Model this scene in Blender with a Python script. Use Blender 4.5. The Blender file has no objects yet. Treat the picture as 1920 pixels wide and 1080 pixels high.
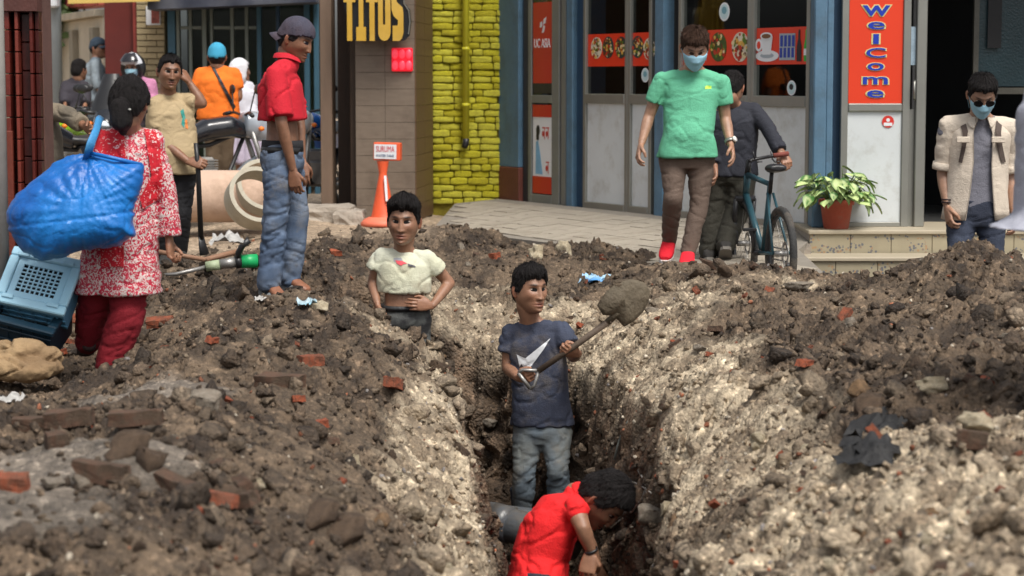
import bpy, bmesh, math, random
import numpy as np
from mathutils import Vector, Matrix
from mathutils.bvhtree import BVHTree

SC = bpy.context.scene
COL = SC.collection
R_ = math.radians
rng = np.random.default_rng(7)
random.seed(11)

# ------------------------------------------------------------------ camera, sky, sun, exposure
CAMH = 1.3
PITCH = math.atan(390 / 4000)
cam = bpy.data.objects.new('camera', bpy.data.cameras.new('camera'))
COL.objects.link(cam)
cam.location = (0, 0, CAMH)
cam.rotation_euler = (math.pi / 2 - PITCH, 0, 0)
cam.data.sensor_width = 36
cam.data.lens = 75.0
cam.data.clip_end = 400
cam.data.dof.use_dof = True
cam.data.dof.focus_distance = 12.8
cam.data.dof.aperture_fstop = 3.2
SC.camera = cam

SUN_EL, SUN_AZ = R_(58), R_(150)
world = bpy.data.worlds.new('World')
SC.world = world
world.use_nodes = True
wn = world.node_tree.nodes
wl = world.node_tree.links
bg = wn['Background']
sky = wn.new('ShaderNodeTexSky')
sky.sky_type = 'NISHITA'
sky.sun_disc = False
sky.sun_elevation = SUN_EL
sky.sun_rotation = SUN_AZ
sky.air_density = 1.0
sky.dust_density = 4.0
sky.ozone_density = 0.6
hs_ = wn.new('ShaderNodeHueSaturation')
hs_.inputs['Saturation'].default_value = 0.25
wl.new(sky.outputs[0], hs_.inputs['Color'])
wl.new(hs_.outputs[0], bg.inputs[0])
bg.inputs[1].default_value = 0.108
sun = bpy.data.objects.new('sun', bpy.data.lights.new('sun', 'SUN'))
COL.objects.link(sun)
sun.data.energy = 2.1
sun.data.angle = R_(22)
sun.data.color = (1.0, 0.95, 0.87)
# light travels from the sun: azimuth measured as the sky's rotation (from +Y towards +X)
sd = Vector((math.sin(SUN_AZ) * math.cos(SUN_EL), math.cos(SUN_AZ) * math.cos(SUN_EL), math.sin(SUN_EL)))
sun.rotation_euler = sd.to_track_quat('Z', 'Y').to_euler()
sun.location = (0, -5, 12)
SC.view_settings.view_transform = 'Standard'
SC.view_settings.look = 'None'
SC.view_settings.exposure = 0.55
SC.view_settings.gamma = 1.0
SC.view_settings.use_curve_mapping = False
SC.render.engine = 'CYCLES'
SC.cycles.max_bounces = 6
SC.cycles.use_denoising = True

# ------------------------------------------------------------------ helpers
_cp, _sp = math.cos(PITCH), math.sin(PITCH)

def W(u, v, Y):
    "point of the place seen at photograph pixel (u, v), Y metres in front of the camera"
    x = (u - 960) / 4000
    y = (540 - v) / 4000
    d = (x, _cp + y * _sp, -_sp + y * _cp)
    k = Y / d[1]
    return Vector((d[0] * k, Y, CAMH + d[2] * k))

def tag(o, label=None, cat=None, group=None, kind=None):
    if label: o['label'] = label
    if cat: o['category'] = cat
    if group: o['group'] = group
    if kind: o['kind'] = kind
    return o

def empty(name, loc=(0, 0, 0), rz=0.0, label=None, cat=None, group=None, rot=None):
    o = bpy.data.objects.new(name, None)
    COL.objects.link(o)
    o.empty_display_size = 0.1
    o.location = loc
    o.rotation_euler = rot if rot else (0, 0, rz)
    return tag(o, label, cat, group)

def world_mat(o):
    m = o.matrix_basis.copy()
    p = o.parent
    while p:
        m = p.matrix_basis @ m
        p = p.parent
    return m

def link(o, parent=None):
    COL.objects.link(o)
    if parent: o.parent = parent
    return o

def mesh_of(name, V, F, mats=None, smooth=False, cols=None, midx=None):
    me = bpy.data.meshes.new(name)
    V = np.asarray(V, dtype=np.float32).reshape(-1, 3)
    if isinstance(F, np.ndarray) and F.ndim == 2:
        nf, k = F.shape
        me.vertices.add(len(V)); me.vertices.foreach_set('co', V.ravel())
        me.loops.add(nf * k); me.loops.foreach_set('vertex_index', F.astype(np.int32).ravel())
        me.polygons.add(nf)
        me.polygons.foreach_set('loop_start', np.arange(0, nf * k, k, dtype=np.int32))
        me.polygons.foreach_set('loop_total', np.full(nf, k, dtype=np.int32))
    else:
        me.from_pydata([tuple(map(float, p)) for p in V], [], [tuple(map(int, f)) for f in F])
    if mats is not None:
        for m in (mats if isinstance(mats, (list, tuple)) else [mats]): me.materials.append(m)
    if midx is not None:
        me.polygons.foreach_set('material_index', np.asarray(midx, dtype=np.int32))
    if smooth is not False:
        me.polygons.foreach_set('use_smooth', np.ones(len(me.polygons), dtype=bool))
    if cols is not None:
        a = me.color_attributes.new('Col', 'FLOAT_COLOR', 'POINT')
        c = np.ones((len(V), 4), dtype=np.float32); c[:, :cols.shape[1]] = cols
        a.data.foreach_set('color', c.ravel())
    me.update(calc_edges=True)
    me.validate()
    return me

def obj(name, V, F, mats=None, parent=None, smooth=False, cols=None, midx=None):
    return link(bpy.data.objects.new(name, mesh_of(name, V, F, mats, smooth, cols, midx)), parent)

def inst(name, me, parent=None, loc=(0, 0, 0), rot=(0, 0, 0), scale=(1, 1, 1)):
    o = bpy.data.objects.new(name, me)
    o.location = loc; o.rotation_euler = rot; o.scale = scale
    return link(o, parent)

class MB:
    "collects shapes into one mesh"
    def __init__(s): s.V = []; s.F = []; s.M = []; s.n = 0
    def add(s, V, F, m=0):
        V = [tuple(p) for p in V]
        s.V += V
        s.F += [tuple(i + s.n for i in f) for f in F]
        s.M += [m] * len(F)
        s.n += len(V)
        return s
    def box(s, x0, x1, y0, y1, z0, z1, m=0, bev=0.0, mat=None):
        bm = bmesh.new()
        bmesh.ops.create_cube(bm, size=1)
        for v in bm.verts:
            v.co = Vector((x0 + (v.co.x + .5) * (x1 - x0), y0 + (v.co.y + .5) * (y1 - y0), z0 + (v.co.z + .5) * (z1 - z0)))
        if bev: bmesh.ops.bevel(bm, geom=bm.edges[:], offset=bev, segments=1, affect='EDGES')
        return s.bm(bm, m, mat)
    def bm(s, bm, m=0, mat=None):
        bm.verts.index_update()
        V = [(mat @ v.co if mat else v.co.copy()) for v in bm.verts]
        F = [[v.index for v in f.verts] for f in bm.faces]
        bm.free()
        return s.add(V, F, m)
    def tube(s, pts, rad, seg=10, m=0, caps=True, flat=1.0):
        pts = [Vector(p) for p in pts]
        if not isinstance(rad, (list, tuple)): rad = [rad] * len(pts)
        V, F = [], []
        T0 = (pts[1] - pts[0]).normalized()
        n = T0.orthogonal().normalized()
        for i, p in enumerate(pts):
            if i == 0: t = pts[1] - pts[0]
            elif i == len(pts) - 1: t = pts[-1] - pts[-2]
            else: t = (pts[i + 1] - p).normalized() + (p - pts[i - 1]).normalized()
            t = t.normalized() if t.length > 1e-9 else T0
            n = (n - t * n.dot(t))
            n = n.normalized() if n.length > 1e-6 else t.orthogonal().normalized()
            b = t.cross(n)
            for k in range(seg):
                a = 2 * math.pi * k / seg
                V.append(p + (n * math.cos(a) + b * math.sin(a) * flat) * rad[i])
        for i in range(len(pts) - 1):
            for k in range(seg):
                k2 = (k + 1) % seg
                F.append((i * seg + k, i * seg + k2, (i + 1) * seg + k2, (i + 1) * seg + k))
        if caps:
            F.append(tuple(range(seg - 1, -1, -1)))
            F.append(tuple((len(pts) - 1) * seg + k for k in range(seg)))
        return s.add(V, F, m)
    def lathe(s, prof, seg=20, m=0, mat=None, close=False):
        V, F = [], []
        n = len(prof)
        for r, z in prof:
            for k in range(seg):
                a = 2 * math.pi * k / seg
                p = Vector((r * math.cos(a), r * math.sin(a), z))
                V.append(mat @ p if mat else p)
        for i in range(n if close else n - 1):
            for k in range(seg):
                k2 = (k + 1) % seg; j = (i + 1) % n
                F.append((i * seg + k, i * seg + k2, j * seg + k2, j * seg + k))
        return s.add(V, F, m)
    def prism(s, poly, d, m=0, mat=None):
        "poly (x,z) extruded along y from 0 to d"
        n = len(poly)
        V = [Vector((x, 0, z)) for x, z in poly] + [Vector((x, d, z)) for x, z in poly]
        if mat: V = [mat @ p for p in V]
        F = [tuple(range(n)), tuple(range(2 * n - 1, n - 1, -1))]
        for i in range(n):
            j = (i + 1) % n
            F.append((i, i + n, j + n, j))
        return s.add(V, F, m)
    def ball(s, c, r, sub=2, m=0, sc=(1, 1, 1), mat=None):
        bm = bmesh.new()
        bmesh.ops.create_icosphere(bm, subdivisions=sub, radius=1)
        for v in bm.verts:
            v.co = Vector((c[0] + v.co.x * r * sc[0], c[1] + v.co.y * r * sc[1], c[2] + v.co.z * r * sc[2]))
        return s.bm(bm, m, mat)
    def build(s, name, mats, parent=None, smooth=False):
        return link(bpy.data.objects.new(name, mesh_of(name, s.V, s.F, mats, smooth, None, s.M)), parent)

def auto_smooth(o, ang=40):
    me = o.data
    bm = bmesh.new(); bm.from_mesh(me)
    for f in bm.faces: f.smooth = True
    lim = R_(ang)
    for e in bm.edges:
        if len(e.link_faces) == 2 and e.calc_face_angle(0) > lim: e.smooth = False
    bm.to_mesh(me); bm.free()
    return o

# numpy noise
def _hash(ix, iy, iz, seed):
    h = (ix * 374761393 + iy * 668265263 + iz * 1442695041 + seed * 974634777) & 0xffffffff
    h = ((h ^ (h >> 13)) * 1274126177) & 0xffffffff
    h = ((h ^ (h >> 16)) * 2246822519) & 0xffffffff
    h ^= h >> 15
    return (h & 0xffffff) / float(0xffffff)

def vnoise(P, seed=0):
    P = np.asarray(P, dtype=np.float64)
    I = np.floor(P).astype(np.int64)
    f = P - I
    f = f * f * f * (f * (f * 6 - 15) + 10)
    if P.shape[1] == 2:
        x, y = I[:, 0], I[:, 1]; z = np.zeros_like(x)
        a = _hash(x, y, z, seed); b = _hash(x + 1, y, z, seed)
        c = _hash(x, y + 1, z, seed); d = _hash(x + 1, y + 1, z, seed)
        return ((a + (b - a) * f[:, 0]) * (1 - f[:, 1]) + (c + (d - c) * f[:, 0]) * f[:, 1]) * 2 - 1
    r = 0
    x, y, z = I[:, 0], I[:, 1], I[:, 2]
    for dz in (0, 1):
        a = _hash(x, y, z + dz, seed); b = _hash(x + 1, y, z + dz, seed)
        c = _hash(x, y + 1, z + dz, seed); d = _hash(x + 1, y + 1, z + dz, seed)
        w = (a + (b - a) * f[:, 0]) * (1 - f[:, 1]) + (c + (d - c) * f[:, 0]) * f[:, 1]
        r = r + w * (f[:, 2] if dz else 1 - f[:, 2])
    return r * 2 - 1

def fbm(P, oct=4, seed=0, gain=.5):
    a, s, r = 1.0, 1.0, 0
    P = np.asarray(P, dtype=np.float64)
    for o in range(oct):
        r = r + a * vnoise(P * s, seed + o * 17)
        a *= gain; s *= 2.03
    return r

def sstep(x, a, b):
    t = np.clip((np.asarray(x, dtype=np.float64) - a) / (b - a), 0, 1)
    return t * t * (3 - 2 * t)

def clods2d(X, Y, cell, seed, keep=.7, rmin=.25, rmax=.6):
    "height of half-buried lumps"
    ix = np.floor(X / cell).astype(np.int64); iy = np.floor(Y / cell).astype(np.int64)
    out = np.zeros_like(X)
    for dx in (-1, 0, 1):
        for dy in (-1, 0, 1):
            cx, cy = ix + dx, iy + dy
            z = np.zeros_like(cx)
            px = (cx + _hash(cx, cy, z, seed)) * cell
            py = (cy + _hash(cx, cy, z + 1, seed)) * cell
            r = (rmin + (rmax - rmin) * _hash(cx, cy, z + 2, seed) ** 2) * cell
            k = _hash(cx, cy, z + 3, seed) < keep
            q = _hash(cx, cy, z + 4, seed) * 6.283
            el = .65 + .35 * _hash(cx, cy, z + 5, seed)
            ax, ay = X - px, Y - py
            bx = ax * np.cos(q) + ay * np.sin(q); by = (-ax * np.sin(q) + ay * np.cos(q)) / el
            d = np.maximum(np.abs(bx), np.abs(by)) * .45 + np.sqrt(bx * bx + by * by) * .62
            h = np.where(k, np.sqrt(np.maximum(0, r * r - d * d)), 0)
            out = np.maximum(out, h)
    return out

# ------------------------------------------------------------------ materials
MATS = {}
def pm(name, col, rough=.6, var=.18, nscale=6., bump=.15, bscale=60., metal=0., attr=False, tint=None, spec=None,
       coords='Object', stretch=(1, 1, 1), emit=0, sss=0, coat=0, dirt=None, dscale=2., fold=0, fscale=9.):
    if name in MATS: return MATS[name]
    m = bpy.data.materials.new(name)
    m.use_nodes = True
    nt = m.node_tree; N = nt.nodes; L = nt.links
    b = N['Principled BSDF']
    tc = N.new('ShaderNodeTexCoord'); mp = N.new('ShaderNodeMapping')
    mp.inputs['Scale'].default_value = stretch
    L.new(tc.outputs[coords], mp.inputs[0])
    no = N.new('ShaderNodeTexNoise'); no.inputs['Scale'].default_value = nscale
    no.inputs['Detail'].default_value = 6; no.inputs['Roughness'].default_value = .6
    L.new(mp.outputs[0], no.inputs['Vector'])
    mr = N.new('ShaderNodeMapRange')
    mr.inputs[1].default_value = .3; mr.inputs[2].default_value = .7
    mr.inputs[3].default_value = 1 - var; mr.inputs[4].default_value = 1 + var
    L.new(no.outputs[0], mr.inputs[0])
    base = N.new('ShaderNodeMix'); base.data_type = 'RGBA'; base.blend_type = 'MULTIPLY'
    base.inputs[0].default_value = 1
    c = tuple(col) + (1,)
    if attr:
        at = N.new('ShaderNodeAttribute'); at.attribute_name = 'Col'
        mu = N.new('ShaderNodeMix'); mu.data_type = 'RGBA'; mu.blend_type = 'MULTIPLY'; mu.inputs[0].default_value = 1
        mu.inputs[6].default_value = c
        L.new(at.outputs['Color'], mu.inputs[7])
        L.new(mu.outputs[2], base.inputs[6])
    elif tint:
        n2 = N.new('ShaderNodeTexNoise'); n2.inputs['Scale'].default_value = nscale * .45; n2.inputs['Detail'].default_value = 4
        L.new(mp.outputs[0], n2.inputs['Vector'])
        r2 = N.new('ShaderNodeMapRange'); r2.inputs[1].default_value = .42; r2.inputs[2].default_value = .6
        L.new(n2.outputs[0], r2.inputs[0])
        mu = N.new('ShaderNodeMix'); mu.data_type = 'RGBA'
        mu.inputs[6].default_value = c; mu.inputs[7].default_value = tuple(tint) + (1,)
        L.new(r2.outputs[0], mu.inputs[0]); L.new(mu.outputs[2], base.inputs[6])
    else:
        base.inputs[6].default_value = c
    L.new(mr.outputs[0], base.inputs[7])
    outc = base.outputs[2]
    if dirt:
        n3 = N.new('ShaderNodeTexNoise'); n3.inputs['Scale'].default_value = dscale; n3.inputs['Detail'].default_value = 8
        n3.inputs['Roughness'].default_value = .7
        L.new(tc.outputs[coords], n3.inputs['Vector'])
        r3 = N.new('ShaderNodeMapRange'); r3.inputs[1].default_value = .5; r3.inputs[2].default_value = .72; r3.inputs[4].default_value = .75
        L.new(n3.outputs[0], r3.inputs[0])
        mu3 = N.new('ShaderNodeMix'); mu3.data_type = 'RGBA'
        L.new(r3.outputs[0], mu3.inputs[0]); L.new(outc, mu3.inputs[6]); mu3.inputs[7].default_value = tuple(dirt) + (1,)
        outc = mu3.outputs[2]
    L.new(outc, b.inputs['Base Color'])
    b.inputs['Roughness'].default_value = rough
    b.inputs['Metallic'].default_value = metal
    if spec is not None: b.inputs['Specular IOR Level'].default_value = spec
    if coat: b.inputs['Coat Weight'].default_value = coat
    if emit:
        b.inputs['Emission Color'].default_value = c; b.inputs['Emission Strength'].default_value = emit
    if sss:
        b.inputs['Subsurface Weight'].default_value = sss
        b.inputs['Subsurface Radius'].default_value = (.012, .005, .003)
        b.inputs['Subsurface Scale'].default_value = 1
    if bump:
        nb = N.new('ShaderNodeTexNoise'); nb.inputs['Scale'].default_value = bscale; nb.inputs['Detail'].default_value = 5
        L.new(mp.outputs[0], nb.inputs['Vector'])
        bu = N.new('ShaderNodeBump'); bu.inputs['Strength'].default_value = min(1, bump * 2); bu.inputs['Distance'].default_value = .01
        L.new(nb.outputs[0], bu.inputs['Height']); L.new(bu.outputs[0], b.inputs['Normal'])
        if fold:
            fm = N.new('ShaderNodeMapping'); fm.inputs['Scale'].default_value = (1, 1, 1.7); fm.inputs['Rotation'].default_value = (.3, .5, .2)
            L.new(tc.outputs[coords], fm.inputs[0])
            fn = N.new('ShaderNodeTexNoise'); fn.inputs['Scale'].default_value = fscale; fn.inputs['Detail'].default_value = 2; fn.inputs['Distortion'].default_value = .9
            L.new(fm.outputs[0], fn.inputs['Vector'])
            f1 = N.new('ShaderNodeMath'); f1.operation = 'SUBTRACT'; f1.inputs[1].default_value = .5; L.new(fn.outputs[0], f1.inputs[0])
            f2 = N.new('ShaderNodeMath'); f2.operation = 'ABSOLUTE'; L.new(f1.outputs[0], f2.inputs[0])
            f3 = N.new('ShaderNodeMath'); f3.operation = 'MINIMUM'; f3.inputs[1].default_value = .16; L.new(f2.outputs[0], f3.inputs[0])
            b2 = N.new('ShaderNodeBump'); b2.inputs['Strength'].default_value = min(1, fold); b2.inputs['Distance'].default_value = .08
            L.new(f3.outputs[0], b2.inputs['Height']); L.new(bu.outputs[0], b2.inputs['Normal']); L.new(b2.outputs[0], b.inputs['Normal'])
    MATS[name] = m
    return m

def srgb(r, g, b, k=1.0):
    f = lambda c: ((c / 255 + .055) / 1.055) ** 2.4 if c > 10 else c / 255 / 12.92
    return (f(r) * k, f(g) * k, f(b) * k)
# ------------------------------------------------------------------ the dug-up street
CP = [ # photograph pixel and distance of points of the undisturbed surface
 (0,1080,5.9),(400,1080,6.0),(700,1080,6.6),(850,1080,7.6),(925,1080,8.4),(0,900,7.2),(300,900,7.3),(600,900,7.8),(800,900,9.2),
 (0,760,9.3),(200,740,9.7),(450,740,9.0),(650,740,9.6),(800,740,10.8),(200,700,11),(500,640,10.6),(650,640,11.2),(760,620,11.9),
 (520,553,12.8),(610,500,14.2),(640,462,15.5),(330,490,15.6),(300,560,13.5),(100,640,12.0),(600,400,19.5),(450,440,17.5),(700,425,18.4),
 (450,740,9.0),(880,760,11.0),(845,690,11.7),(905,940,9.3),
 (1240,1080,8.2),(1400,1080,6.6),(1700,1080,5.6),(1920,1080,5.2),(1400,900,8.2),(1700,900,7.0),(1920,900,6.4),
 (1300,740,10),(1500,740,9.2),(1750,740,8.6),(1920,740,8.2),(1200,620,12),(1400,620,11),(1650,620,10.5),(1900,620,10.2),
 (1100,540,13.8),(1300,540,13),(1500,540,12.4),(1700,540,12),(1900,535,11.8),
 (1290,506,13.7),(1400,494,13.3),(1520,500,12.9),(1600,515,12.6),(1700,508,12.3),(1850,480,12.0),(1925,495,12),
 (1000,448,16.2),(900,430,17),(820,426,17.6),(1120,450,15.6),(1240,490,14.5),(950,500,15),(850,540,14),(900,600,13.2),
 (1050,600,13),(900,640,12.8),(1080,700,12),(1120,740,11.4),(1180,860,10),(1220,1000,9)]
cpw = [tuple(W(*c)) for c in CP]
cpw += [(x, y, z) for x, y, z in [
 (-3,3,.0),(0,3,-.3),(3,3,.1),(-6,8,-.05),(-6,13,-.05),(-6,20,.0),(-4,24,.05),(-2,24,.05),(0,24,-.05),(-8,30,.05),(8,30,-.1),(0,34,0),
 (-3.2,10.5,-.12),(-3,15,-.02),(-3.5,18,.0),
 (5,4,.1),(6,8,.05),(5,11.5,.1),(6,14,-.2),(8,20,-.2),(2.6,13.3,-.12),(3.2,13.0,-.2),(1.6,14.3,-.2),(2.0,14.2,-.2),(3.5,14.2,-.22),(2.8,15.5,-.22),
 (1.0,17,-.12),(1.6,15.6,-.2),(.3,18.5,-.1),(2.2,17,-.2),(.2,16.9,-.02)]]
_A = np.array(cpw)
_xy, _zz = _A[:, :2] * np.array([1.0, .6]), _A[:, 2]
def _phi(a, b):
    r2 = ((a[:, None, :] - b[None, :, :]) ** 2).sum(-1)
    return .5 * r2 * np.log(r2 + 1e-9)
_n = len(_xy)
_K = _phi(_xy, _xy) + np.eye(_n) * .015
_Pm = np.c_[np.ones(_n), _xy]
_M = np.block([[_K, _Pm], [_Pm.T, np.zeros((3, 3))]])
_w = np.linalg.solve(_M, np.r_[_zz, 0, 0, 0])
def base_h(X, Y):
    sh = X.shape
    Q = np.c_[X.ravel(), Y.ravel() * .6]
    out = np.empty(len(Q))
    for i in range(0, len(Q), 60000):
        q = Q[i:i + 60000]
        out[i:i + 60000] = _phi(q, _xy) @ _w[:_n] + _w[_n] + q @ _w[_n + 1:]
    return out.reshape(sh)

TRENCH = [(-.05,3),(-.07,7),(-.08,8.4),(-.14,9.3),(-.17,10),(-.23,11),(-.345,11.7),(-.49,12.12),(-.8,12.2),(-1.2,12.35),(-1.7,12.6),
          (-1.75,13.0),(-1.3,13.0),(-.9,13.1),(-.45,13.1),(-.04,12.9),(.1,12.65),(.42,12.0),(.54,11.4),(.63,10),(.66,9),(.67,8.4),(.66,3)]
def trench_sd(X, Y):
    "distance inside the trench outline (positive inside)"
    P = np.array(TRENCH); Q = np.roll(P, -1, 0)
    d = np.full(X.shape, 1e9); ins = np.zeros(X.shape, bool)
    for a, b in zip(P, Q):
        e = b - a; wx, wy = X - a[0], Y - a[1]
        t = np.clip((wx * e[0] + wy * e[1]) / (e @ e), 0, 1)
        d = np.minimum(d, (wx - e[0] * t) ** 2 + (wy - e[1] * t) ** 2)
        c = (a[1] > Y) != (b[1] > Y)
        xc = a[0] + (Y - a[1]) / (e[1] if abs(e[1]) > 1e-9 else 1e-9) * e[0]
        ins ^= c & (X < xc)
    d = np.sqrt(d)
    return np.where(ins, d, -d)

def blob(X, Y, x, y, sx, sy):
    return np.exp(-((X - x) / sx) ** 2 - ((Y - y) / sy) ** 2)

def smooth_mud(X, Y):
    "1 where wet trodden mud lies smooth"
    m = np.zeros_like(X)
    for (u, v, D, sx, sy) in [(230,755,9.3,.62,.42),(350,745,9.2,.36,.25),(90,900,7.3,.55,.6),(200,880,7.5,.35,.4),(0,980,6.6,.4,.5),(60,800,8.7,.55,.35)]:
        c = W(u, v, D); m = np.maximum(m, blob(X, Y, c.x, c.y, sx, sy))
    return sstep(m + .3 * vnoise(np.c_[X.ravel() * 3, Y.ravel() * 3], 5).reshape(X.shape), .45, .75)

def road_far(X, Y):
    "1 where the trodden, unbroken road begins"
    return np.maximum(sstep(Y - .35 * X, 15.8, 17.4) * sstep(-X, .3, .9), sstep(Y, 18.2, 19.2))

PALE = [(825,880,9.6,.27,1.3,1.0),(850,700,11.5,.25,.7,1.0),(880,1000,8.4,.2,1.2,.9),(740,640,11.8,.25,.3,.6),(1050,600,13,.9,.8,.8),(850,560,13.6,.6,.8,.7),
        (1200,600,12.2,.5,.9,.95),(1150,700,11.3,.3,.7,1.0),(1300,700,10.6,.35,1.0,1.0),(1350,820,9.2,.4,1.2,.95),(1500,960,7.3,.7,1.3,.9),
        (1800,960,6.3,.7,1.2,1.0),(1250,560,13,.5,.6,.6),(1900,820,7.4,.4,.6,.7),(1450,860,8.5,.4,.8,.8),(1700,1060,5.8,.9,.9,.9),(1480,530,12.8,.2,.15,.7)]
def paleness(X, Y):
    m = np.zeros_like(X)
    for (u, v, D, sx, sy, a) in PALE:
        c = W(u, v, D); m = np.maximum(m, a * blob(X, Y, c.x, c.y, sx * 1.1, sy * 1.1))
    n = fbm(np.c_[X.ravel() * 2.2, Y.ravel() * 2.2], 4, 31).reshape(X.shape)
    return np.clip(sstep(m + .22 * n, .28, .75), 0, 1)

def axis(segs):
    out = [segs[0][0]]
    for a, b, s0, s1 in segs:
        n = max(1, int(round((b - a) / ((s0 + s1) / 2))))
        t = np.linspace(0, 1, n + 1)[1:]
        w = s0 * t + (s1 - s0) * t * t / 2
        out += list(a + (b - a) * w / w[-1])
    return np.array(out)
gx = axis([(-30,-8,4,1),(-8,-3.4,.6,.05),(-3.4,-2.7,.03,.014),(-2.7,-.35,.0125,.0125),(-.35,.38,.009,.009),(.38,.72,.006,.006),(.72,2.7,.0125,.0125),(2.7,3.4,.014,.03),(3.4,8,.05,.6),(8,30,1,4)])
gy = axis([(-6,3.5,.8,.2),(3.5,5.0,.06,.012),(5.0,9,.011,.0125),(9,12.4,.0125,.014),(12.4,13.2,.006,.008),(13.2,16,.014,.022),(16,20,.03,.07),(20,26,.12,.5),(26,60,.8,5)])
GX, GY = np.meshgrid(gx, gy)
def packed(X, Y):
    'trodden, dusty patches between the heaps'
    return sstep(fbm(np.c_[X.ravel() * 1.5 + 4, Y.ravel() * 1.5], 4, 66).reshape(X.shape), .02, .5)
def surface(X, Y):
    sh = X.shape
    fx, fy = X.ravel(), Y.ravel()
    H = base_h(X, Y)
    far = road_far(X, Y); mud = smooth_mud(X, Y)
    pale = paleness(X, Y)
    rough = np.clip(1 - far * .93, 0, 1) * (1 - mud * .8) * (1 - .35 * packed(X, Y))
    wob = (vnoise(np.c_[fx * 5, fy * 5], 3) * .045 + vnoise(np.c_[fx * 14, fy * 14], 4) * .02 + vnoise(np.c_[fx * 1.7, fy * 1.7], 9) * .04).reshape(sh)
    sd = trench_sd(X, Y) + wob
    lump = (fbm(np.c_[fx * 1.6, fy * 1.6], 4, 40) * .075).reshape(sh)
    H = H + lump * (1 - far * .8)
    qx = X + .03 * vnoise(np.c_[fx * 17, fy * 17], 13).reshape(sh); qy = Y + .03 * vnoise(np.c_[fx * 17, fy * 17], 14).reshape(sh)
    big = clods2d(qx, qy, .30, 1, .5, .14, .34) * .45 * (1 - pale * .75)
    mid = clods2d(qx, qy, .13, 2, .75, .2, .5) * .5 * (1 - pale * .6)
    sml = clods2d(qx, qy, .06, 3, .8, .2, .55) * .5
    tin = clods2d(X, Y, .028, 4, .9, .2, .55) * .6
    fine = (fbm(np.c_[fx * 9, fy * 9], 5, 51, .62) * .024 - np.abs(fbm(np.c_[fx * 13, fy * 13], 4, 57, .6)) * .065 * sstep(fbm(np.c_[fx * 3, fy * 3], 2, 58), -.3, .5)).reshape(sh)
    H = H + rough * (big + mid + sml + tin + fine) - rough * .02
    # puddled mud keeps soft footprints
    H = H + mud * (fbm(np.c_[fx * 5, fy * 7], 3, 61) * .012).reshape(sh)
    for (u, v, D, sx, sy, a) in ((560,640,10.9,.75,.9,.13),(700,560,13.0,.35,.6,.08),(1860,560,11.2,.5,1.2,.10)):
        c = W(u, v, D); H = H + a * blob(X, Y, c.x, c.y, sx, sy)
    floor = np.where(X < -.35, -1.05, -1.45) + .5 * sstep(-X, .75, 1.3) + .08 * vnoise(np.c_[fx * 2, fy * 2], 71).reshape(sh)
    floor = floor + .35 * sstep(Y, 12.1, 12.5) * (X > -.35) + (big * .8 + mid + sml + tin)
    t = sstep(sd, -.05, .20)
    prof = np.clip(t + .10 * np.sin(t * math.pi) * vnoise(np.c_[fx * 6, fy * 6], 81).reshape(sh), 0, 1)
    Z = H * (1 - prof) + floor * prof
    return Z, sd, pale, far, mud
GZ, GSD, GPALE, GFAR, GMUD = surface(GX, GY)

def gidx(ax, q): return np.clip(np.searchsorted(ax, q) - 1, 0, len(ax) - 2)
def ground_z(x, y):
    i, j = int(gidx(gx, x)), int(gidx(gy, y))
    tx = (x - gx[i]) / (gx[i + 1] - gx[i]); ty = (y - gy[j]) / (gy[j + 1] - gy[j])
    a = GZ[j, i] * (1 - tx) + GZ[j, i + 1] * tx; b = GZ[j + 1, i] * (1 - tx) + GZ[j + 1, i + 1] * tx
    return float(a * (1 - ty) + b * ty)

# sideways relief so that the cut walls are ragged
wallk = sstep(GSD, -.03, .06) * (1 - sstep(GSD, .24, .34))
P3 = np.c_[GX.ravel() * 9, GY.ravel() * 9, GZ.ravel() * 9]
dxw = (fbm(P3, 3, 91) * .055).reshape(GX.shape) * wallk
dyw = (fbm(P3, 3, 95) * .055).reshape(GX.shape) * wallk
VX, VY = GX + dxw, GY + dyw

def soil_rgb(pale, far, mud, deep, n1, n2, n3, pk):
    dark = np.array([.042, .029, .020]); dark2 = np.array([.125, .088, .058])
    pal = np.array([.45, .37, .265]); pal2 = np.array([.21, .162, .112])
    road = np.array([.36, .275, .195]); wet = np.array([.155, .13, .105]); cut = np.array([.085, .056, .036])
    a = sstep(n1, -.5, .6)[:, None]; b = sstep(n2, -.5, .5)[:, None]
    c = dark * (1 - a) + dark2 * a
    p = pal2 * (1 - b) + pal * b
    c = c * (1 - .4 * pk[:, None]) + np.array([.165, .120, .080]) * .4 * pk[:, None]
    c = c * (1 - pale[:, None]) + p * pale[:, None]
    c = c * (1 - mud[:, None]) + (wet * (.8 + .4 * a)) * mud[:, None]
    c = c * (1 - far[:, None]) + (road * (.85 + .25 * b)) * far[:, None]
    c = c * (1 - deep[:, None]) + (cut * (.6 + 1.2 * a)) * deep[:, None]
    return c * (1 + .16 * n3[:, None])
_f = np.c_[GX.ravel(), GY.ravel()]
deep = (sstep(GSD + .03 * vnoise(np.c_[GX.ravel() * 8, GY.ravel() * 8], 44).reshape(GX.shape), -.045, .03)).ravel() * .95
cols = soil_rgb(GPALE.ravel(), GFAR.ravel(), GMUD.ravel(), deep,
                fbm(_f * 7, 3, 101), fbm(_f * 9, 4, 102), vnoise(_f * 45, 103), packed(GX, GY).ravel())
ny, nx = GX.shape
ii = np.arange((ny - 1) * (nx - 1)); r = ii // (nx - 1); c = ii % (nx - 1)
q0 = r * nx + c
GF = np.c_[q0, q0 + 1, q0 + nx + 1, q0 + nx]

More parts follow.
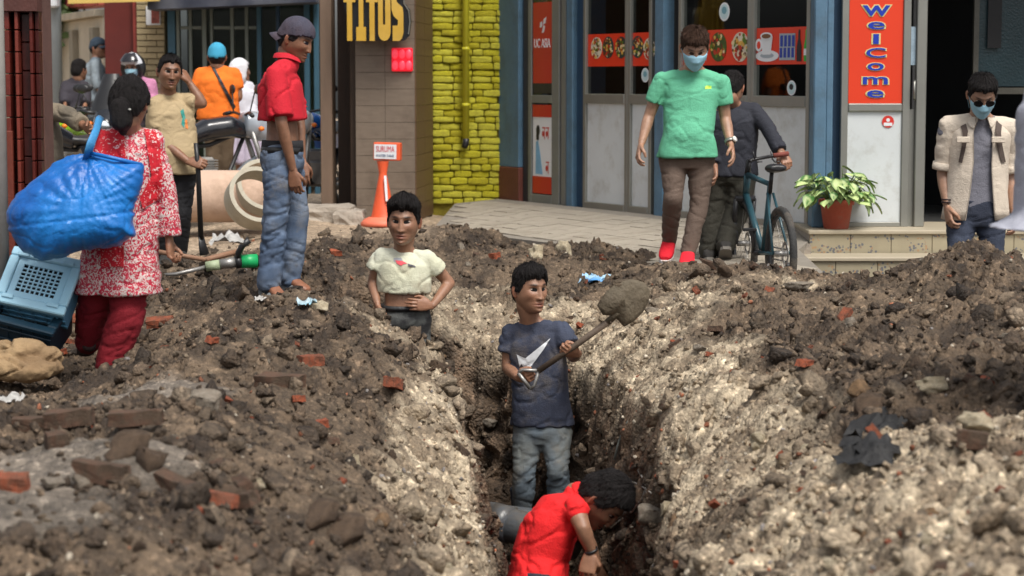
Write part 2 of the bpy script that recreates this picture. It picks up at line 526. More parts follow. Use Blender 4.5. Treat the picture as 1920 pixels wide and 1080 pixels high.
def soil_material(name, bump=.9, wet=True):
    m = bpy.data.materials.new(name); m.use_nodes = True
    nt = m.node_tree; N = nt.nodes; L = nt.links; b = N['Principled BSDF']
    at = N.new('ShaderNodeAttribute'); at.attribute_name = 'Col'
    tc = N.new('ShaderNodeTexCoord')
    vo = N.new('ShaderNodeTexVoronoi'); vo.inputs['Scale'].default_value = 55
    vo.inputs['Randomness'].default_value = 1
    L.new(tc.outputs['Object'], vo.inputs['Vector'])
    no = N.new('ShaderNodeTexNoise'); no.inputs['Scale'].default_value = 24; no.inputs['Detail'].default_value = 9; no.inputs['Roughness'].default_value = .7
    L.new(tc.outputs['Object'], no.inputs['Vector'])
    # pale grit: a share of the cells is lighter
    sp = N.new('ShaderNodeSeparateColor'); L.new(vo.outputs['Color'], sp.inputs[0])
    g = N.new('ShaderNodeMapRange'); g.inputs[1].default_value = .80; g.inputs[2].default_value = 1.0; g.inputs[3].default_value = 1.0; g.inputs[4].default_value = 1.9
    L.new(sp.outputs[0], g.inputs[0])
    d = N.new('ShaderNodeMapRange'); d.inputs[1].default_value = .25; d.inputs[2].default_value = .75; d.inputs[3].default_value = .28; d.inputs[4].default_value = 1.7
    L.new(no.outputs[0], d.inputs[0])
    mm = N.new('ShaderNodeMath'); mm.operation = 'MULTIPLY'; L.new(g.outputs[0], mm.inputs[0]); L.new(d.outputs[0], mm.inputs[1])
    mx = N.new('ShaderNodeMix'); mx.data_type = 'RGBA'; mx.blend_type = 'MULTIPLY'; mx.inputs[0].default_value = 1
    L.new(at.outputs['Color'], mx.inputs[6]); L.new(mm.outputs[0], mx.inputs[7])
    L.new(mx.outputs[2], b.inputs['Base Color'])
    rr = N.new('ShaderNodeMapRange'); rr.inputs[1].default_value = .35; rr.inputs[2].default_value = .65; rr.inputs[3].default_value = .5; rr.inputs[4].default_value = .95
    L.new(no.outputs[0], rr.inputs[0]); L.new(rr.outputs[0], b.inputs['Roughness'])
    if not wet: b.inputs['Roughness'].default_value = .9
    b.inputs['Specular IOR Level'].default_value = .35
    n2 = N.new('ShaderNodeTexNoise'); n2.inputs['Scale'].default_value = 70; n2.inputs['Detail'].default_value = 6; n2.inputs['Roughness'].default_value = .65
    L.new(tc.outputs['Object'], n2.inputs['Vector'])
    ad = N.new('ShaderNodeMath'); ad.operation = 'SUBTRACT'; L.new(n2.outputs[0], ad.inputs[0])
    L.new(vo.outputs['Distance'], ad.inputs[1])
    bu = N.new('ShaderNodeBump'); bu.inputs['Strength'].default_value = bump; bu.inputs['Distance'].default_value = .012
    L.new(ad.outputs[0], bu.inputs['Height']); L.new(bu.outputs[0], b.inputs['Normal'])
    return m
SOIL = soil_material('soil')
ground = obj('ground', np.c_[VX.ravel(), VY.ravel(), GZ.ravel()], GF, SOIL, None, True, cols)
tag(ground, 'dug up street of dark mud and pale rubble cut by a trench', None, None, 'structure')

# clods and stones -------------------------------------------------------------------------------
def ico(sub):
    bm = bmesh.new(); bmesh.ops.create_icosphere(bm, subdivisions=sub, radius=1)
    V = np.array([v.co[:] for v in bm.verts]); F = np.array([[v.index for v in f.verts] for f in bm.faces]); bm.free()
    return V, F
_i1 = ico(1); _i2 = ico(2)
def rock_shapes(sub, k, amp, seed, boxy=.35):
    V, F = (_i1 if sub == 1 else _i2)
    out = []
    for i in range(k):
        q = V * (1 - boxy) + np.clip(V * 1.4, -.75, .75) * boxy
        r = 1 + amp * fbm(V * 1.3 + i * 7.3, 3, seed + i)
        q = q * r[:, None]
        # cut by a few planes so that it has flat facets
        rg = np.random.default_rng(seed + i)
        for _ in range(5):
            n = rg.normal(size=3); n /= np.linalg.norm(n)
            d = q @ n; lim = rg.uniform(.5, .85)
            q = q - np.maximum(d - lim, 0)[:, None] * n
        out.append(q)
    return out, F

def scatter(n, seed, region=None, weight=None):
    "n random spots on the visible ground, denser nearby"
    rg = np.random.default_rng(seed)
    j0, j1 = gidx(gy, 4.6), gidx(gy, 17.5); i0, i1 = gidx(gx, -3.1), gidx(gx, 3.1)
    X, Y, Z = VX[j0:j1, i0:i1], VY[j0:j1, i0:i1], GZ[j0:j1, i0:i1]
    ax = np.gradient(X, axis=1); ay = np.gradient(Y, axis=0)
    zx = np.gradient(Z, axis=1); zy = np.gradient(Z, axis=0)
    area = np.sqrt((ax * ay) ** 2 + (zx * ay) ** 2 + (zy * ax) ** 2)
    w = area / (Y ** 1.5)
    w *= (np.abs(X) < .27 * Y + .25)
    w *= 1 - .93 * GFAR[j0:j1, i0:i1]
    w *= 1 - .88 * GMUD[j0:j1, i0:i1]
    w *= 1 - .3 * packed(X, Y)
    if weight is not None: w = w * weight(X, Y, Z, GPALE[j0:j1, i0:i1], GSD[j0:j1, i0:i1])
    w = w.ravel(); k = rg.choice(len(w), n, p=w / w.sum())
    nrm = np.c_[(-zx / np.maximum(ax, 1e-6)).ravel()[k], (-zy / np.maximum(ay, 1e-6)).ravel()[k], np.ones(n)]
    nrm /= np.linalg.norm(nrm, axis=1)[:, None]
    P = np.c_[X.ravel()[k] + rg.normal(0, .006, n), Y.ravel()[k] + rg.normal(0, .006, n), Z.ravel()[k]]
    return P, nrm, GPALE[j0:j1, i0:i1].ravel()[k], GSD[j0:j1, i0:i1].ravel()[k], rg

def rotmats(rg, n):
    q = rg.normal(size=(n, 4)); q /= np.linalg.norm(q, axis=1)[:, None]
    w, x, y, z = q.T
    return np.stack([np.stack([1 - 2 * (y * y + z * z), 2 * (x * y - z * w), 2 * (x * z + y * w)], -1),
                     np.stack([2 * (x * y + z * w), 1 - 2 * (x * x + z * z), 2 * (y * z - x * w)], -1),
                     np.stack([2 * (x * z - y * w), 2 * (y * z + x * w), 1 - 2 * (x * x + y * y)], -1)], 1)

def cloud(name, n, seed, sub, smin, smax, power, colour, label, flat=.7, sink=.25, weight=None, cat='rubble'):
    P, nr, pale, sd, rg = scatter(n, seed, None, weight)
    shapes, F = rock_shapes(sub, 10, .6, seed * 3, .55)
    S = smin + (smax - smin) * rg.random(n) ** power
    Rm = rotmats(rg, n)
    allV, allF, allC = [], [], []
    nv = len(shapes[0]); base = 0
    C = colour(pale, sd, rg, n)
    for k in range(10):
        idx = np.arange(k, n, 10)
        q = shapes[k][None] * (S[idx, None, None] * np.stack([np.ones(len(idx)), rg.uniform(.6, 1, len(idx)), rg.uniform(flat * .7, flat, len(idx))], -1)[:, None, :])
        q = np.einsum('nij,nvj->nvi', Rm[idx], q) + (P[idx] + nr[idx] * (S[idx] * (.5 - sink))[:, None])[:, None, :]
        allV.append(q.reshape(-1, 3))
        allF.append((F[None] + (base + np.arange(len(idx))[:, None, None] * nv)).reshape(-1, 3))
        allC.append(np.repeat(C[idx], nv, 0))
        base += nv * len(idx)
    o = obj(name, np.concatenate(allV), np.concatenate(allF), SOIL, None, False, np.concatenate(allC))
    return tag(o, label, cat, None, 'stuff')

def c_clod(pale, sd, rg, n):
    a = rg.random(n)[:, None]
    dark = np.array([.030, .021, .015]) * (1 - a) + np.array([.130, .092, .062]) * a
    light = np.array([.20, .15, .10]) * (1 - a) + np.array([.44, .36, .26]) * a
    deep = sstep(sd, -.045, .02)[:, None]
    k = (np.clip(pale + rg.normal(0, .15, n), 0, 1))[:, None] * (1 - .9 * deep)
    return (dark * (1 - k) + light * k)
def c_grit(pale, sd, rg, n):
    c = c_clod(pale, sd, rg, n)
    t = rg.random(n)
    t = t + .25 * (sstep(sd, .02, .1) > .5)
    c[t < .10] = np.array([.55, .48, .38]) * rg.uniform(.6, 1, (int((t < .10).sum()), 1))
    s = (t > .10) & (t < .16); c[s] = np.array([.28, .105, .055]) * rg.uniform(.6, 1.1, (int(s.sum()), 1))
    s = (t > .16) & (t < .20); c[s] = np.array([.22, .2, .19])
    return c
cloud('soil_clods', 4200, 3, 2, .014, .078, 2.5, c_clod, 'loose dark brown clods heaped over the dug up street', flat=.75, weight=lambda X, Y, Z, p, s: 1.3 - .6 * p)
cloud('soil_crumbs', 24000, 9, 1, .005, .024, 1.6, c_clod, 'fine dark crumbs of soil strewn between the larger clods', flat=.8, weight=lambda X, Y, Z, p, s: 1.3 - .8 * p)
cloud('gravel', 16000, 5, 1, .006, .022, 1.8, c_grit, 'small pale stones and brick grit mixed into the soil', weight=lambda X, Y, Z, p, s: .5 + p)
# ------------------------------------------------------------------ materials of the buildings
M_ALU = pm('aluminium', srgb(148,148,142), .38, .08, 3, .03, 80, metal=.6)
M_BLUE = pm('blue_paint', srgb(84,116,140), .55, .12, 5, .12, 30, dirt=srgb(70,88,100), dscale=3)
M_NAVY = pm('navy_paint', srgb(38,66,92), .5, .12, 5, .08, 30)
M_WHITEP = pm('white_panel', srgb(205,210,212), .35, .05, 3, .02, 30, dirt=srgb(166,164,156), dscale=3.5)
M_RED = pm('red_vinyl', srgb(222,58,30), .35, .05, 2, 0)
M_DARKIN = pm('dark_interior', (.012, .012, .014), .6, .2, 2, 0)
M_CREAM = pm('cream_paint', srgb(205,195,175), .7, .12, 3, .2, 25, dirt=srgb(150,140,125), dscale=1.5)
M_MAROON = pm('maroon_paint', srgb(92,30,24), .5, .12, 4, .08, 30)
M_BLACK = pm('black_plastic', (.018, .018, .02), .4, .1, 5, .03, 60)
M_CONC = pm('concrete', srgb(160,150,138), .85, .14, 6, .4, 40, dirt=srgb(120,108,95), dscale=4)
def glass_mat():
    m = bpy.data.materials.new('window_glass'); m.use_nodes = True
    b = m.node_tree.nodes['Principled BSDF']
    b.inputs['Base Color'].default_value = (.55, .6, .6, 1); b.inputs['Roughness'].default_value = .02
    b.inputs['Transmission Weight'].default_value = 1; b.inputs['IOR'].default_value = 1.22
    return m
M_GLASS = glass_mat()

def bx(name, x0, x1, y0, y1, z0, z1, mat, parent=None, bev=0.004):
    o = MB().box(x0, x1, y0, y1, z0, z1, 0, bev).build(name, mat, parent)
    return o
def text_mesh(s, size=1.0, ext=.004, off=0.0, res=3):
    cu = bpy.data.curves.new('txt', 'FONT'); cu.body = s; cu.size = size; cu.extrude = ext; cu.offset = off
    cu.resolution_u = res; cu.align_x = 'CENTER'
    o = bpy.data.objects.new('txt', cu); COL.objects.link(o)
    bpy.context.view_layer.update()
    me = bpy.data.meshes.new_from_object(o.evaluated_get(bpy.context.evaluated_depsgraph_get()))
    bpy.data.objects.remove(o); bpy.data.curves.remove(cu)
    V = np.array([v.co[:] for v in me.vertices]); F = [tuple(p.vertices) for p in me.polygons]
    bpy.data.meshes.remove(me)
    return V, F
def sign_text(name, s, x, y, z, w, h, mat, parent, ext=.002, off=0.0, anchor=None):
    "text standing in the local xz plane, facing -y, fitted to w x h about (x, z)"
    V, F = text_mesh(s, 1.0, 1.0, off)
    V0, _ = (V, F) if anchor is None else anchor
    lo, hi = V0.min(0), V0.max(0); c = (lo + hi) / 2
    sx, sz = w / (hi[0] - lo[0]), h / (hi[1] - lo[1])
    P = np.c_[(V[:, 0] - c[0]) * sx + x, y - V[:, 2] * ext, (V[:, 1] - c[1]) * sz + z]
    return obj(name, P, F, mat, parent)
def disc(mb, x, z, r, y, m=0, seg=20, rz=None, d=.003):
    mb.prism([(x + r * math.cos(2 * math.pi * k / seg), z + (rz or r) * math.sin(2 * math.pi * k / seg)) for k in range(seg)], d, m, Matrix.Translation((0, y, 0)))

# ------------------------------------------------------------------ cafe front on the right (runs away to the left)
SA = Vector((-.1035, 20.7, 0)); SB = Vector((2.245, 16.33, 0))
SD = (SB - SA).normalized()
SANG = math.atan2(SD.y, SD.x)
def st(u, dpt=0.0):
    k = (u - 960) / 4000 / 1.003
    n = Vector((-SD.y, SD.x, 0)); A = SA + n * dpt
    return (k * A.y - A.x) / (SD.x - k * SD.y)
def sz(u, v, dpt=0.0):
    t = st(u, dpt); n = Vector((-SD.y, SD.x, 0))
    return W(u, v, (SA + n * dpt + SD * t).y).z
cafe = empty('cafe_front', (SA.x, SA.y, 0), SANG, 'blue framed cafe front with red food strip across its dark windows', 'shopfront')
GB = .14      # foot of the wall
def pier(name, u0, u1, mat, y0=-.04, y1=.2, z0=GB, z1=2.75, parent=None):
    return bx(name, st(u0, y0), st(u1, y0), y0, y1, z0, z1, mat, parent or cafe, .006)
pier('wall_pier', 935, 972, M_BLUE, -.02, .3, .47)
pier('painted_base', 934.5, 972.5, pm('oxide_base', srgb(105,58,48), .6, .15, 5, .15, 30), -.026, .3, .0, .468)
pier('recess_post', 1073.5, 1097, M_NAVY, .03, .25)
pier('post', 1061.5, 1073, M_BLUE, -.02, .2)
pier('post', 1226.5, 1243, M_BLUE, -.05, .2)
pier('recess_post', 1243.8, 1262, M_BLACK, .05, .3)
bx('threshold', st(972.8), st(1526), -.07, .12, .0, GB - .002, M_CONC, cafe)
bx('upper_wall', st(935), st(1560), -.02, .3, 2.76, 5.2, M_BLUE, cafe)
# windows: alu frame, white kick panel, glass
def window(u0, u1, stick=None):
    x0, x1 = st(u0), st(u1)
    zt = sz(1100, 188) if False else W(u0, 150, 1).z - .155
    zt = 1.3 - .172
    w = empty('window', (0, 0, 0)); w.parent = cafe
    fr = MB()
    for a, b in ((x0, x0 + .045), (x1 - .045, x1)): fr.box(a, b, -.03, .03, GB, 2.74, 0, .004)
    fr.box(x0 + .045, x1 - .045, -.035, .03, zt - .035, zt + .05, 0, .006)
    fr.box(x0 + .045, x1 - .045, -.035, .03, GB, GB + .07, 0, .004)
    fr.box(x0 + .045, x1 - .045, -.03, .03, 2.68, 2.74, 0, .004)
    fr.build('frame', M_ALU, w)
    bx('kick_panel', x0 + .046, x1 - .046, -.006, .006, GB + .071, zt - .036, M_WHITEP, w, 0)
    bx('pane', x0 + .046, x1 - .046, .0, .005, zt + .051, 2.679, M_GLASS, w, 0)
    bx('red_strip', x0 + .047, x1 - .047, -.004, -.001, 1.3 + .12, 1.3 + .405, M_RED, w, 0)
    return w, x0, x1, zt
W1 = window(1098, 1181)
W2 = window(1181.5, 1226)
W3 = window(1276, 1411)
W4 = window(1411.5, 1522)
def food(x, z, r, w, seed):
    "plate of food printed on the strip"
    rg = np.random.default_rng(seed)
    mb = MB(); disc(mb, x, z, r, -.008, 0, 24, d=.003)
    cols = 5
    for k in range(46):
        a = rg.uniform(0, 6.28); q = r * .88 * math.sqrt(rg.random())
        disc(mb, x + q * math.cos(a), z + q * math.sin(a), r * rg.uniform(.08, .2), -.0095 - .0008 * (k % 4), 1 + int(rg.integers(0, 5)), 6, d=.001)
    mats = [FOODM[seed % 3]] + FOODC
    return mb.build('food_picture', mats, w)
FOODM = [pm('plate_white', srgb(215,205,185), .4, .1, 5, 0), pm('plate_green', srgb(60,80,30), .4, .1, 5, 0), pm('plate_dark', srgb(50,60,60), .4, .1, 5, 0)]
FOODC = [pm('food_red', srgb(180,50,25), .4, .1, 5, 0), pm('food_cream', srgb(225,205,160), .4, .1, 5, 0), pm('food_green', srgb(90,120,35), .4, .1, 5, 0),
         pm('food_brown', srgb(95,55,30), .4, .1, 5, 0), pm('food_gold', srgb(215,170,80), .4, .1, 5, 0)]
for u, v, w, s in ((1119,90,W1,3),(1141,89,W1,5),(1165,89,W1,2),(1196,88,W2,8),(1218,92,W2,6),(1305,88,W3,9),(1347,88,W3,4),(1388,88,W3,6)):
    food(st(u), sz(u, v), .095 if u < 1300 else .118, w[0], s)
# printed cup and saucer, cans and bottles
def flat(name, polys, w, mats, y=-.008):
    mb = MB()
    for i, (pl, m) in enumerate(polys): mb.prism(pl, .0012, m, Matrix.Translation((0, y - .0013 * i, 0)))
    return mb.build(name, mats, w)
def ell(x, z, rx, rz, n=24): return [(x + rx * math.cos(6.2832 * k / n), z + rz * math.sin(6.2832 * k / n)) for k in range(n)]
M_PW = pm('print_white', srgb(225,228,232), .4, .04, 3, 0); M_PB = pm('print_blue', srgb(30,60,160), .4, .05, 3, 0)
M_PK = pm('print_black', srgb(20,20,30), .4, .05, 3, 0); M_PG = pm('print_green', srgb(40,170,60), .4, .05, 3, 0)
M_PGR = pm('print_grey', srgb(160,170,180), .4, .05, 3, 0); M_PBR = pm('print_brown', srgb(120,80,50), .4, .05, 3, 0)
cx, cz = st(1437), sz(1437, 88)
flat('cup_picture', [(ell(cx + .01, cz - .07, .155, .045), 0), (ell(cx + .01, cz - .067, .09, .02), 1),
     ([(cx - .075, cz + .08), (cx - .05, cz - .06), (cx + .06, cz - .06), (cx + .085, cz + .08)], 0), (ell(cx - .1, cz + .015, .045, .05), 0),
     (ell(cx - .098, cz + .015, .024, .03), 2), (ell(cx + .005, cz + .085, .08, .028), 0), (ell(cx + .005, cz + .083, .06, .018), 3)], W4[0], [M_PW, M_PGR, M_RED, M_PBR])
x0 = st(1461)
for k in range(4):
    x = st(1465 + k * 7.3)
    flat('can_picture', [([(x - .027, cz - .105), (x + .027, cz - .105), (x + .027, cz + .10), (x - .027, cz + .10)], 0),
         ([(x - .020, cz - .085), (x + .012, cz - .085), (x + .012, cz - .01), (x - .020, cz - .01)], 1),
         ([(x - .012, cz + .0), (x + .020, cz + .0), (x + .020, cz + .085), (x - .012, cz + .085)], 1)], W4[0], [M_PGR, M_PB])
for u, m in ((1498, 0), (1511.5, 1)):
    x = st(u)
    flat('bottle_picture', [([(x - .03, cz - .115), (x + .03, cz - .115), (x + .03, cz + .0), (x + .012, cz + .06), (x + .011, cz + .125), (x - .011, cz + .125), (x - .012, cz + .06), (x - .03, cz)], m),
         ([(x - .03, cz - .07), (x + .03, cz - .07), (x + .03, cz - .02), (x - .03, cz - .02)], 2)], W4[0], [M_PK, M_PG, M_PW if m else M_PK])
for u, v, w, rr in ((1357,22,W3,.075),(1484,165,W4,.058),(1210,141,W2,.062)):
    x, z = st(u), sz(u, v)
    flat('round_sticker', [(ell(x, z, rr, rr), 0), (ell(x, z, rr * .8, rr * .8), 1), (ell(x, z + rr * .15, rr * .45, rr * .4), 2)], w[0],
         [M_PW, pm('sticker_pale', srgb(190,215,220), .4, .04, 3, 0), pm('sticker_teal', srgb(110,160,175), .4, .04, 3, 0) if u != 1484 else M_PK], -.004)
# dark room behind the panes
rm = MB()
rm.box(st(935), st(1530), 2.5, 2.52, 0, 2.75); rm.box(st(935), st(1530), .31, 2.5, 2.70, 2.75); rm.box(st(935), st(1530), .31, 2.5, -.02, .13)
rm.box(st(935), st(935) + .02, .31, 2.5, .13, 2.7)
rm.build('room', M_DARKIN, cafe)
# poster door
door = empty('door'); door.parent = cafe
dx0, dx1 = st(977), st(1058)
fr = MB()
fr.box(dx0, st(987), .02, .10, GB, 2.74, 0, .004)
fr.build('jamb', pm('dark_jamb', (.03,.032,.036), .5), door)
fr = MB()
a0, a1, a2 = st(990), st(1034), st(1048)
fr.box(a0, st(996), .0, .045, GB, 2.6, 0, .004); fr.box(a1, a2, .0, .045, GB, 2.6, 0, .004)
fr.box(st(996), a1, .0, .045, GB, GB + .09, 0, .004); fr.box(st(996), a1, .0, .045, 1.085, 1.16, 0, .004)
fr.box(st(1052), st(1060), .0, .045, GB, 2.6, 0, .004)
fr.build('frame', pm('dull_aluminium', srgb(135,138,135), .45, .1, 3, .03, 60, metal=.4), door)
bx('pane', st(996), a1, .015, .02, 1.161, 2.6, M_GLASS, door, 0)
bx('sidelight', a2 + .01, st(1052) - .005, .03, .035, GB, 2.6, pm('red_back', srgb(120,30,28), .5), door, 0)
M_POST = pm('poster_red', srgb(190,45,32), .3, .06, 3, 0)
px0, px1 = st(998), a1 - .01
bx('poster', px0, px1, .008, .012, 1.3 - .03, 2.02, M_POST, door, 0)
bx('dark_label', px0, px1, .008, .012, 1.175, 1.268, M_BLACK, door, 0)
sign_text('poster_lettering', 'UC ASIA', (px0 + px1) / 2, .007, sz(1017, 81), (px1 - px0) * .86, .085, M_PW, door)
sign_text('poster_lettering', 'mobile', (px0 + px1) / 2, .007, sz(1017, 96), (px1 - px0) * .7, .02, M_PW, door) if False else None
xm, zm = (px0 + px1) / 2 + .02, sz(1017, 50)
flat('poster_emblem', [([(xm - .03, zm - .06), (xm + .01, zm - .05), (xm + .03, zm), (xm + .0, zm + .02)], 0), ([(xm - .01, zm + .02), (xm + .04, zm + .03), (xm + .06, zm + .09), (xm + .01, zm + .07)], 0),
      ([(xm - .06, zm - .01), (xm - .02, zm), (xm - .02, zm + .05), (xm - .06, zm + .04)], 0)], door, [M_PW], .007)
bx('poster', px0, px1, .008, .012, GB + .10, 1.07, M_PW, door, 0)
bx('poster_head', px0, px1, .004, .0075, .955, 1.07, M_POST, door, 0)
bx('poster_foot', px0, px1, .004, .0075, GB + .10, .40, M_POST, door, 0)
h = px0 + .07
flat('poster_figure', [([(h - .02, .42), (h + .12, .42), (h + .07, .62), (h + .03, .74), (h - .01, .72)], 1), (ell(h + .03, .83, .035, .05), 0), ([(h, .74), (h + .05, .74), (h + .05, .80), (h, .80)], 0)], door, [M_PK, pm('poster_blue', srgb(120,170,205), .4)], .007)
for gx_, gz_ in ((h + .11, .80), (h + .18, .80), (h + .18, .48)):   # red Devanagari-like characters on the white poster
    flat('poster_character', [([(gx_, gz_ + .05), (gx_ + .06, gz_ + .05), (gx_ + .06, gz_ + .062), (gx_, gz_ + .062)], 0), ([(gx_ + .042, gz_ - .05), (gx_ + .052, gz_ - .05), (gx_ + .052, gz_ + .05), (gx_ + .042, gz_ + .05)], 0),
          (ell(gx_ + .02, gz_ + .0, .02, .028, 10), 0)], door, [M_POST], .007)
# ---- frontal doorway with the welcome panel
PY = 16.0
def fX(u, Y=PY): return (u - 960) / 4000 * Y / 1.0035
def fZ(v, Y=PY): return W(960, v, Y).z
entry = empty('entrance', (0, PY, 0), 0, 'open cafe doorway with red welcome panel over white kick board', 'doorway')
def eb(name, u0, u1, y0, y1, z0, z1, mat, bev=.004, parent=None): return bx(name, fX(u0), fX(u1), y0, y1, z0, z1, mat, parent or entry, bev)
EZ = fZ(425)
eb('post', 1521, 1545, -.12, .10, fZ(425), 2.75, M_BLUE, .01)
eb('post', 1545.6, 1559, -.07, .12, fZ(425), 2.75, M_BLUE, .01)
eb('recess_post', 1560, 1579, .06, .2, fZ(425), 2.75, M_NAVY)
fr = MB()
for a, b in ((1576, 1589), (1691, 1705)): fr.box(fX(a), fX(b), -.025, .03, EZ, 2.7, 0, .004)
fr.box(fX(1589) + .001, fX(1691) - .001, -.03, .03, fZ(209), fZ(194), 0, .008)
fr.box(fX(1589) + .001, fX(1691) - .001, -.025, .03, EZ, fZ(416), 0, .005)
fr.build('frame', M_ALU, entry)
eb('kick_panel', 1589.3, 1690.7, -.006, .006, fZ(416) + .001, fZ(209) - .001, M_WHITEP, 0)
wp = eb('welcome_panel', 1590, 1690.7, -.008, .004, fZ(194) + .001, 2.5, pm('welcome_red', srgb(222,62,30), .35, .03, 2, 0), 0)
M_WB = pm('letter_blue', srgb(25,55,170), .4, .05, 4, 0); M_WY = pm('letter_edge', srgb(215,205,140), .4, .05, 4, 0)
for ch, v, w_, h_ in (('W', 20, 50, 19), ('e', 48, 30, 13.5), ('l', 73, 8.5, 18), ('C', 99, 36, 18), ('o', 125, 30, 13.5), ('m', 151, 46, 13.5), ('e', 176, 30, 13.5)):
    ch2 = ch.lower() if ch == 'W' else ch
    V0 = text_mesh(ch2, 1, 1, 0.0)
    k = .004
    sign_text('letter_edge', ch2, fX(1640), -.010, fZ(v), w_ * k, h_ * k, M_WY, wp, .0015, .045, anchor=V0)
    sign_text('letter', ch2, fX(1640), -.0145, fZ(v), w_ * k * .98, h_ * k * .98, M_WB, wp, .0015, .012, anchor=V0)
mb = MB(); disc(mb, fX(1665), fZ(228), .045, -.012, 0, 24); disc(mb, fX(1665), fZ(225), .014, -.0135, 1, 10, d=.001)
mb.prism([(fX(1657), fZ(236)), (fX(1673), fZ(236)), (fX(1673), fZ(230)), (fX(1657), fZ(230))], .001, 1, Matrix.Translation((0, -.0135, 0)))
mb.build('round_sticker', [pm('sticker_red', srgb(205,50,40), .4, .03, 3, 0), M_PW], entry)
d2 = empty('door'); d2.parent = entry
fr = MB(); fr.box(fX(1716), fX(1735), -.03, .03, EZ, 2.7, 0, .006); fr.build('stile', M_ALU, d2)
eb('glass_edge', 1706, 1715, .0, .01, fZ(122), fZ(50), pm('pale_glass', srgb(150,170,185), .2), 0, d2)
eb('side_panel', 1705.5, 1715.5, .012, .02, EZ, fZ(205), M_ALU, 0, d2)
hd = MB().tube([(fX(1713), -.03, fZ(152)), (fX(1711), -.06, fZ(155)), (fX(1711), -.06, fZ(183)), (fX(1713), -.03, fZ(186))], .009, 8).build('handle', M_ALU, d2, True)
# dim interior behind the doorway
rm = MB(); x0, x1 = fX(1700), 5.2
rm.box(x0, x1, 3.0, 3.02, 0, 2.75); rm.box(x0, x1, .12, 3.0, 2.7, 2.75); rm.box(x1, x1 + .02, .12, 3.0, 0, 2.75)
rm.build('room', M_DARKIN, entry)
eb('inner_floor', 1700, 2200, .12, 3.0, EZ - .03, EZ - .004, pm('inner_floor', (.05,.05,.05), .4), 0)
eb('inner_frame', 1766, 1772, 1.2, 1.24, EZ, 2.7, pm('dim_metal', (.10,.10,.10), .4), 0)
eb('inner_frame', 1872, 1882, .9, .95, EZ, 2.7, pm('dim_metal2', (.09,.085,.07), .4), 0)
eb('inner_glass', 1883, 2100, .92, .93, 1.25, 2.7, pm('dim_teal', (.015,.04,.05), .3), 0)
eb('inner_rail', 1883, 2100, .9, .95, 1.19, 1.24, pm('dim_metal2', (.09,.085,.07), .4), 0)
eb('inner_poster', 1898, 1925, .88, .885, 1.55, 1.95, M_DARKIN, 0)
eb('upper_wall', 1545, 2300, .0, .3, 2.76, 5.2, M_BLUE)
eb('wall_pier', 2180, 2300, .0, .3, EZ, 2.75, M_BLUE)

# ---- steps (setting)
st_m = pm('terrazzo', srgb(168,157,136), .6, .06, 4, .06, 60)
def tile_mat():
    m = pm('patterned_tile', srgb(160,150,126), .45, .08, 6, .05, 60)
    nt = m.node_tree; N = nt.nodes; L = nt.links; b = N['Principled BSDF']
    src = b.inputs['Base Color'].links[0].from_socket
    tc = N.new('ShaderNodeTexCoord'); vo = N.new('ShaderNodeTexVoronoi'); vo.inputs['Scale'].default_value = 48
    L.new(tc.outputs['Object'], vo.inputs['Vector'])
    v2 = N.new('ShaderNodeTexNoise'); v2.inputs['Scale'].default_value = 7; v2.inputs['Detail'].default_value = 1
    L.new(tc.outputs['Object'], v2.inputs['Vector'])
    a = N.new('ShaderNodeMath'); a.operation = 'LESS_THAN'; a.inputs[1].default_value = .44; L.new(vo.outputs['Distance'], a.inputs[0])
    c = N.new('ShaderNodeMath'); c.operation = 'GREATER_THAN'; c.inputs[1].default_value = .505; L.new(v2.outputs[0], c.inputs[0])
    d = N.new('ShaderNodeMath'); d.operation = 'MULTIPLY'; L.new(a.outputs[0], d.inputs[0]); L.new(c.outputs[0], d.inputs[1])
    d2_ = N.new('ShaderNodeMath'); d2_.operation = 'MULTIPLY'; d2_.inputs[1].default_value = .75; L.new(d.outputs[0], d2_.inputs[0])
    cr = N.new('ShaderNodeValToRGB'); sep = N.new('ShaderNodeSeparateColor'); L.new(vo.outputs['Color'], sep.inputs[0]); L.new(sep.outputs[0], cr.inputs[0])
    cr.color_ramp.elements[0].color = (.06, .08, .13, 1); cr.color_ramp.elements[1].color = (.40, .22, .10, 1)
    cr.color_ramp.elements[0].position = .55; cr.color_ramp.elements[1].position = .8
    mx = N.new('ShaderNodeMix'); mx.data_type = 'RGBA'; L.new(d2_.outputs[0], mx.inputs[0]); L.new(src, mx.inputs[6]); L.new(cr.outputs[0], mx.inputs[7])
    L.new(mx.outputs[2], b.inputs['Base Color'])
    return m
M_TILE = tile_mat()
steps = MB()
steps.box(fX(1521, 15.6), 5.2, 15.615, 16.5, -.3, EZ - .03, 0)
steps.box(fX(1492, 15.2), 5.2, 15.215, 15.6, -.3, .008, 0)
steps = steps.build('steps', M_CONC); tag(steps, None, None, None, 'structure')
for zz, yy, xa in ((EZ - .03, 15.6, fX(1521, 15.6)), (.008, 15.2, fX(1492, 15.2))):
    bx('tread', xa - .01, 5.2, yy - .02, yy + (.95 if zz > .1 else .375), zz + .001, zz + .031, st_m, steps, .006)
    x = xa
    while x < 5:
        h = .15 if zz > .1 else .22
        bx('tile', x + .002, min(x + .298, 5.2), yy, yy + .012, zz - h, zz - .001, M_TILE, steps, .002); x += .30
wd = MB(); wd.prism([(0, 0), (.12, 0), (.12, .11)], .3, 0, Matrix.Translation((fX(1521, 15.6) - .13, 15.45, .0)))
wd.build('ramp_wedge', M_CONC, steps)

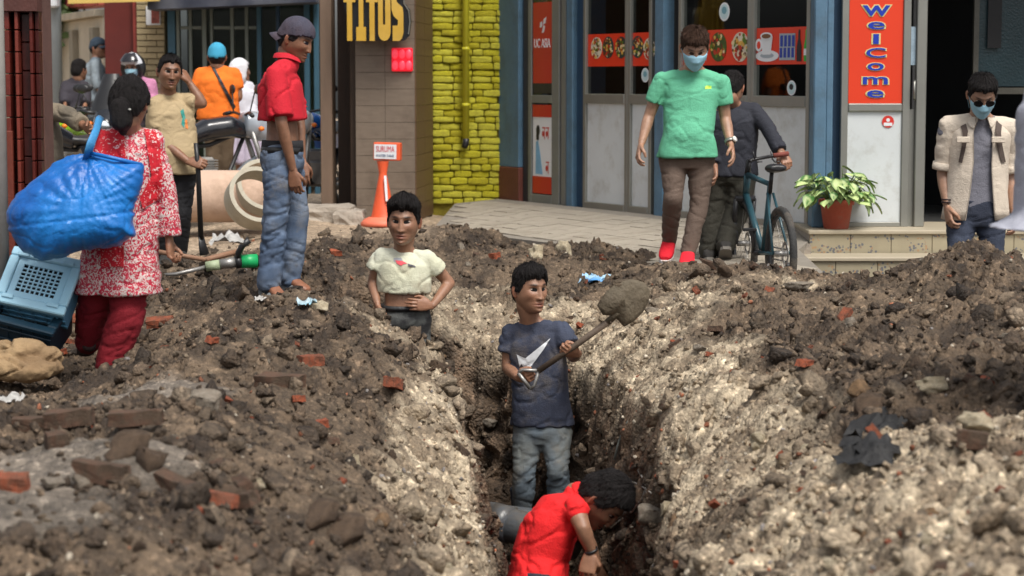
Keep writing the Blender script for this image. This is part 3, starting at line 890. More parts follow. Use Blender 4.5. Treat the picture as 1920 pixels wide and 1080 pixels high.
# ---- paved ramp before the cafe (setting), slabs as parts
def ramp_z(x, y):
    # falls from the wall towards the street
    n = Vector((-SD.y, SD.x)); d = -((x - SA.x) * n[0] + (y - SA.y) * n[1])
    return .165 - .092 * d if d < 2.2 else .165 - .092 * 2.2 - .12 * (d - 2.2)
e1, e2 = W(812, 412, 18.5), Vector((1.05, 14.2, 0))
RP = [(e1.x, e1.y), (.36, 16.7), (1.0, 14.5), (1.35, 13.75), (2.05, 13.75), (2.05, 15.21), (fX(1521, 15.6) - .01, 15.6), (2.22, 16.25), (SB.x, SB.y - .02), (SA.x - .03, SA.y - .03), (-.55, 20.55)]
M_PAVE = pm('paving', srgb(160,151,137), .8, .10, 5, .3, 50, dirt=srgb(128,118,102), dscale=3)
pv = obj('pavement', [(x, y, ramp_z(x, y) - .008) for x, y in RP] + [(x, y, -.5) for x, y in RP],
         [tuple(range(len(RP)))] + [(i, (i + 1) % len(RP), (i + 1) % len(RP) + len(RP), i + len(RP)) for i in range(len(RP))],
         pm('joint_mortar', srgb(135,128,118), .9, .1, 8, .3, 60))
tag(pv, None, None, None, 'structure')
bm_ = [Vector((x, y)) for x, y in RP]
def inside_poly(p, P):
    c = False
    for i in range(len(P)):
        a, b = P[i], P[(i + 1) % len(P)]
        if (a[1] > p[1]) != (b[1] > p[1]) and p[0] < (b[0] - a[0]) * (p[1] - a[1]) / (b[1] - a[1]) + a[0]: c = not c
    return c
k = 0
ux, uy = SD, Vector((SD.y, -SD.x))
for i in range(-9, 52):
    for j in range(0, 28):
        w_, l_ = .20, .20
        o_ = Vector((SA.x, SA.y)) + Vector((ux.x, ux.y)) * (i * w_ + (.10 if j % 2 else 0)) + uy * (j * l_ + .02)
        q = [o_, o_ + Vector((ux.x, ux.y)) * (w_ - .006), o_ + Vector((ux.x, ux.y)) * (w_ - .006) + uy * (l_ - .006), o_ + uy * (l_ - .006)]
        if not all(inside_poly((p.x, p.y), RP) for p in q): continue
        d = random.uniform(-.003, .003)
        obj('paving_slab', [(p.x, p.y, ramp_z(p.x, p.y) + d) for p in q] + [(p.x, p.y, ramp_z(p.x, p.y) - .02) for p in q],
            [(3, 2, 1, 0), (0, 1, 5, 4), (1, 2, 6, 5), (2, 3, 7, 6), (3, 0, 4, 7)], M_PAVE, pv)
        k += 1

# ------------------------------------------------------------------ yellow brick wall
YW = 20.7
M_YB = [pm('yellow_brick_a', srgb(224,214,44), .5, .14, 14, .6, 40, dirt=srgb(104,98,34), dscale=9),
        pm('yellow_brick_b', srgb(212,200,38), .5, .16, 14, .6, 40, dirt=srgb(110,102,30), dscale=9),
        pm('yellow_brick_c', srgb(230,222,70), .5, .14, 14, .6, 40, dirt=srgb(118,110,44), dscale=9)]
yw = MB().box(-.775, -.10, YW + .03, YW + .3, -.1, 5.2).build('yellow_brick_wall', pm('yellow_mortar', srgb(128,116,26), .8, .3, 20, .4, 60))
tag(yw, 'rough brick wall painted bright yellow between brown pillar and blue pier', 'wall')
brick_v = []
for i in range(8):
    bm = bmesh.new(); bmesh.ops.create_cube(bm, size=1)
    bmesh.ops.subdivide_edges(bm, edges=bm.edges[:], cuts=3, use_grid_fill=True)
    for v in bm.verts:
        q = v.co * 2; a_ = np.array([[q.x * 2.6 + i * 5, q.y, q.z * 1.6]])
        r = 1 - .16 * (abs(q.x) ** 6 * abs(q.z) ** 3)
        v.co = Vector((v.co.x * (.98 - .04 * abs(q.z) ** 3) + .02 * vnoise(a_, 4)[0], v.co.y * (1 - .16 * max(abs(q.x) ** 10, abs(q.z) ** 8)) + (.16 * vnoise(a_ * 1.5, 1)[0] - .05 if q.y < 0 else 0), v.co.z * r + .09 * vnoise(a_ * .8, 2)[0]))
    for f in bm.faces: f.smooth = True
    me = bpy.data.meshes.new('brick'); bm.to_mesh(me); bm.free(); me.materials.append(random.choice(M_YB)); brick_v.append(me)
z = .10; row = 0
while z < 2.35:
    h = random.uniform(.058, .070)
    x = -.77 - (.1 if row % 2 else 0)
    while x < -.12:
        L_ = random.choice([.2, .19, .21, .1, .17])
        a, b = max(x, -.77), min(x + L_, -.105)
        if b - a > .04:
            o = inst('brick', random.choice(brick_v), yw, ((a + b) / 2, YW + .018 + random.uniform(-.012, .01), z + h / 2 + random.uniform(-.003, .003)), (random.uniform(-.03, .03), random.uniform(-.02, .02), random.uniform(-.04, .04)), (b - a - .005, .055, h - .004))
        x += L_
    z += h; row += 1
M_YP = pm('yellow_pipe', srgb(214,206,52), .4, .06, 4, .03, 40)
px = (874 - 960) / 4000 * 20.6
dp = MB().tube([(px, 20.60, 5.0), (px, 20.60, W(874, 262, 20.6).z)], .032, 14).build('down_pipe', M_YP, None, True)
tag(dp, 'yellow painted downpipe running down the yellow brick wall', 'pipe')
for v in (95, 200):
    MB().lathe([(.033, 0), (.039, .003), (.039, .03), (.033, .033)], 14, 0, Matrix.Translation((px, 20.6, W(874, v, 20.6).z))).build('pipe_socket', M_YP, dp, True)
MB().tube([(px, 20.6, W(874, 260, 20.6).z), (px, 20.6, W(874, 268, 20.6).z), (px - .015, 20.57, W(874, 276, 20.6).z)], [.034, .034, .028], 12).build('pipe_end', M_BLACK, dp, True)

# ------------------------------------------------------------------ brown tiled pillar with the gold letters
TY = 19.3
def tX(u, Y=TY): return (u - 960) / 4000 * Y / 1.003
def tZ(v, Y=TY): return W(960, v, Y).z
pil = MB()
x0, x1, xs0, xs1 = tX(667), tX(778), tX(667), tX(810, 20.5)
V = [(x0, TY, -.1), (x1, TY, -.1), (xs1, 20.5, -.1), (x0, 20.5, -.1), (x0, TY, 5.2), (x1, TY, 5.2), (xs1, 20.5, 5.2), (x0, 20.5, 5.2)]
pil.add(V, [(0, 1, 5, 4), (1, 2, 6, 5), (2, 3, 7, 6), (3, 0, 4, 7), (4, 5, 6, 7)])
pillar = pil.build('tiled_pillar', pm('pillar_grout', srgb(72,60,50), .8, .1, 8, .1, 60))
tag(pillar, 'brown tiled building pillar carrying gold letters and a small red sign', 'pillar')
M_PT = pm('brown_tile', srgb(116,103,90), .45, .10, 7, .05, 40, stretch=(1, 1, 6), dirt=srgb(92,80,68), dscale=5)
M_PS = pm('side_tile', srgb(98,74,52), .5, .12, 7, .05, 40, stretch=(1, 1, 5))
z = .02
while z < 2.4:
    for k in range(2):
        w_ = (x1 - x0) / 2
        bx('tile', x0 + k * w_ + .001, x0 + (k + 1) * w_ - .001, TY - .011, TY - .001, z + .001, z + .148, M_PT, pillar, .001)
    a = Vector((x1, TY, 0)); b = Vector((xs1, 20.5, 0)); n = Vector((b.y - a.y, a.x - b.x, 0)).normalized() * .01
    for k in range(2):
        p, q = a.lerp(b, k / 2 + .002), a.lerp(b, k / 2 + .498)
        z0_, z1_ = z + .001, z + .148
        obj('tile', [(*p.xy, z0_), (*q.xy, z0_), (*q.xy, z1_), (*p.xy, z1_), (p.x + n.x, p.y + n.y, z0_), (q.x + n.x, q.y + n.y, z0_), (q.x + n.x, q.y + n.y, z1_), (p.x + n.x, p.y + n.y, z1_)],
            [(4, 5, 6, 7), (0, 1, 5, 4), (1, 2, 6, 5), (2, 3, 7, 6), (3, 0, 4, 7)], M_PS, pillar)
    z += .15
# letters TITOS on a black board
SY = 19.0
sgn = empty('letter_sign', (tX(700, SY), SY, tZ(0, SY)), 0, 'black sign board with raised gold capitals on the brown pillar', 'sign')
ox, oz = tX(700, SY), tZ(0, SY)
def lz(v): return tZ(v, SY) - oz
def lx(u): return tX(u, SY) - ox
bd = MB(); pts = [(lx(643), lz(-62)), (lx(643), lz(0)), (lx(662), lz(74)), (lx(758), lz(76)), (lx(768), lz(66)), (lx(771), lz(40)), (lx(769), lz(18)), (lx(758), lz(4)), (lx(756), lz(-62))]
bd.prism(pts, .10, 0, Matrix.Translation((0, .06, 0)))
bd.build('sign_board', pm('sign_black', (.012, .014, .018), .25, .1, 4, 0), sgn)
MB().tube([(lx(757), .05, lz(-40)), (lx(758), .05, lz(6)), (lx(767), .05, lz(20)), (lx(769), .05, lz(42)), (lx(766), .05, lz(64))], .006, 6).build('sign_rim', M_ALU, sgn)
M_GOLD = pm('gold_letter', srgb(205,168,78), .45, .12, 4, .04, 40, tint=srgb(190,150,50))
T = -32; B = 76.5
def L_T(u, s=4.7):
    return [[(u - 11, T), (u + 11, T), (u + 11, 4), (u + s, 4), (u + s, B), (u - s, B), (u - s, 4), (u - 11, 4)]]
def L_I(u, s=4.2):
    return [[(u - 9, T), (u + 9, T), (u + 9, -8), (u + s, -8), (u + s, 50), (u + 9, 51), (u + 9, B), (u - 9, B), (u - 9, 51), (u - s, 50), (u - s, -8), (u - 9, -8)]]
def L_U(u):
    o = [(u - 12, T), (u - 3.2, T), (u - 3.2, 46), (u + 1.2, 46), (u + 1.2, T), (u + 11, T), (u + 11, 58)]
    o += [(u - .5 + 11.5 * math.cos(a), 60 + 16.5 * math.sin(a)) for a in np.linspace(.15, math.pi - .15, 9)]
    return [o]
def L_S(u):
    return [[(u - 11, T + 4), (u - 6, T), (u + 9, T), (u + 9, -14), (u - 2, -14), (u - 2, 2), (u + 2, 7), (u + 9, 13), (u + 11, 24), (u + 11, 62), (u + 8, 72), (u + 4, B), (u - 9, B), (u - 9, 48), (u + 0, 48), (u + 1, 44), (u + 1, 38), (u - 7, 30), (u - 11, 18)]]
for fn, u, nm in ((L_T, 656.5, 'T'), (L_I, 678, 'I'), (L_T, 698.5, 'T'), (L_U, 722, 'U'), (L_S, 746, 'S')):
    mb = MB()
    for pl in fn(u):
        P = [(lx(a), lz(b)) for a, b in pl]
        mb.prism(P[::-1], .05, 0, Matrix.Translation((0, .008, 0)))
    mb.build('letter', M_GOLD, sgn)
rs = empty('red_sign', (tX(754), TY - .05, tZ(112)), 0, 'small glowing red square sign below the gold letters', 'sign')
bx('backing', -.09, .10, .0, .035, -.105, .105, pm('red_glow', srgb(235,20,45), .4, .05, 3, 0, emit=.35), rs, .01)
for a in (-.058, .005, .066):
    for b in (-.05, .05):
        MB().ball((a, -.004, b), .03, 2, 0, (1, .5, 1.45)).build('lamp_lobe', pm('red_lobe', srgb(255,70,90), .35, .1, 6, 0, emit=.4), rs, True)
# doorway left of the pillar
dwy = empty('brown_doorway', (tX(635), 19.7, 0), 0, 'dark open doorway beside the brown tiled pillar', 'doorway')
ox = tX(635)
M_WOOD = pm('brown_frame', srgb(112,92,76), .6, .14, 5, .1, 30, stretch=(3, 3, .6))
bx('door_frame', tX(600) - ox, tX(622) - ox, -.35, .05, .02, 5.2, M_WOOD, dwy)
bx('door_leaf', tX(622.5) - ox, tX(668) - ox, .25, .29, .1, 5.2, pm('dark_brown_door', srgb(52,36,26), .5, .15, 5, .08, 30), dwy)
bx('reveal', tX(655) - ox, tX(666.5) - ox, -.3, .24, .1, 5.2, pm('dark_reveal', srgb(60,44,30), .6), dwy)
# broken concrete step
cs = MB(); rg = np.random.default_rng(5)
V, F = _i2
def lump(name, c, sx, sy, sz_, seed, mat, label=None, cat=None, parent=None, boxy=.75, rough=.12, rz=0.0, smooth=False):
    bm = bmesh.new(); bmesh.ops.create_cube(bm, size=2); bmesh.ops.subdivide_edges(bm, edges=bm.edges[:], cuts=5, use_grid_fill=True)
    P = np.array([v.co[:] for v in bm.verts]); F_ = [[v.index for v in f.verts] for f in bm.faces]; bm.free()
    l = np.linalg.norm(P, axis=1)[:, None]; P = P * boxy + (P / l) * (1 - boxy)
    P = P * (1 + rough * fbm(P * 1.6 + seed, 4, seed))[:, None] * np.array([sx, sy, sz_])
    cr, sr = math.cos(rz), math.sin(rz)
    P = np.c_[P[:, 0] * cr - P[:, 1] * sr, P[:, 0] * sr + P[:, 1] * cr, P[:, 2]] + np.array(c)
    o = obj(name, P, F_, mat, parent, smooth)
    return tag(o, label, cat)
lump('concrete_step', (tX(612, 19.1), 19.0, .06), .26, .3, .13, 3, M_CONC, 'broken grey concrete step below the brown doorway', 'step')
lump('concrete_block', (tX(655, 18.8), 18.75, .06), .14, .2, .11, 8, M_CONC, 'rough concrete lump at the foot of the brown pillar', 'block')

# ------------------------------------------------------------------ shop far left with green grey frames
FY = 23.5
def qX(u, Y=FY): return (u - 960) / 4000 * Y / 1.003
def qZ(v, Y=FY): return W(960, v, Y).z
far = empty('far_shop', (qX(450), FY, 0), 0, 'distant shop with tall grey framed windows under dark awning', 'shopfront'); ox = qX(450)
M_GF = pm('grey_green_frame', srgb(120,128,120), .5, .1, 4, .05, 30); M_TEAL = pm('teal_frame', srgb(60,100,120), .5, .1, 4, .05, 30)
for u0, u1, m in ((318, 332, M_TEAL), (334, 340, M_GF), (357, 363, M_GF), (382, 390, M_GF), (397, 402, M_GF), (435, 441, M_GF), (462, 468, M_GF), (484, 492, M_TEAL), (520, 526, M_NAVY), (572, 582, M_TEAL), (590, 599, M_TEAL)):
    bx('mullion', qX(u0) - ox, qX(u1) - ox, -.04, .06, -.05, 2.6, m, far)
for u0, u1, v in ((341, 381, 52), (403, 483, 52), (341, 381, 250), (403, 483, 250)):
    bx('transom', qX(u0) - ox, qX(u1) - ox, -.03, .05, qZ(v + 3), qZ(v - 3), M_GF, far)
for u0, u1 in ((341, 381), (403, 434), (442, 483), (493, 519), (527, 571)):
    bx('pane', qX(u0) - ox + .002, qX(u1) - ox - .002, .005, .012, .1, 2.6, M_GLASS, far, 0)
rm = MB(); rm.box(qX(312) - ox, qX(604) - ox, 1.6, 1.65, 0, 2.7); rm.box(qX(312) - ox, qX(604) - ox, .1, 1.6, 2.62, 2.7); rm.box(qX(604) - ox, qX(606) - ox, .1, 1.6, 0, 2.62)
rm.build('room', pm('far_room', (.05, .06, .05), .7, .6, 1.2, 0, tint=(.10,.14,.08)), far)  # green mottling in the colour stands in for greenery reflected by the panes
bx('pale_panel', qX(528) - ox, qX(571) - ox, .02, .03, -.05, .9, pm('pale_green_panel', srgb(150,170,165), .5), far, 0)
bx('upper_wall', qX(312) - ox, qX(604) - ox, .0, .3, 2.75, 5.2, M_CREAM, far)
aw = MB(); aw.prism([(qX(300) - ox, qZ(22)), (qX(605) - ox, qZ(8)), (qX(605) - ox, qZ(-30)), (qX(300) - ox, qZ(-30))], .6, 0, Matrix.Translation((0, -.7, 0)))
aw.build('awning', pm('navy_awning', srgb(45,50,66), .7, .4, 3, .1, 20, tint=srgb(90,92,100)), far)
by = MB(); by.prism([(qX(160) - ox, qZ(12)), (qX(325) - ox, qZ(7)), (qX(325) - ox, qZ(-30)), (qX(160) - ox, qZ(-30))], .02, 0, Matrix.Translation((0, -.8, 0)))
by.build('yellow_banner', pm('yellow_banner', srgb(205,175,95), .6, .12, 3, .05, 20), far)
bp = empty('brick_pier', (qX(285), FY, 0), 0, 'pale thin brick pier with small framed notice left of the distant shop', 'pier'); ox = qX(285)
bx('core', qX(259) - ox, qX(312) - ox, .02, .5, -.1, 5.2, pm('pier_mortar', srgb(130,115,85), .8), bp)
pbm = [MB().box(-.5, .5, -.5, .5, -.5, .5, 0, .04).build('brick', pm('pier_brick_%s' % 'abc'[i], srgb(176 - i * 12, 158 - i * 10, 122 - i * 8), .7, .15, 6, .2, 30), bp) for i in range(3)]
mes = [o.data for o in pbm]
for o in pbm: bpy.data.objects.remove(o)
z = -.05; row = 0
while z < 2.2:
    x = qX(259) - ox - (.11 if row % 2 else 0)
    while x < qX(311) - ox:
        a, b = max(x, qX(259) - ox), min(x + .22, qX(311.5) - ox)
        if b - a > .03: inst('brick', random.choice(mes), bp, ((a + b) / 2, .005 + random.uniform(-.004, .004), z + .03), (0, 0, 0), (b - a - .008, .04, .055))
        x += .22
    z += .066; row += 1
nb = MB().box(qX(278) - ox, qX(305) - ox, -.04, -.018, qZ(47), qZ(12), 0, .003).build('notice', M_PW, bp)
MB().box(qX(288) - ox, qX(303) - ox, -.045, -.0405, qZ(44), qZ(16), 0, 0).build('notice_print', pm('notice_print', srgb(150,80,70), .6, .5, 30, 0), nb)
bx('gateway', qX(196), qX(258), FY + .1, FY + .3, -.1, 5.2, M_MAROON)
gw = bpy.data.objects['gateway']; tag(gw, 'tall dark red painted wall panel beside the pale brick pier', 'wall')
bx('edge_trim', qX(251), qX(258.5), FY + .03, FY + .099, -.1, 5.2, pm('trim_red', srgb(130,50,42), .6), gw)

# cream boundary wall, pink house, pole and greenery at the end of the street
def wall_seg(name, p, q, z0, z1, th, mat, label, cat):
    a, b = Vector((*p, 0)), Vector((*q, 0)); d = (b - a)
    o = bx(name, 0, d.length, 0, th, z0, z1, mat, None, .01)
    o.location = a; o.rotation_euler.z = math.atan2(d.y, d.x)
    return tag(o, label, cat)
cw = wall_seg('boundary_wall', (-9.2, 36), (qX(197, 24.4), 24.4), -.2, 2.02, .25, M_CREAM, 'long cream plastered boundary wall at the end of the street', 'wall')
Lc = (Vector((qX(197, 24.4), 24.4)) - Vector((-9.2, 36))).length
for k in range(9):
    bx('buttress', 1.2 + k * 1.35, 1.42 + k * 1.35, -.08, -.001, -.2, 1.9, pm('grey_buttress', srgb(150,142,126), .8, .2, 3, .2, 20), cw)
bx('coping', 0, Lc, -.1, .3, 2.021, 2.1, pm('coping', srgb(190,180,160), .8), cw)
ph = wall_seg('pink_house', (-12, 37), (qX(190, 26.0), 26.0), 2.2, 7, .4, pm('pink_wall', srgb(178,88,78), .7, .12, 3, .1, 20), 'pink and red painted house rising behind the cream wall', 'house')
for k in range(30):
    bx('cladding_rib', k * .48, k * .48 + .05, -.03, -.001, 2.2, 7, pm('rib_red', srgb(140,60,55), .7), ph)
pole = MB().tube([(qX(106, 25), 25, -.1), (qX(106, 25), 25, 6)], [.085, .07], 14).build('utility_pole', pm('pole_grey', srgb(150,158,162), .6, .1, 3, .1, 20), None, True)
tag(pole, 'pale grey metal utility pole before the greenery', 'pole')
MB().box(-.14, .14, -.1, .1, 0, .3, 0, .02).build('junction_box', M_PW, pole).location = (qX(95, 25), 24.9, qZ(15, 25))
# creeper
M_LEAF = pm('leaf', srgb(92,112,62), .6, .35, 3, 0, tint=srgb(60,82,38))
def leaf_mass(name, c, r, n, seed, size, label, cat, mat, parent=None):
    rg = np.random.default_rng(seed)
    P = rg.normal(size=(n, 3)); P /= np.linalg.norm(P, axis=1)[:, None]
    P *= (rg.random(n) ** .4)[:, None]
    P = P * (1 + .35 * fbm(P * 2 + seed, 3, seed))[:, None] * np.array(r) + np.array(c)
    Rm = rotmats(rg, n); s = size * rg.uniform(.6, 1.3, n)
    base = np.array([(-.5, 0, 0), (0, -.28, .06), (.5, 0, 0), (0, .28, .06)])
    V = np.einsum('nij,vj->nvi', Rm, base) * s[:, None, None] + P[:, None, :]
    F_ = (np.arange(n)[:, None] * 4 + np.arange(4)[None])
    o = obj(name, V.reshape(-1, 3), F_, mat, parent)
    return tag(o, label, cat)
tr = empty('tree', (qX(82, 27), 27, 0), 0, 'leafy green tree behind the pole at the end of the street', 'tree')
t_ = MB().tube([(0, 0, -.1), (.05, 0, 1.2), (-.05, .1, 2.5)], [.09, .07, .04], 8).build('trunk', pm('bark', srgb(90,72,55), .9, .2, 8, .4, 30), tr, True)
leaf_mass('crown', (.0, 0, 2.35), (.5, .6, .85), 2600, 4, .13, None, None, M_LEAF, tr)

# ------------------------------------------------------------------ glazed maroon tile lattice at the left edge
LY = 11.6
lt = empty('tile_lattice_wall', (W(42, 300, LY).x, LY, 0), 0, 'dark maroon glazed tile pillars standing at the left edge', 'wall')
ox = lt.location.x
M_GT = [pm('glazed_tile_%s' % 'abc'[i], srgb(*c), .28, .2, 8, .05, 30) for i, c in enumerate([(104,42,34), (88,34,28), (120,54,44)])]
M_DT = pm('deep_tile', srgb(60,18,14), .35, .2, 8, .05, 30)
def aX(u): return (u - 960) / 4000 * LY / 1.003 - ox
bx('core', aX(8), aX(74), .12, .35, -.2, 3.5, pm('lattice_mortar', srgb(96,66,58), .9), lt)
cols_ = [(11, 21, 0, M_GT[0]), (30, 37.5, 0, M_GT[2]), (38.5, 57, .06, M_DT), (57.5, 64.5, 0, M_GT[1]), (22, 29.5, .10, pm('gap_black', (.012,.008,.008), .6)), (65, 74, .04, M_DT)]
for a, b, dpt, m in cols_:
    z = -.2
    while z < 3:
        h = .118 if (b - a) < 15 else .155
        bx('tile', aX(a) + .002, aX(b) - .002, dpt, .119, z + .002, z + h - .004, m, lt, .003)
        z += h
bx('header', aX(9), aX(75), -.02, .118, W(0, 22, LY).z, 2.9, pm('maroon_header', srgb(84,48,42), .6), lt)
ply = bx('plain_panel', aX(11), aX(26), -.05, -.022, -.15, W(0, 245, LY).z, pm('rust_panel', srgb(108,48,34), .5), lt)
gp = MB().tube([(W(4, 300, 11.0).x - .02, 11.0, -.2), (W(4, 300, 11.0).x - .02, 11.0, 3.2)], .045, 12).build('grey_post', pm('post_grey', srgb(150,146,140), .6, .1, 4, .1, 20), None, True)
tag(gp, 'pale grey metal post at the far left edge', 'post')
# ------------------------------------------------------------------ building people
def remesh(mb, voxel, smooth=5, fac=.5):
    me = bpy.data.meshes.new('tmp'); me.from_pydata([tuple(p) for p in mb.V], [], mb.F)
    o = bpy.data.objects.new('tmp', me); COL.objects.link(o)
    m = o.modifiers.new('r', 'REMESH'); m.mode = 'VOXEL'; m.voxel_size = voxel; m.adaptivity = 0
    if smooth:
        s = o.modifiers.new('s', 'SMOOTH'); s.iterations = smooth; s.factor = fac
    bpy.context.view_layer.update()
    ev = o.evaluated_get(bpy.context.evaluated_depsgraph_get())
    em = ev.to_mesh()
    V = np.empty(len(em.vertices) * 3); em.vertices.foreach_get('co', V)
    Nn = np.empty(len(em.vertices) * 3); em.vertices.foreach_get('normal', Nn)
    nl = len(em.loops); lv = np.empty(nl, dtype=np.int32); em.loops.foreach_get('vertex_index', lv)
    lt_ = np.empty(len(em.polygons), dtype=np.int32); em.polygons.foreach_get('loop_total', lt_)
    if len(lt_) and (lt_ == 4).all(): F = lv.reshape(-1, 4)
    else: F = [tuple(p.vertices) for p in em.polygons]
    ev.to_mesh_clear()
    bpy.data.objects.remove(o); bpy.data.meshes.remove(me)
    return V.reshape(-1, 3), F, Nn.reshape(-1, 3)

def chain(mb, pts, rads, seg=12, balls=True):
    pts = [Vector(p) for p in pts]
    for i in range(len(pts) - 1):
        if (pts[i + 1] - pts[i]).length > 1e-4: mb.tube([pts[i], pts[i + 1]], [rads[i], rads[i + 1]], seg)
    if balls:
        for p, r in zip(pts, rads): mb.ball(p, r, 2)

def loft(mb, rings, seg=24, ex=2.4):
    V, F = [], []
    for c, wv, dv in rings:
        for k in range(seg):
            a = 2 * math.pi * k / seg
            ca, sa = math.cos(a), math.sin(a)
            e = 2 / ex
            V.append(c + wv * (math.copysign(abs(ca) ** e, ca)) + dv * (math.copysign(abs(sa) ** e, sa)))
    for i in range(len(rings) - 1):
        for k in range(seg):
            k2 = (k + 1) % seg
            F.append((i * seg + k, i * seg + k2, (i + 1) * seg + k2, (i + 1) * seg + k))
    F.append(tuple(range(seg - 1, -1, -1))); F.append(tuple((len(rings) - 1) * seg + k for k in range(seg)))
    mb.add(V, F)

def head_points(nu, nv, feat=1.0, nose=1.0, jaw=1.0):
    "points of a head, face towards -y"
    th = np.linspace(.001, math.pi - .001, nv); ph = np.linspace(0, 2 * math.pi, nu, endpoint=False)
    ph = ph + .25 * np.sin(2 * ph) * 0
    T, Ph = np.meshgrid(th, ph, indexing='ij')
    dx, dy, dz = np.sin(T) * np.sin(Ph), -np.sin(T) * np.cos(Ph), np.cos(T)
    e = .92
    x = .073 * np.sign(dx) * np.abs(dx) ** e; y = .093 * dy; z = .112 * dz
    zn = dz; f = np.clip(-dy / np.sqrt(dx * dx + dy * dy + 1e-9), 0, 1)
    bk = np.clip(dy, 0, 1)
    x = x * (1 - .17 * jaw * sstep(-zn, .15, 1.0)) * (1 - .06 * sstep(zn, .3, .9))
    y = y * (1 - .42 * sstep(-zn, .05, .85) * sstep(dy, -.1, .3))
    y = y - .036 * sstep(-zn, .35, .88) * f ** 2
    z = z + .006 * sstep(-zn, .7, 1) * f
    fr = sstep(-dy, .05, .35)
    g = lambda x0, z0, sx, sz: np.exp(-((np.abs(x) - x0) / sx) ** 2 - ((z - z0) / sz) ** 2)
    d = np.zeros_like(x)
    d -= .013 * g(.031, .016, .017, .011) + .004 * g(.015, .012, .008, .012)
    d += .005 * g(.026, .038, .022, .007) + .002 * g(0, .04, .02, .01)
    d += .006 * g(.046, -.012, .017, .018)
    d -= .003 * g(.05, -.045, .014, .02)
    t = np.clip((.03 - z) / .058, 0, 1); env = sstep(t, 0, .12) * (1 - sstep(-z, .029, .038))
    d += nose * env * (.003 + .0155 * t ** 1.2) * np.exp(-(x / (.0075 + .006 * t)) ** 2)
    d += nose * .008 * g(.013, -.025, .0055, .006)
    d += .005 * g(0, -.054, .026, .018)
    d += .0065 * g(0, -.049, .019, .0045) + .0075 * g(0, -.062, .016, .005) - .0055 * g(0, -.0555, .021, .0022)
    d += .005 * g(0, -.090, .016, .012) - .003 * g(0, -.074, .02, .005)
    y = y - d * fr * feat
    P = np.stack([x, y, z], -1)
    idx = np.arange(nu * nv).reshape(nv, nu)
    F = np.stack([idx[:-1], idx[1:], np.roll(idx[1:], -1, 1), np.roll(idx[:-1], -1, 1)], -1).reshape(-1, 4)
    return P.reshape(-1, 3), F, dx.ravel(), dy.ravel(), dz.ravel()

def head_colors(P, o):
    x, y, z = P.T; fr = sstep(-y, .02, .05)
    g = lambda x0, z0, sx, sz: np.exp(-((np.abs(x) - x0) / sx) ** 2 - ((z - z0) / sz) ** 2) * fr
    c = np.ones((len(P), 3))
    def mixc(m, col):
        nonlocal c
        m = np.clip(m, 0, 1)[:, None]; c = c * (1 - m) + np.array(col) * m
    mixc(1.4 * g(0, -.0555, .020, .0095), (.80, .50, .50))
    mixc(.9 * g(0, -.0555, .021, .0020), (.25, .14, .14))
    nb = .5 + .5 * vnoise(P * 260, 3)
    mixc(1.7 * g(.030, .0385 + 0, .0165, .0042), (.09, .08, .08))
    mixc(1.1 * g(.031, .0235, .0150, .0026), (.14, .10, .09))
    mixc(.45 * g(.031, .004, .013, .004), (.6, .5, .48))
    mixc(.35 * g(.028, .014, .022, .014), (.62, .52, .48))
    mixc(1.0 * g(.0075, -.0335, .004, .0024), (.25, .15, .13))
    mixc(.25 * g(.045, -.015, .02, .02), (1.05, .82, .78))
    if o.get('moustache'): mixc(o['moustache'] * g(0, -.0415, .021, .0042) * (.6 + .6 * nb), (.09, .08, .08))
    if o.get('goatee'): mixc(o['goatee'] * (g(0, -.088, .014, .012)) * (.5 + .7 * nb), (.12, .1, .1))
    if o.get('stubble'):
        mixc(o['stubble'] * sstep(-z, .03, .06) * sstep(-y, -.03, .0), (.45, .42, .42))
    return c

def hand_mesh(side=1, curl=.5, k=1.0, vox=.0032, thumb=.6):
    "palm along +x, back of the hand +z, thumb on +y*side"
    mb = MB(); X, Y, Z = Vector((1, 0, 0)), Vector((0, side, 0)), Vector((0, 0, 1))
    loft(mb, [(X * -.02, Y * .025, Z * .018), (X * .0, Y * .027, Z * .019), (X * .03, Y * .036, Z * .018), (X * .065, Y * .041, Z * .015), (X * .088, Y * .039, Z * .013), (X * .094, Y * .035, Z * .010)], 16, 2.6)
    for i, (yy, ln, off) in enumerate(((.030, .068, .086), (.010, .077, .092), (-.010, .071, .090), (-.029, .056, .082))):
        p = X * off + Y * yy; r = .0088 - .0006 * (i == 3)
        a = .15 + curl * .35 + .05 * i; sp = (yy) * 2.2 * (1 - curl * .6)
        pts = [p - X * .012, p]
        for s_, fr in enumerate((.44, .31, .25)):
            dirv = (X * math.cos(a) - Z * math.sin(a) + Y * sp).normalized()
            p = p + dirv * ln * fr; pts.append(p); a += curl * (1.15 if s_ == 0 else .85)
        chain(mb, pts, [r * 1.05, r * 1.05, r, r * .92, r * .8], 10)
    p0 = X * .018 + Y * .022; a = thumb
    p1 = p0 + X * .030 + Y * .024 - Z * .008
    p2 = p1 + (X * .8 + Y * (.45 - curl * .55) - Z * (.35 + curl * .6)).normalized() * .032
    p3 = p2 + (X * .85 - Y * (.1 + curl * .5) - Z * (.3 + curl * .6)).normalized() * .024
    chain(mb, [p0, p1, p2, p3], [.015, .0125, .0105, .0085], 10)
    for i in range(mb.n): mb.V[i] = tuple(Vector(mb.V[i]) * k)
    V, F, _ = remesh(mb, vox, 2)
    return V, F

def frame(xd, zd):
    "matrix whose x runs along xd and z as near zd as it can"
    x = Vector(xd).normalized(); z = Vector(zd) - x * Vector(zd).dot(x); z.normalize()
    y = z.cross(x)
    return Matrix((x, y, z)).transposed()

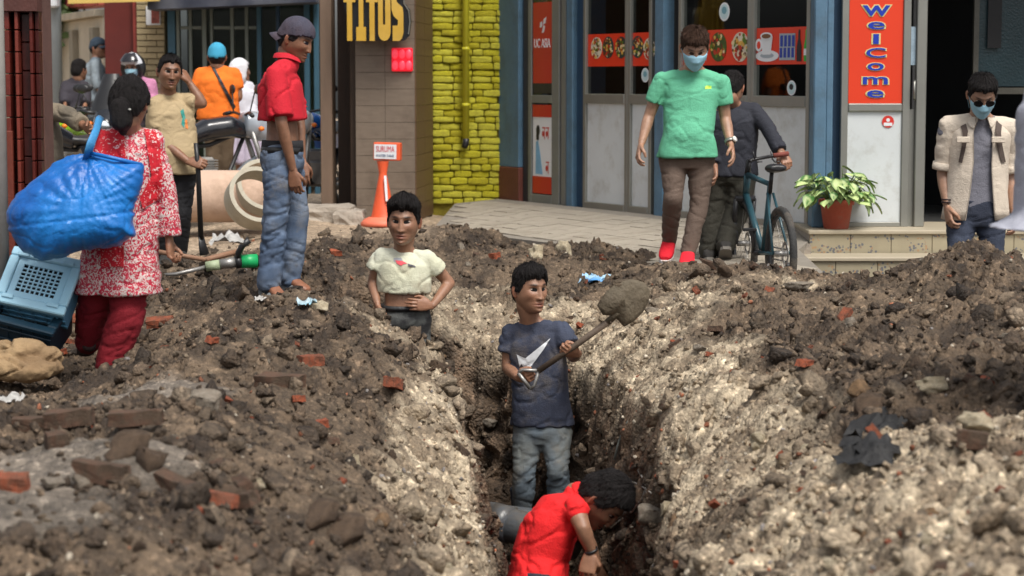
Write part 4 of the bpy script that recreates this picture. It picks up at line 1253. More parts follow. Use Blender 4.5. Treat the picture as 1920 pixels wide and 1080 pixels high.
JN = dict(head=(0, -.01, .925), neck=(0, .012, .835), shl=(-.112, 0, .805), shr=(.112, 0, .805), ell=(-.142, .02, .63), elr=(.142, .02, .63),
          wrl=(-.145, -.04, .485), wrr=(.145, -.04, .485), hipl=(-.052, 0, .52), hipr=(.052, 0, .52), knl=(-.062, -.012, .285), knr=(.062, -.012, .285),
          anl=(-.064, .02, .048), anr=(.064, .02, .048), tol=(-.075, -.085, .012), tor=(.075, -.085, .012))
SKIN = {}
def skin_mat(name, col):
    return pm('skin_' + name, col, .42, .20, 26, .12, 190, attr=True, sss=.05, spec=.5)

def person(label, D, px, base=None, h=1.62, yaw=0, body_yaw=None, head=None, skin=('mid', (.30, .165, .105)), hs=1.1, hyaw=0, pitch=0, roll=0,
           shirt=None, trousers=None, hair=None, face=None, shoes=None, hands=None, k=1.0, detail=1, arms='both', dirs=None, group=None, belly=0, legs=True, lw=1.0):
    """px: joints given by where the photograph shows them (u, v, dy) at D + dy; base: (x, y) and ground height for the rest.
    l and r are the viewer's left and right for somebody who faces the camera"""
    by = math.radians(yaw if body_yaw is None else body_yaw)
    J = {}
    bx_, by_, bz_ = base
    Rb = Matrix.Rotation(by, 3, 'Z')
    for n, p in JN.items(): J[n] = Vector((bx_, by_, bz_)) + Rb @ (Vector(p) * h)
    for n, p in px.items(): J[n] = W(p[0], p[1], D + (p[2] if len(p) > 2 else 0))
    root = empty('person', (bx_, by_, bz_), 0, label, 'person', group)
    B = np.array([bx_, by_, bz_])
    vox = .009 if detail >= 1 else .016
    fwd = Rb @ Vector((0, -1, 0))
    SM = skin_mat(*skin)
    hm, sm = (J['hipl'] + J['hipr']) / 2, (J['shl'] + J['shr']) / 2
    hipw, shw = (J['hipr'] - J['hipl']), (J['shr'] - J['shl'])
    spine = (sm - hm)
    if J.get('spine'): pass
    def ring(t, w, d, fo=0.0):
        c = hm + spine * t
        if 'mid' in J:   # bend the spine through a given middle
            c = hm * (1 - t) ** 2 + J['mid'] * 2 * t * (1 - t) + sm * t * t if 0 <= t <= 1 else (sm + (sm - J['mid']).normalized() * spine.length * (t - 1) if t > 1 else hm + (J['mid'] - hm).normalized() * spine.length * t)
        tt = min(1, max(0, t))
        wd = (hipw.normalized() * (1 - tt) + shw.normalized() * tt).normalized()
        ax = spine.normalized()
        if 'mid' in J:
            ax = ((J['mid'] - hm) * (1 - tt) + (sm - J['mid']) * tt).normalized()
        dd = ax.cross(wd); dd = -dd if dd.dot(fwd) < 0 else dd
        dd.normalize()
        return (c + dd * fo, wd * w, dd * d)
    sw = shw.length / 2; hw = hipw.length / 2 + .085 * k * lw
    # ---------------- body: one skin surface
    mb = MB()
    cs_ = .86 if (shirt and shirt.get('hem', 0) < .1) else 1.0
    loft(mb, [ring(-.14, hw * .86, .095 * k), ring(.0, hw * .95, .10 * k), ring(.28, .128 * k * cs_, .092 * k * cs_, belly * .3 * cs_), ring(.6, .138 * k * .88, .10 * k * .86), ring(.85, max(.13 * k, sw * .85) * .88, .095 * k * .86), ring(.95, sw * .80, .058 * k), ring(1.0, sw * .5, .055 * k)])
    hc = J['head']; HR = (Matrix.Rotation(R_(hyaw), 3, 'Z') @ Matrix.Rotation(R_(pitch), 3, 'X') @ Matrix.Rotation(R_(roll), 3, 'Y'))
    nk = hc + HR @ Vector((0, .018, -.07)) * hs
    chain(mb, [J['neck'] - (nk - J['neck']).normalized() * .025, J['neck'], nk, hc + HR @ Vector((0, .02, -.03)) * hs], [.048 * k, .056 * k, .056 * hs, .05 * hs])
    for s in 'lr':
        a, e, w = J['sh' + s], J['el' + s], J['wr' + s]
        chain(mb, [J['neck'] + (nk - J['neck']) * .25, J['neck'].lerp(a, .5) - spine.normalized() * .012, a], [.044 * k, .040 * k, .042 * k])
        if arms != 'both' and s not in arms: continue
        chain(mb, [a, a.lerp(e, .35), e, e.lerp(w, .3), w], [.050 * k, .046 * k, .037 * k, .038 * k, .025 * k])
        if legs:
            a, e, w = J['hip' + s], J['kn' + s], J['an' + s]
            chain(mb, [a, a.lerp(e, .4), e, e.lerp(w, .3), w], [.080 * k * lw, .070 * k * lw, .050 * k, .051 * k, .033 * k])
    V, F, _ = remesh(mb, vox, 5)
    Fl = [F] if isinstance(F, np.ndarray) else [np.array([f for f in F if len(f) == 4])]
    Vs, Cs, n = [V], [np.ones((len(V), 3))], len(V)
    # hands
    ho = hands or {}
    for s in 'lr':
        if arms != 'both' and s not in arms: continue
        o = ho.get(s, {})
        if o.get('skip'): continue
        w, e = J['wr' + s], J['el' + s]
        xd = Vector(o['dir']) if 'dir' in o else (w - e)
        zd = Vector(o['back']) if 'back' in o else (Vector((-1 if s == 'l' else 1, -.25, .0)) if True else None)
        zd = Vector(o['back']) if 'back' in o else Rb @ Vector((-1 if s == 'l' else 1, -.2, 0))
        M = frame(xd, zd)
        # the thumb points forward / up
        fw_ = Vector(o['thumb']) if 'thumb' in o else fwd + Vector((0, 0, .3))
        side = 1 if (M @ Vector((0, 1, 0))).dot(fw_) > 0 else -1
        hv, hf = hand_mesh(side, o.get('curl', .5), 1.0 * k * o.get('k', 1), .0034 if detail >= 1 else .007)
        hv = hv @ np.array(M.transposed()) + np.array(w + xd.normalized() * .012)
        if not isinstance(hf, np.ndarray): hf = np.array([f for f in hf if len(f) == 4])
        Vs.append(hv); Cs.append(np.ones((len(hv), 3)) * np.array([1.0, .95, .92])); Fl.append(hf + n); n += len(hv)
    # bare feet
    sh = shoes or {}
    if sh.get('bare'):
        for s in 'lr':
            mbf = MB(); foot(mbf, J['an' + s], J['to' + s], k, .0)
            fv, ff, _ = remesh(mbf, .006, 3)
            if not isinstance(ff, np.ndarray): ff = np.array([f for f in ff if len(f) == 4])
            Vs.append(fv); Cs.append(np.ones((len(fv), 3)) * np.array([1.1, .95, .9])); Fl.append(ff + n); n += len(fv)
    # head
    nu, nv = (112, 88) if detail >= 1 else (48, 36)
    fo = face or {}
    HP, HF, dx, dy, dz = head_points(nu, nv, 1.0, fo.get('nose', 1.0), fo.get('jaw', 1.0))
    hcol = head_colors(HP, fo)
    A = np.array(HR) * hs
    put = lambda Q: Q @ A.T + np.array(hc)
    Vs.append(put(HP)); Cs.append(hcol); Fl.append(HF + n); n += len(HP)
    for sx in (-1, 1):
        eb_ = MB()
        V0, F0 = _i2
        q = V0.copy()
        q = q * np.array([.007, .017, .031]); q[:, 0] += .004 * (q[:, 1] > 0)
        q[:, 0] -= .006 * np.exp(-((q[:, 1]) / .008) ** 2 - (q[:, 2] / .014) ** 2)
        q = q * np.array([1, 1 + .15 * 1, 1])
        q[:, 1] *= (1 + .3 * q[:, 2] / .03)
        ca, sa = math.cos(.45), math.sin(.45)
        q = np.c_[q[:, 0] * ca + q[:, 1] * sa, -q[:, 0] * sa + q[:, 1] * ca, q[:, 2]] + np.array([.074, .010, .0])
        q[:, 0] *= sx
        ff = np.c_[F0, F0[:, 0]]
        Vs.append(put(q)); Cs.append(np.ones((len(q), 3)) * np.array([1.05, .85, .82]))
        ff4 = F0 + n; n += len(q)
        if 'tri' not in locals() or sx == -1: tri = []
        tri.append(ff4)
    V = np.concatenate(Vs) - B; C = np.concatenate(Cs)
    quads = np.concatenate(Fl); tris = np.concatenate(tri)
    faces = [tuple(f) for f in quads.tolist()] + [tuple(f) for f in tris.tolist()]
    body = obj('body', V, faces, SM, root, True, C)
    # ---------------- eyes
    if fo.get('eyes', True) and detail >= 1:
        for sx in (-1, 1):
            V0, F0 = _i2; r = .0135
            nn = V0 * np.array([r, r * .9, r * (.50 if not fo.get('squint') else .38)])
            q = nn + np.array([sx * .031, -.0645, .0175])
            ddx = V0[:, 0] - .0 ; dd = np.sqrt(V0[:, 0] ** 2 + V0[:, 2] ** 2)
            c = np.ones((len(q), 3)) * np.array([.40, .33, .28])
            iris = (V0[:, 1] < 0) & (dd < .55); c[iris] = (.03, .018, .012)
            obj('eye', put(q) - B, F0, pm('eye_white', (1, 1, 1), .55, .0, 3, 0, attr=True, spec=.2), root, True, c)
    # ---------------- hair, caps, masks
    def shell(name, zb, th, mat, nz=.003, ns=90, feat=.0, taper=.012, voxn=(144, 110), inner=-.006, extra=None):
        P_, F_, a, b, c = head_points(voxn[0] if detail >= 1 else 48, voxn[1] if detail >= 1 else 36, feat)
        az = np.abs(np.arctan2(a, -b))
        zl = P_[:, 2]
        lim = np.interp(az, [q[0] for q in zb], [q[1] for q in zb])
        m = sstep(zl - lim + .005 * vnoise(np.c_[az * 9, zl * 0, zl * 0 + 3], 8) + (.0035 * vnoise(np.c_[az * 26, zl * 0, zl * 0 + 7], 9) if name == 'hair' else 0), 0, taper)
        Nn = P_ / np.array([.073, .093, .112]) ** 2; Nn /= np.linalg.norm(Nn, axis=1)[:, None]
        t = th(az, zl, a, b) if callable(th) else th
        n_ = nz * (vnoise(np.c_[np.arctan2(a, -b) * 14, zl * 60, zl * 0], 5) + .6 * vnoise(P_ * ns, 6))
        off = inner + (np.asarray(t) + n_ - inner) * m
        Q = P_ + Nn * off[:, None]
        if extra is not None: Q = extra(Q, m)
        if name == 'hair' and detail >= 1:
            # loose strands soften the outline
            rg = np.random.default_rng(len(label)); ok = np.where((m > .55) & (P_[:, 2] > -.07))[0]; k_ = rg.choice(ok, 1500)
            p0 = Q[k_]; nn = Nn[k_]; dn = np.array([0, 0, -1.0]) - nn * (-nn[:, 2:3]); dn /= np.linalg.norm(dn, axis=1)[:, None] + 1e-6
            fw_ = np.array([0, -1.0, 0]) - nn * (-nn[:, 1:2]); upm = sstep(P_[k_, 2], .05, .1)[:, None]
            t_ = dn * (1 - upm) + fw_ * upm + rg.normal(0, .35, (1500, 3)); t_ /= np.linalg.norm(t_, axis=1)[:, None]
            ln = rg.uniform(.010, .024, 1500)[:, None]; sd2 = np.cross(t_, nn) * .0016
            a3 = np.stack([p0 - sd2 - nn * .002, p0 + sd2 - nn * .002, p0 + t_ * ln + nn * rg.uniform(.0, .006, (1500, 1))], 1).reshape(-1, 3)
            n0 = len(Q); Q = np.concatenate([Q, a3]); F_ = [tuple(f) for f in F_.tolist()] + [(n0 + 3 * i, n0 + 3 * i + 1, n0 + 3 * i + 2) for i in range(1500)]
        return obj(name, put(Q) - B, F_, mat, root, True)
    hr = hair or {}
    if hr.get('style', 'short') != 'none':
        HM = pm(hr.get('mat', 'hair_black'), hr.get('col', (.010, .008, .008)), .6, .5, 50, .6, 150, stretch=(1, 1, 2.5), spec=.22)
        st_ = hr.get('style', 'short'); top = hr.get('top', .022); fr_ = hr.get('fringe', .062)
        zb = [(0, fr_), (.55, fr_ - .002), (.95, fr_ - .012), (1.2, .012), (1.38, -.012), (1.6, -.004 if st_ != 'long' else -.03), (1.9, -.015), (2.3, -.06), (3.15, -.072)]
        quiff = hr.get('quiff', 0)
        sd_ = hr.get('side', .006)
        th_ = lambda az, z, a, b: sd_ + (top - sd_) * sstep(z, .035, .085) + quiff * np.exp(-((az) / .9) ** 2) * sstep(z, .06, .085) * (1 - .5 * sstep(z, .1, .115))
        shell('hair', zb, th_, HM, hr.get('nz', .004), 70)
        if st_ == 'tail':
            tb = MB()
            chain(tb, [hc + HR @ Vector((0, .085, .0)) * hs, hc + HR @ Vector((.0, .125, -.03)) * hs, hc + HR @ Vector((-.01, .125, -.085)) * hs, hc + HR @ Vector((-.012, .105, -.135)) * hs], [.035 * hs, .047 * hs, .05 * hs, .018 * hs])
            tv, tf, tn = remesh(tb, .008, 4)
            tv = tv + tn * (vnoise(tv * np.array([70, 70, 12]), 3) * .006)[:, None]
            obj('ponytail', tv - B, tf, HM, root, True)
    cp = hr.get('cap')
    if cp:
        CM = cp['mat']
        zb = [(0, .045), (.9, .04), (1.5, .026), (2.2, .0), (3.15, -.012)]
        shell('cap', zb, lambda az, z, a, b: .014 + .010 * sstep(z, .03, .09), CM, .0012, 12, taper=.004)
        ang = R_(cp.get('brim', 0)); Q = []; nF = []
        mbb = MB()
        segs = 12
        for top_ in (0, 1):
            for j in range(3):
                rr = [0.86, 1.25, 1.55][j] * cp.get('len', 1) if j else .80
                for i in range(segs + 1):
                    a = -1.05 + 2.1 * i / segs
                    x = math.sin(a) * .082 * (1 if j < 2 else .88); y = -math.cos(a) * .098 * rr
                    z = .043 - .012 * (1 - math.cos(a * 1.2)) * 2 - [0, .006, .016][j] * cp.get('droop', 1) - .003 * top_ - (.03 if cp.get('brim') else 0) * 1
                    Q.append(Matrix.Rotation(ang, 3, 'Z') @ Vector((x, y, z)))
        nseg = segs + 1
        for t_i in (0, 1):
            for j in range(2):
                for i in range(segs):
                    q = t_i * 3 * nseg + j * nseg + i
                    nF.append((q, q + 1, q + nseg + 1, q + nseg))
        for i in range(segs):
            q = 2 * nseg + i; nF.append((q, q + 1, q + 1 + 3 * nseg, q + 3 * nseg))
        Vb = put(np.array([tuple(p) for p in Q])) - B
        obj('cap_brim', Vb, nF, cp.get('bmat', CM), root, True)
    if hr.get('mask'):
        P_, F_, a, b, c = head_points(96, 72, .25)
        az = np.abs(np.arctan2(a, -b)); zl = P_[:, 2]
        mm = sstep(1.18 - az, 0, .1) * sstep(zl + .098, 0, .006) * sstep(.004 + .006 * np.exp(-(az / .35) ** 2) - zl, 0, .005)
        Nn = P_ / np.array([.073, .093, .112]) ** 2; Nn /= np.linalg.norm(Nn, axis=1)[:, None]
        bul = .006 + .015 * np.exp(-(az / .5) ** 2 - ((zl + .035) / .032) ** 2) + .0014 * np.sign(np.sin(zl * 420)) * sstep(-zl, .02, .035)
        Q = P_ + Nn * (-.008 + (bul + .008) * mm)[:, None]
        keep = (mm[F_].max(1) > .02)
        obj('face_mask', put(Q) - B, F_[keep], hr['mask'], root, True)
        for sx in (-1, 1):
            pts = [(sx * .066, -.048, -.012), (sx * .078, -.01, .012), (sx * .080, .022, .012), (sx * .078, .02, -.02), (sx * .068, -.03, -.06)]
            MB().tube([Vector(put(np.array([p]))[0] - B) for p in pts], .0014, 5).build('mask_loop', hr['mask'], root, True)
    if hr.get('glasses'):
        gm = pm('dark_lens', (.01, .01, .012), .12, .1, 3, 0)
        for sx in (-1, 1):
            mbb = MB(); n_ = 16
            pl = [(sx * .033 + .026 * math.cos(6.283 * i / n_) , .014 + .019 * math.sin(6.283 * i / n_) ) for i in range(n_)]
            mbb.prism(pl, .003, 0, Matrix.Translation((0, -.103, 0)))
            for i in range(mbb.n):
                p = Vector(mbb.V[i]); p.y += .35 * (abs(p.x) - .02) * .6 if abs(p.x) > .02 else 0
                mbb.V[i] = tuple(put(np.array([p]))[0] - B)
            mbb.build('lens', gm, root)
            MB().tube([Vector(put(np.array([p]))[0] - B) for p in ((sx * .055, -.095, .02), (sx * .078, -.03, .02), (sx * .08, .01, .015))], .002, 5).build('glasses_arm', gm, root)
    if hr.get('scarf'):
        zb = [(0, .055), (.5, .045), (.8, -.01), (.95, -.08), (1.2, -.12), (3.15, -.2)]
        shell('headscarf', zb, lambda az, z, a, b: .022 + .02 * sstep(-z, .0, .08), hr['scarf'], .004, 20, inner=-.01)
    if hr.get('helmet'):
        zb = [(0, .05), (.7, .045), (1.0, .0), (1.25, -.08), (3.15, -.09)]
        P_, F_, a, b, c = head_points(64, 48, 0)
        az = np.abs(np.arctan2(a, -b)); zl = P_[:, 2]
        lim = np.interp(az, [q[0] for q in zb], [q[1] for q in zb]); m = sstep(zl - lim, 0, .01)
        Q = P_ + (P_ / np.linalg.norm(P_, axis=1)[:, None]) * (-.01 + .055 * m)[:, None]
        blk = ((zl[F_].mean(1) < .035) | (az[F_].mean(1) > 1.5)).astype(int)
        obj('helmet', put(Q) - B, F_, hr['helmet'], root, True, None, blk)
        P2 = P_ + (P_ / np.linalg.norm(P_, axis=1)[:, None]) * .062
        kp = (az[F_].mean(1) < 1.0) & (zl[F_].mean(1) > .05) & (zl[F_].mean(1) < .10)
        obj('visor', put(P2) - B, F_[kp], pm('visor_dark', (.02, .02, .025), .1, .1, 3, 0), root, True)
    # ---------------- clothes
    def folds(V, N, kind, amp, seed, ax):
        # soft drape plus sharp creases that run across a limb or slantwise over a shirt
        leg = kind == 'leg'
        soft = fbm(np.c_[V[:, 0] * 6, V[:, 1] * 6, V[:, 2] * (9 if leg else 5)] + seed, 2, seed) * .28
        q1 = np.c_[(V[:, 0] + V[:, 2] * (.25 if leg else .8)) * (4 if leg else 7), V[:, 1] * 5, (V[:, 2] - V[:, 0] * (.3 if leg else .6)) * (17 if leg else 8)] + seed * 3
        q2 = np.c_[(V[:, 0] - V[:, 2] * (.3 if leg else .7)) * (5 if leg else 8), V[:, 1] * 5, (V[:, 2] + V[:, 0] * (.4 if leg else .5)) * (13 if leg else 7)] + seed * 5
        g = sstep(vnoise(V * 4.5 + seed, seed + 3), -.45, .35)
        c1 = -np.exp(-(fbm(q1, 2, seed + 5) / .16) ** 2) * g
        c2 = -np.exp(-(fbm(q2, 2, seed + 6) / .12) ** 2) * (1 - .6 * g)
        return V + N * (np.maximum(soft + c1 * .8 + c2 * .6 + .25, -.75) * amp * 1.25)[:, None]
    if trousers:
        t = trousers; L_ = t.get('loose', 0); mb = MB()
        top_ = t.get('top', .16)
        loft(mb, [ring(-.16, hw * .93 + .008 + L_ * .3, .104 * k + L_ * .4), ring(-.05, hw * .99 + .01 + L_ * .3, .118 * k + L_ * .4), ring(.06, hw * .97 + .008, .112 * k + .006), ring(top_, hw * .90 + .010, .104 * k + .006, belly * .2)])
        for s in 'lr':
            a, e, w = J['hip' + s], J['kn' + s], J['an' + s]
            end = w.lerp(e, t.get('short', 0)); fl = t.get('flare', 0)
            chain(mb, [a, a.lerp(e, .35), a.lerp(e, .8), e, e.lerp(w, .3), end], [(.082 * k + L_) * lw, (.078 * k + L_) * lw, .062 * k + L_, .058 * k + L_, .057 * k + L_, .046 * k + L_ + fl], 14)
        tv, tf, tn = remesh(mb, vox + .001, 4)
        tv = folds(tv, tn, 'leg', t.get('amp', .008), t.get('seed', 1), None)
        tro = obj(t.get('name', 'trousers'), tv - B, tf, t['mat'], root, True)
        if t.get('belt'):
            bb = MB(); loft(bb, [ring(top_ - .05, hw * .91 + .019, .104 * k + .018, belly * .2), ring(top_ + .02, hw * .88 + .019, .104 * k + .018, belly * .2)], 32)
            bb.V = [tuple(Vector(p) - Vector(B)) for p in bb.V]
            bb.build('belt', t['belt'], root, True)
    sho = None
    if shirt:
        t = shirt; L_ = t.get('loose', .0); mb = MB(); hem = t.get('hem', -.02)
        rg_ = []
        fl = t.get('flare', 0)
        prof = [(0, hw + .020, .125 * k), (.3, .150 * k + .010, .115 * k), (.6, .158 * k + .008, .118 * k), (.86, max(.15 * k, sw * .88) + .008, .112 * k), (.97, sw * .92 + .006, .085 * k), (1.02, sw * .62 + .006, .070 * k)]
        if 'w' in t: prof = [(a, b * t['w'], c * t.get('d', 1)) for a, b, c in prof[:4]] + prof[4:]
        if hem < 0: rg_.append(ring(hem, hw + .022 + L_ + fl, .128 * k + L_ + fl, belly * .5))
        for a, b, c in prof:
            if a <= hem + .02: continue
            bl = belly * math.exp(-((a - .22) / .28) ** 2)
            if not rg_ :
                pb = np.interp(hem, [q[0] for q in prof], [q[1] for q in prof]); pc = np.interp(hem, [q[0] for q in prof], [q[2] for q in prof])
                rg_.append(ring(hem, pb + L_ + fl, pc + L_ + fl, 0))
            rg_.append(ring(a, b + L_ * (1 - a * .6), c + L_ * (1 - a * .6) + bl * .5, bl * .5))
        loft(mb, rg_, 28, 2.3)
        sl = t.get('sleeve', .6)
        for s in 'lr':
            a = J['sh' + s]; chain(mb, [J['neck'] + spine.normalized() * -.028, J['neck'].lerp(a, .45) - spine.normalized() * .022, a - spine.normalized() * .006], [.060 * k, .060 * k, .054 * k])
            if s == "l" and t.get("high_neck"): chain(mb, [J['neck'], J['neck'].lerp(nk, t['high_neck'])], [.070 * k, .066 * k])
            if arms != 'both' and s not in arms: continue
            a, e, w = J['sh' + s], J['el' + s], J['wr' + s]
            so = t.get('sl_open', .014)
            if sl <= 1:
                end = a.lerp(e, sl)
                chain(mb, [a, a.lerp(end, .5)], [.056 * k, .055 * k + so * .5], 14)
                mb.tube([a.lerp(end, .4), end], [.055 * k + so * .5, .050 * k + so], 16)
            else:
                end = e.lerp(w, sl - 1)
                chain(mb, [a, a.lerp(e, .5), e, e.lerp(end, .5)], [.056 * k, .053 * k + so * .3, .047 * k + so * .5, .044 * k + so * .6], 14)
                mb.tube([e.lerp(end, .5), end], [.046 * k + so * .6, .040 * k + so], 16)
        tv, tf, tn = remesh(mb, vox, 3)
        tv = folds(tv, tn, 'shirt', t.get('amp', .008), t.get('seed', 2), None)
        sho = obj(t.get('name', 'shirt'), tv - B, tf, t['mat'], root, True)
        if t.get('collar'):
            cb = MB(); up = (nk - J['neck']).normalized()
            cmat = t.get('cmat', t['mat'])
            Vc, Fc = [], []
            n_ = 20
            for j, (rr, hh) in enumerate(((.066, .0), (.070, .045), (.086, .038), (.094, .012))):
                for i in range(n_):
                    a = 2 * math.pi * i / n_
                    q = Rb @ Vector((math.sin(a), -math.cos(a) * .95, 0)) * rr * k
                    drop = .035 * max(0, math.cos(a)) ** 2
                    Vc.append(J['neck'] + q + up * (hh - drop) * 1.0)
            for j in range(3):
                for i in range(n_):
                    if i in (0, n_ - 1): continue
                    i2 = (i + 1) % n_; Fc.append((j * n_ + i, j * n_ + i2, (j + 1) * n_ + i2, (j + 1) * n_ + i))
            obj('collar', np.array([tuple(p) for p in Vc]) - B, Fc, cmat, root, True)
    if sh and not sh.get('bare'):
        for s in 'lr':
            mbf = MB(); foot(mbf, J['an' + s], J['to' + s], k * 1.08, .006, sh.get('high', 0))
            fv, ff, _ = remesh(mbf, .007, 3)
            obj('boot' if sh.get('high', 0) > .1 else 'shoe', fv - B, ff, sh['mat'], root, True)
            if sh.get('sole'):
                ms = MB(); sole(ms, J['an' + s], J['to' + s], k * 1.1)
                ms.V = [tuple(Vector(p) - Vector(B)) for p in ms.V]
                ms.build('sole', sh['sole'], root, False)
    return dict(root=root, J=J, B=B, shirt=sho, ring=ring, body=body, put=put, hc=hc, HR=HR, hs=hs)

def _footaxes(an, to):
    d = to - an; d.z *= .6; f = d.normalized(); side = f.cross(Vector((0, 0, 1)))
    if side.length < .1: side = Vector((1, 0, 0))
    side.normalize(); up = side.cross(f)
    return f, side, up
def foot(mb, an, to, k, inf=0, high=0):
    f, side, up = _footaxes(an, to)
    low = an - Vector((0, 0, 1)) * 0
    base = an - up * .052 * k
    def R(x, w, h): return (base + f * x * k + up * (h) * k, side * (w * k + inf), up * (h * k + inf * .5))
    loft(mb, [R(-.06, .022, .020), R(-.045, .031, .032), R(.0, .035, .040), R(.05, .038, .034), R(.10, .042, .024), (R(.145, .038, .018)), R(.17, .022, .012)], 16, 2.4)
    mb.tube([base + up * .04 * k, an + up * (.02 + high)], [.036 * k + inf, .036 * k + inf + high * .12], 12)
def sole(mb, an, to, k):
    f, side, up = _footaxes(an, to)
    base = an - up * .058 * k
    pts = [(-.066, .018), (-.05, .032), (0, .036), (.05, .038), (.10, .044), (.15, .040), (.178, .02)]
    L_ = [base + f * x * k + side * w * k for x, w in pts] + [base + f * x * k - side * w * k for x, w in pts[::-1]]
    n = len(L_)
    V = [p + up * .012 for p in L_] + [p - up * .012 for p in L_]
    F = [tuple(range(n)), tuple(range(2 * n - 1, n - 1, -1))] + [(i, (i + 1) % n, (i + 1) % n + n, i + n) for i in range(n)]
    mb.add(V, F)

def decal(name, poly, target, mat, D, parent, B, off=.004, step=.012):
    "flat print laid onto a garment: poly in photograph pixels, cast onto the cloth from the front"
    me = target.data
    V = [Vector(v.co) + Vector(B) for v in me.vertices]
    bvh = BVHTree.FromPolygons(V, [tuple(p.vertices) for p in me.polygons])
    bm = bmesh.new()
    vs = [bm.verts.new((u, v, 0)) for u, v in poly]; f = bm.faces.new(vs)
    bmesh.ops.triangulate(bm, faces=[f])
    for _ in range(4):
        es = [e for e in bm.edges if e.calc_length() > step * 4000 / D]
        if not es: break
        bmesh.ops.subdivide_edges(bm, edges=es, cuts=1); bmesh.ops.triangulate(bm, faces=bm.faces[:])
    bad = []
    C = Vector((0, 0, CAMH))
    for v in bm.verts:
        p = W(v.co.x, v.co.y, D); d = (p - C).normalized()
        hit, nr, i, ds = bvh.ray_cast(p - d * .6, d)
        if hit is None: bad.append(v); continue
        v.co = hit - d * off - Vector(B)
    bmesh.ops.delete(bm, geom=bad, context='VERTS')
    me2 = bpy.data.meshes.new(name); bm.to_mesh(me2); bm.free(); me2.materials.append(mat)
    return link(bpy.data.objects.new(name, me2), parent)

def cloth(name, col, **kw):
    a = dict(rough=.85, var=.10, nscale=7, bump=.22, bscale=130, fold=.13, fscale=6.); a.update(kw)
    return pm(name, col, **a)
# ------------------------------------------------------------------ the people
def gz(u, v, D): p = W(u, v, D); return (p.x, p.y, p.z)
SK_MID = ('mid', (.36, .205, .135)); SK_DARK = ('dark', (.235, .115, .068)); SK_BROWN = ('brown', (.29, .15, .092))
M_MASK = pm('mask_blue', srgb(150,195,215), .7, .06, 8, .05, 60)
denim = lambda n, c, t, **k: cloth(n, c, tint=t, nscale=9, bump=.3, bscale=200, var=.2, **k)

# man in the green T-shirt
D = 14.5
A_ = person('man in mint green T-shirt, brown trousers and red trainers, wearing a blue mask', D,
    dict(head=(1302,92,-.10), neck=(1300,132,-.01), shl=(1241,150), shr=(1352,154), ell=(1217,218,.03), wrl=(1203,268,-.06), elr=(1360,222,.02), wrr=(1370,270,-.10),
         hipl=(1262,292), hipr=(1314,292), knl=(1262,372,-.10), anl=(1254,452,.16), tol=(1246,486,-.02), knr=(1311,385,-.04), anr=(1290,474,-.10), tor=(1285,500,-.34)),
    base=gz(1285,500,14.5), skin=SK_MID, hs=1.17, hyaw=2, pitch=30, k=1.06, belly=.06, lw=1.0,
    hair=dict(style='short', top=.032, fringe=.055, col=(.045, .022, .013), mat='hair_brown', mask=M_MASK, nz=.006),
    shirt=dict(mat=cloth('mint_cloth', srgb(98,180,144)), sleeve=.62, hem=-.02, loose=.004, sl_open=.014, amp=.007, seed=3),
    trousers=dict(mat=cloth('brown_cloth', srgb(98,82,72)), loose=.004, amp=.008, seed=5),
    shoes=dict(mat=cloth('red_knit', srgb(225,25,45)), sole=pm('white_sole', srgb(225,222,218), .6)),
    hands=dict(l=dict(curl=.55), r=dict(curl=.35)))
decal('chest_print', [(1322,162),(1326,160),(1330,163),(1334,161),(1334,166),(1322,167)], A_['shirt'], pm('lime_print', srgb(200,240,90), .6), D, A_['root'], A_['B'])
w_ = A_['J']['wrr']; e_ = A_['J']['elr']; ax_ = (w_ - e_).normalized()
wm = frame(ax_, (1, -1, 0)).to_4x4(); wm.translation = w_ - Vector(A_['B']) - ax_ * .02
wt = MB().lathe([(.034, -.012), (.037, -.012), (.037, .012), (.034, .012)], 18, 0, wm @ Matrix.Rotation(math.pi / 2, 4, 'Y'), True)
wt.build('watch_strap', M_ALU, A_['root'], True)
MB().lathe([(.0, .046), (.02, .046), (.021, .034), (.0, .034)], 16, 0, wm).build('watch_face', pm('watch_white', srgb(220,220,215), .3), A_['root'], True)

# man wheeling the bicycle
D = 15.1
B_ = person('man in black sweater and dark trousers seen from behind, wheeling the bicycle', D,
    dict(head=(1372,168,-.02), neck=(1372,196,.0), shl=(1342,206,.0), shr=(1412,208,.0), ell=(1338,265,.0), wrl=(1340,310,-.1), elr=(1440,240,-.12), wrr=(1464,284,-.25),
         hipl=(1344,325,.02), hipr=(1390,325,.0), knl=(1336,400,.0), anl=(1328,472,-.05), tol=(1322,492,.12), knr=(1382,398,-.05), anr=(1360,458,-.15), tor=(1358,492,-.02)),
    base=gz(1350,500,15.1), yaw=180, skin=SK_BROWN, hs=1.08, hyaw=160, pitch=30, k=1.08,
    hair=dict(style='short', top=.02), shirt=dict(mat=cloth('black_sweater', srgb(38,40,50)), sleeve=1.95, hem=-.04, loose=.01, sl_open=.008, seed=8),
    trousers=dict(mat=cloth('olive_cloth', srgb(52,50,42)), loose=.02, amp=.01, seed=9), shoes=dict(mat=cloth('dark_shoe', srgb(50,48,46)), sole=pm('grey_sole', srgb(110,105,98), .7)),
    hands=dict(r=dict(curl=1.2, back=(0, -.4, 1), thumb=(-1, 0, 0)), l=dict(curl=.5)))

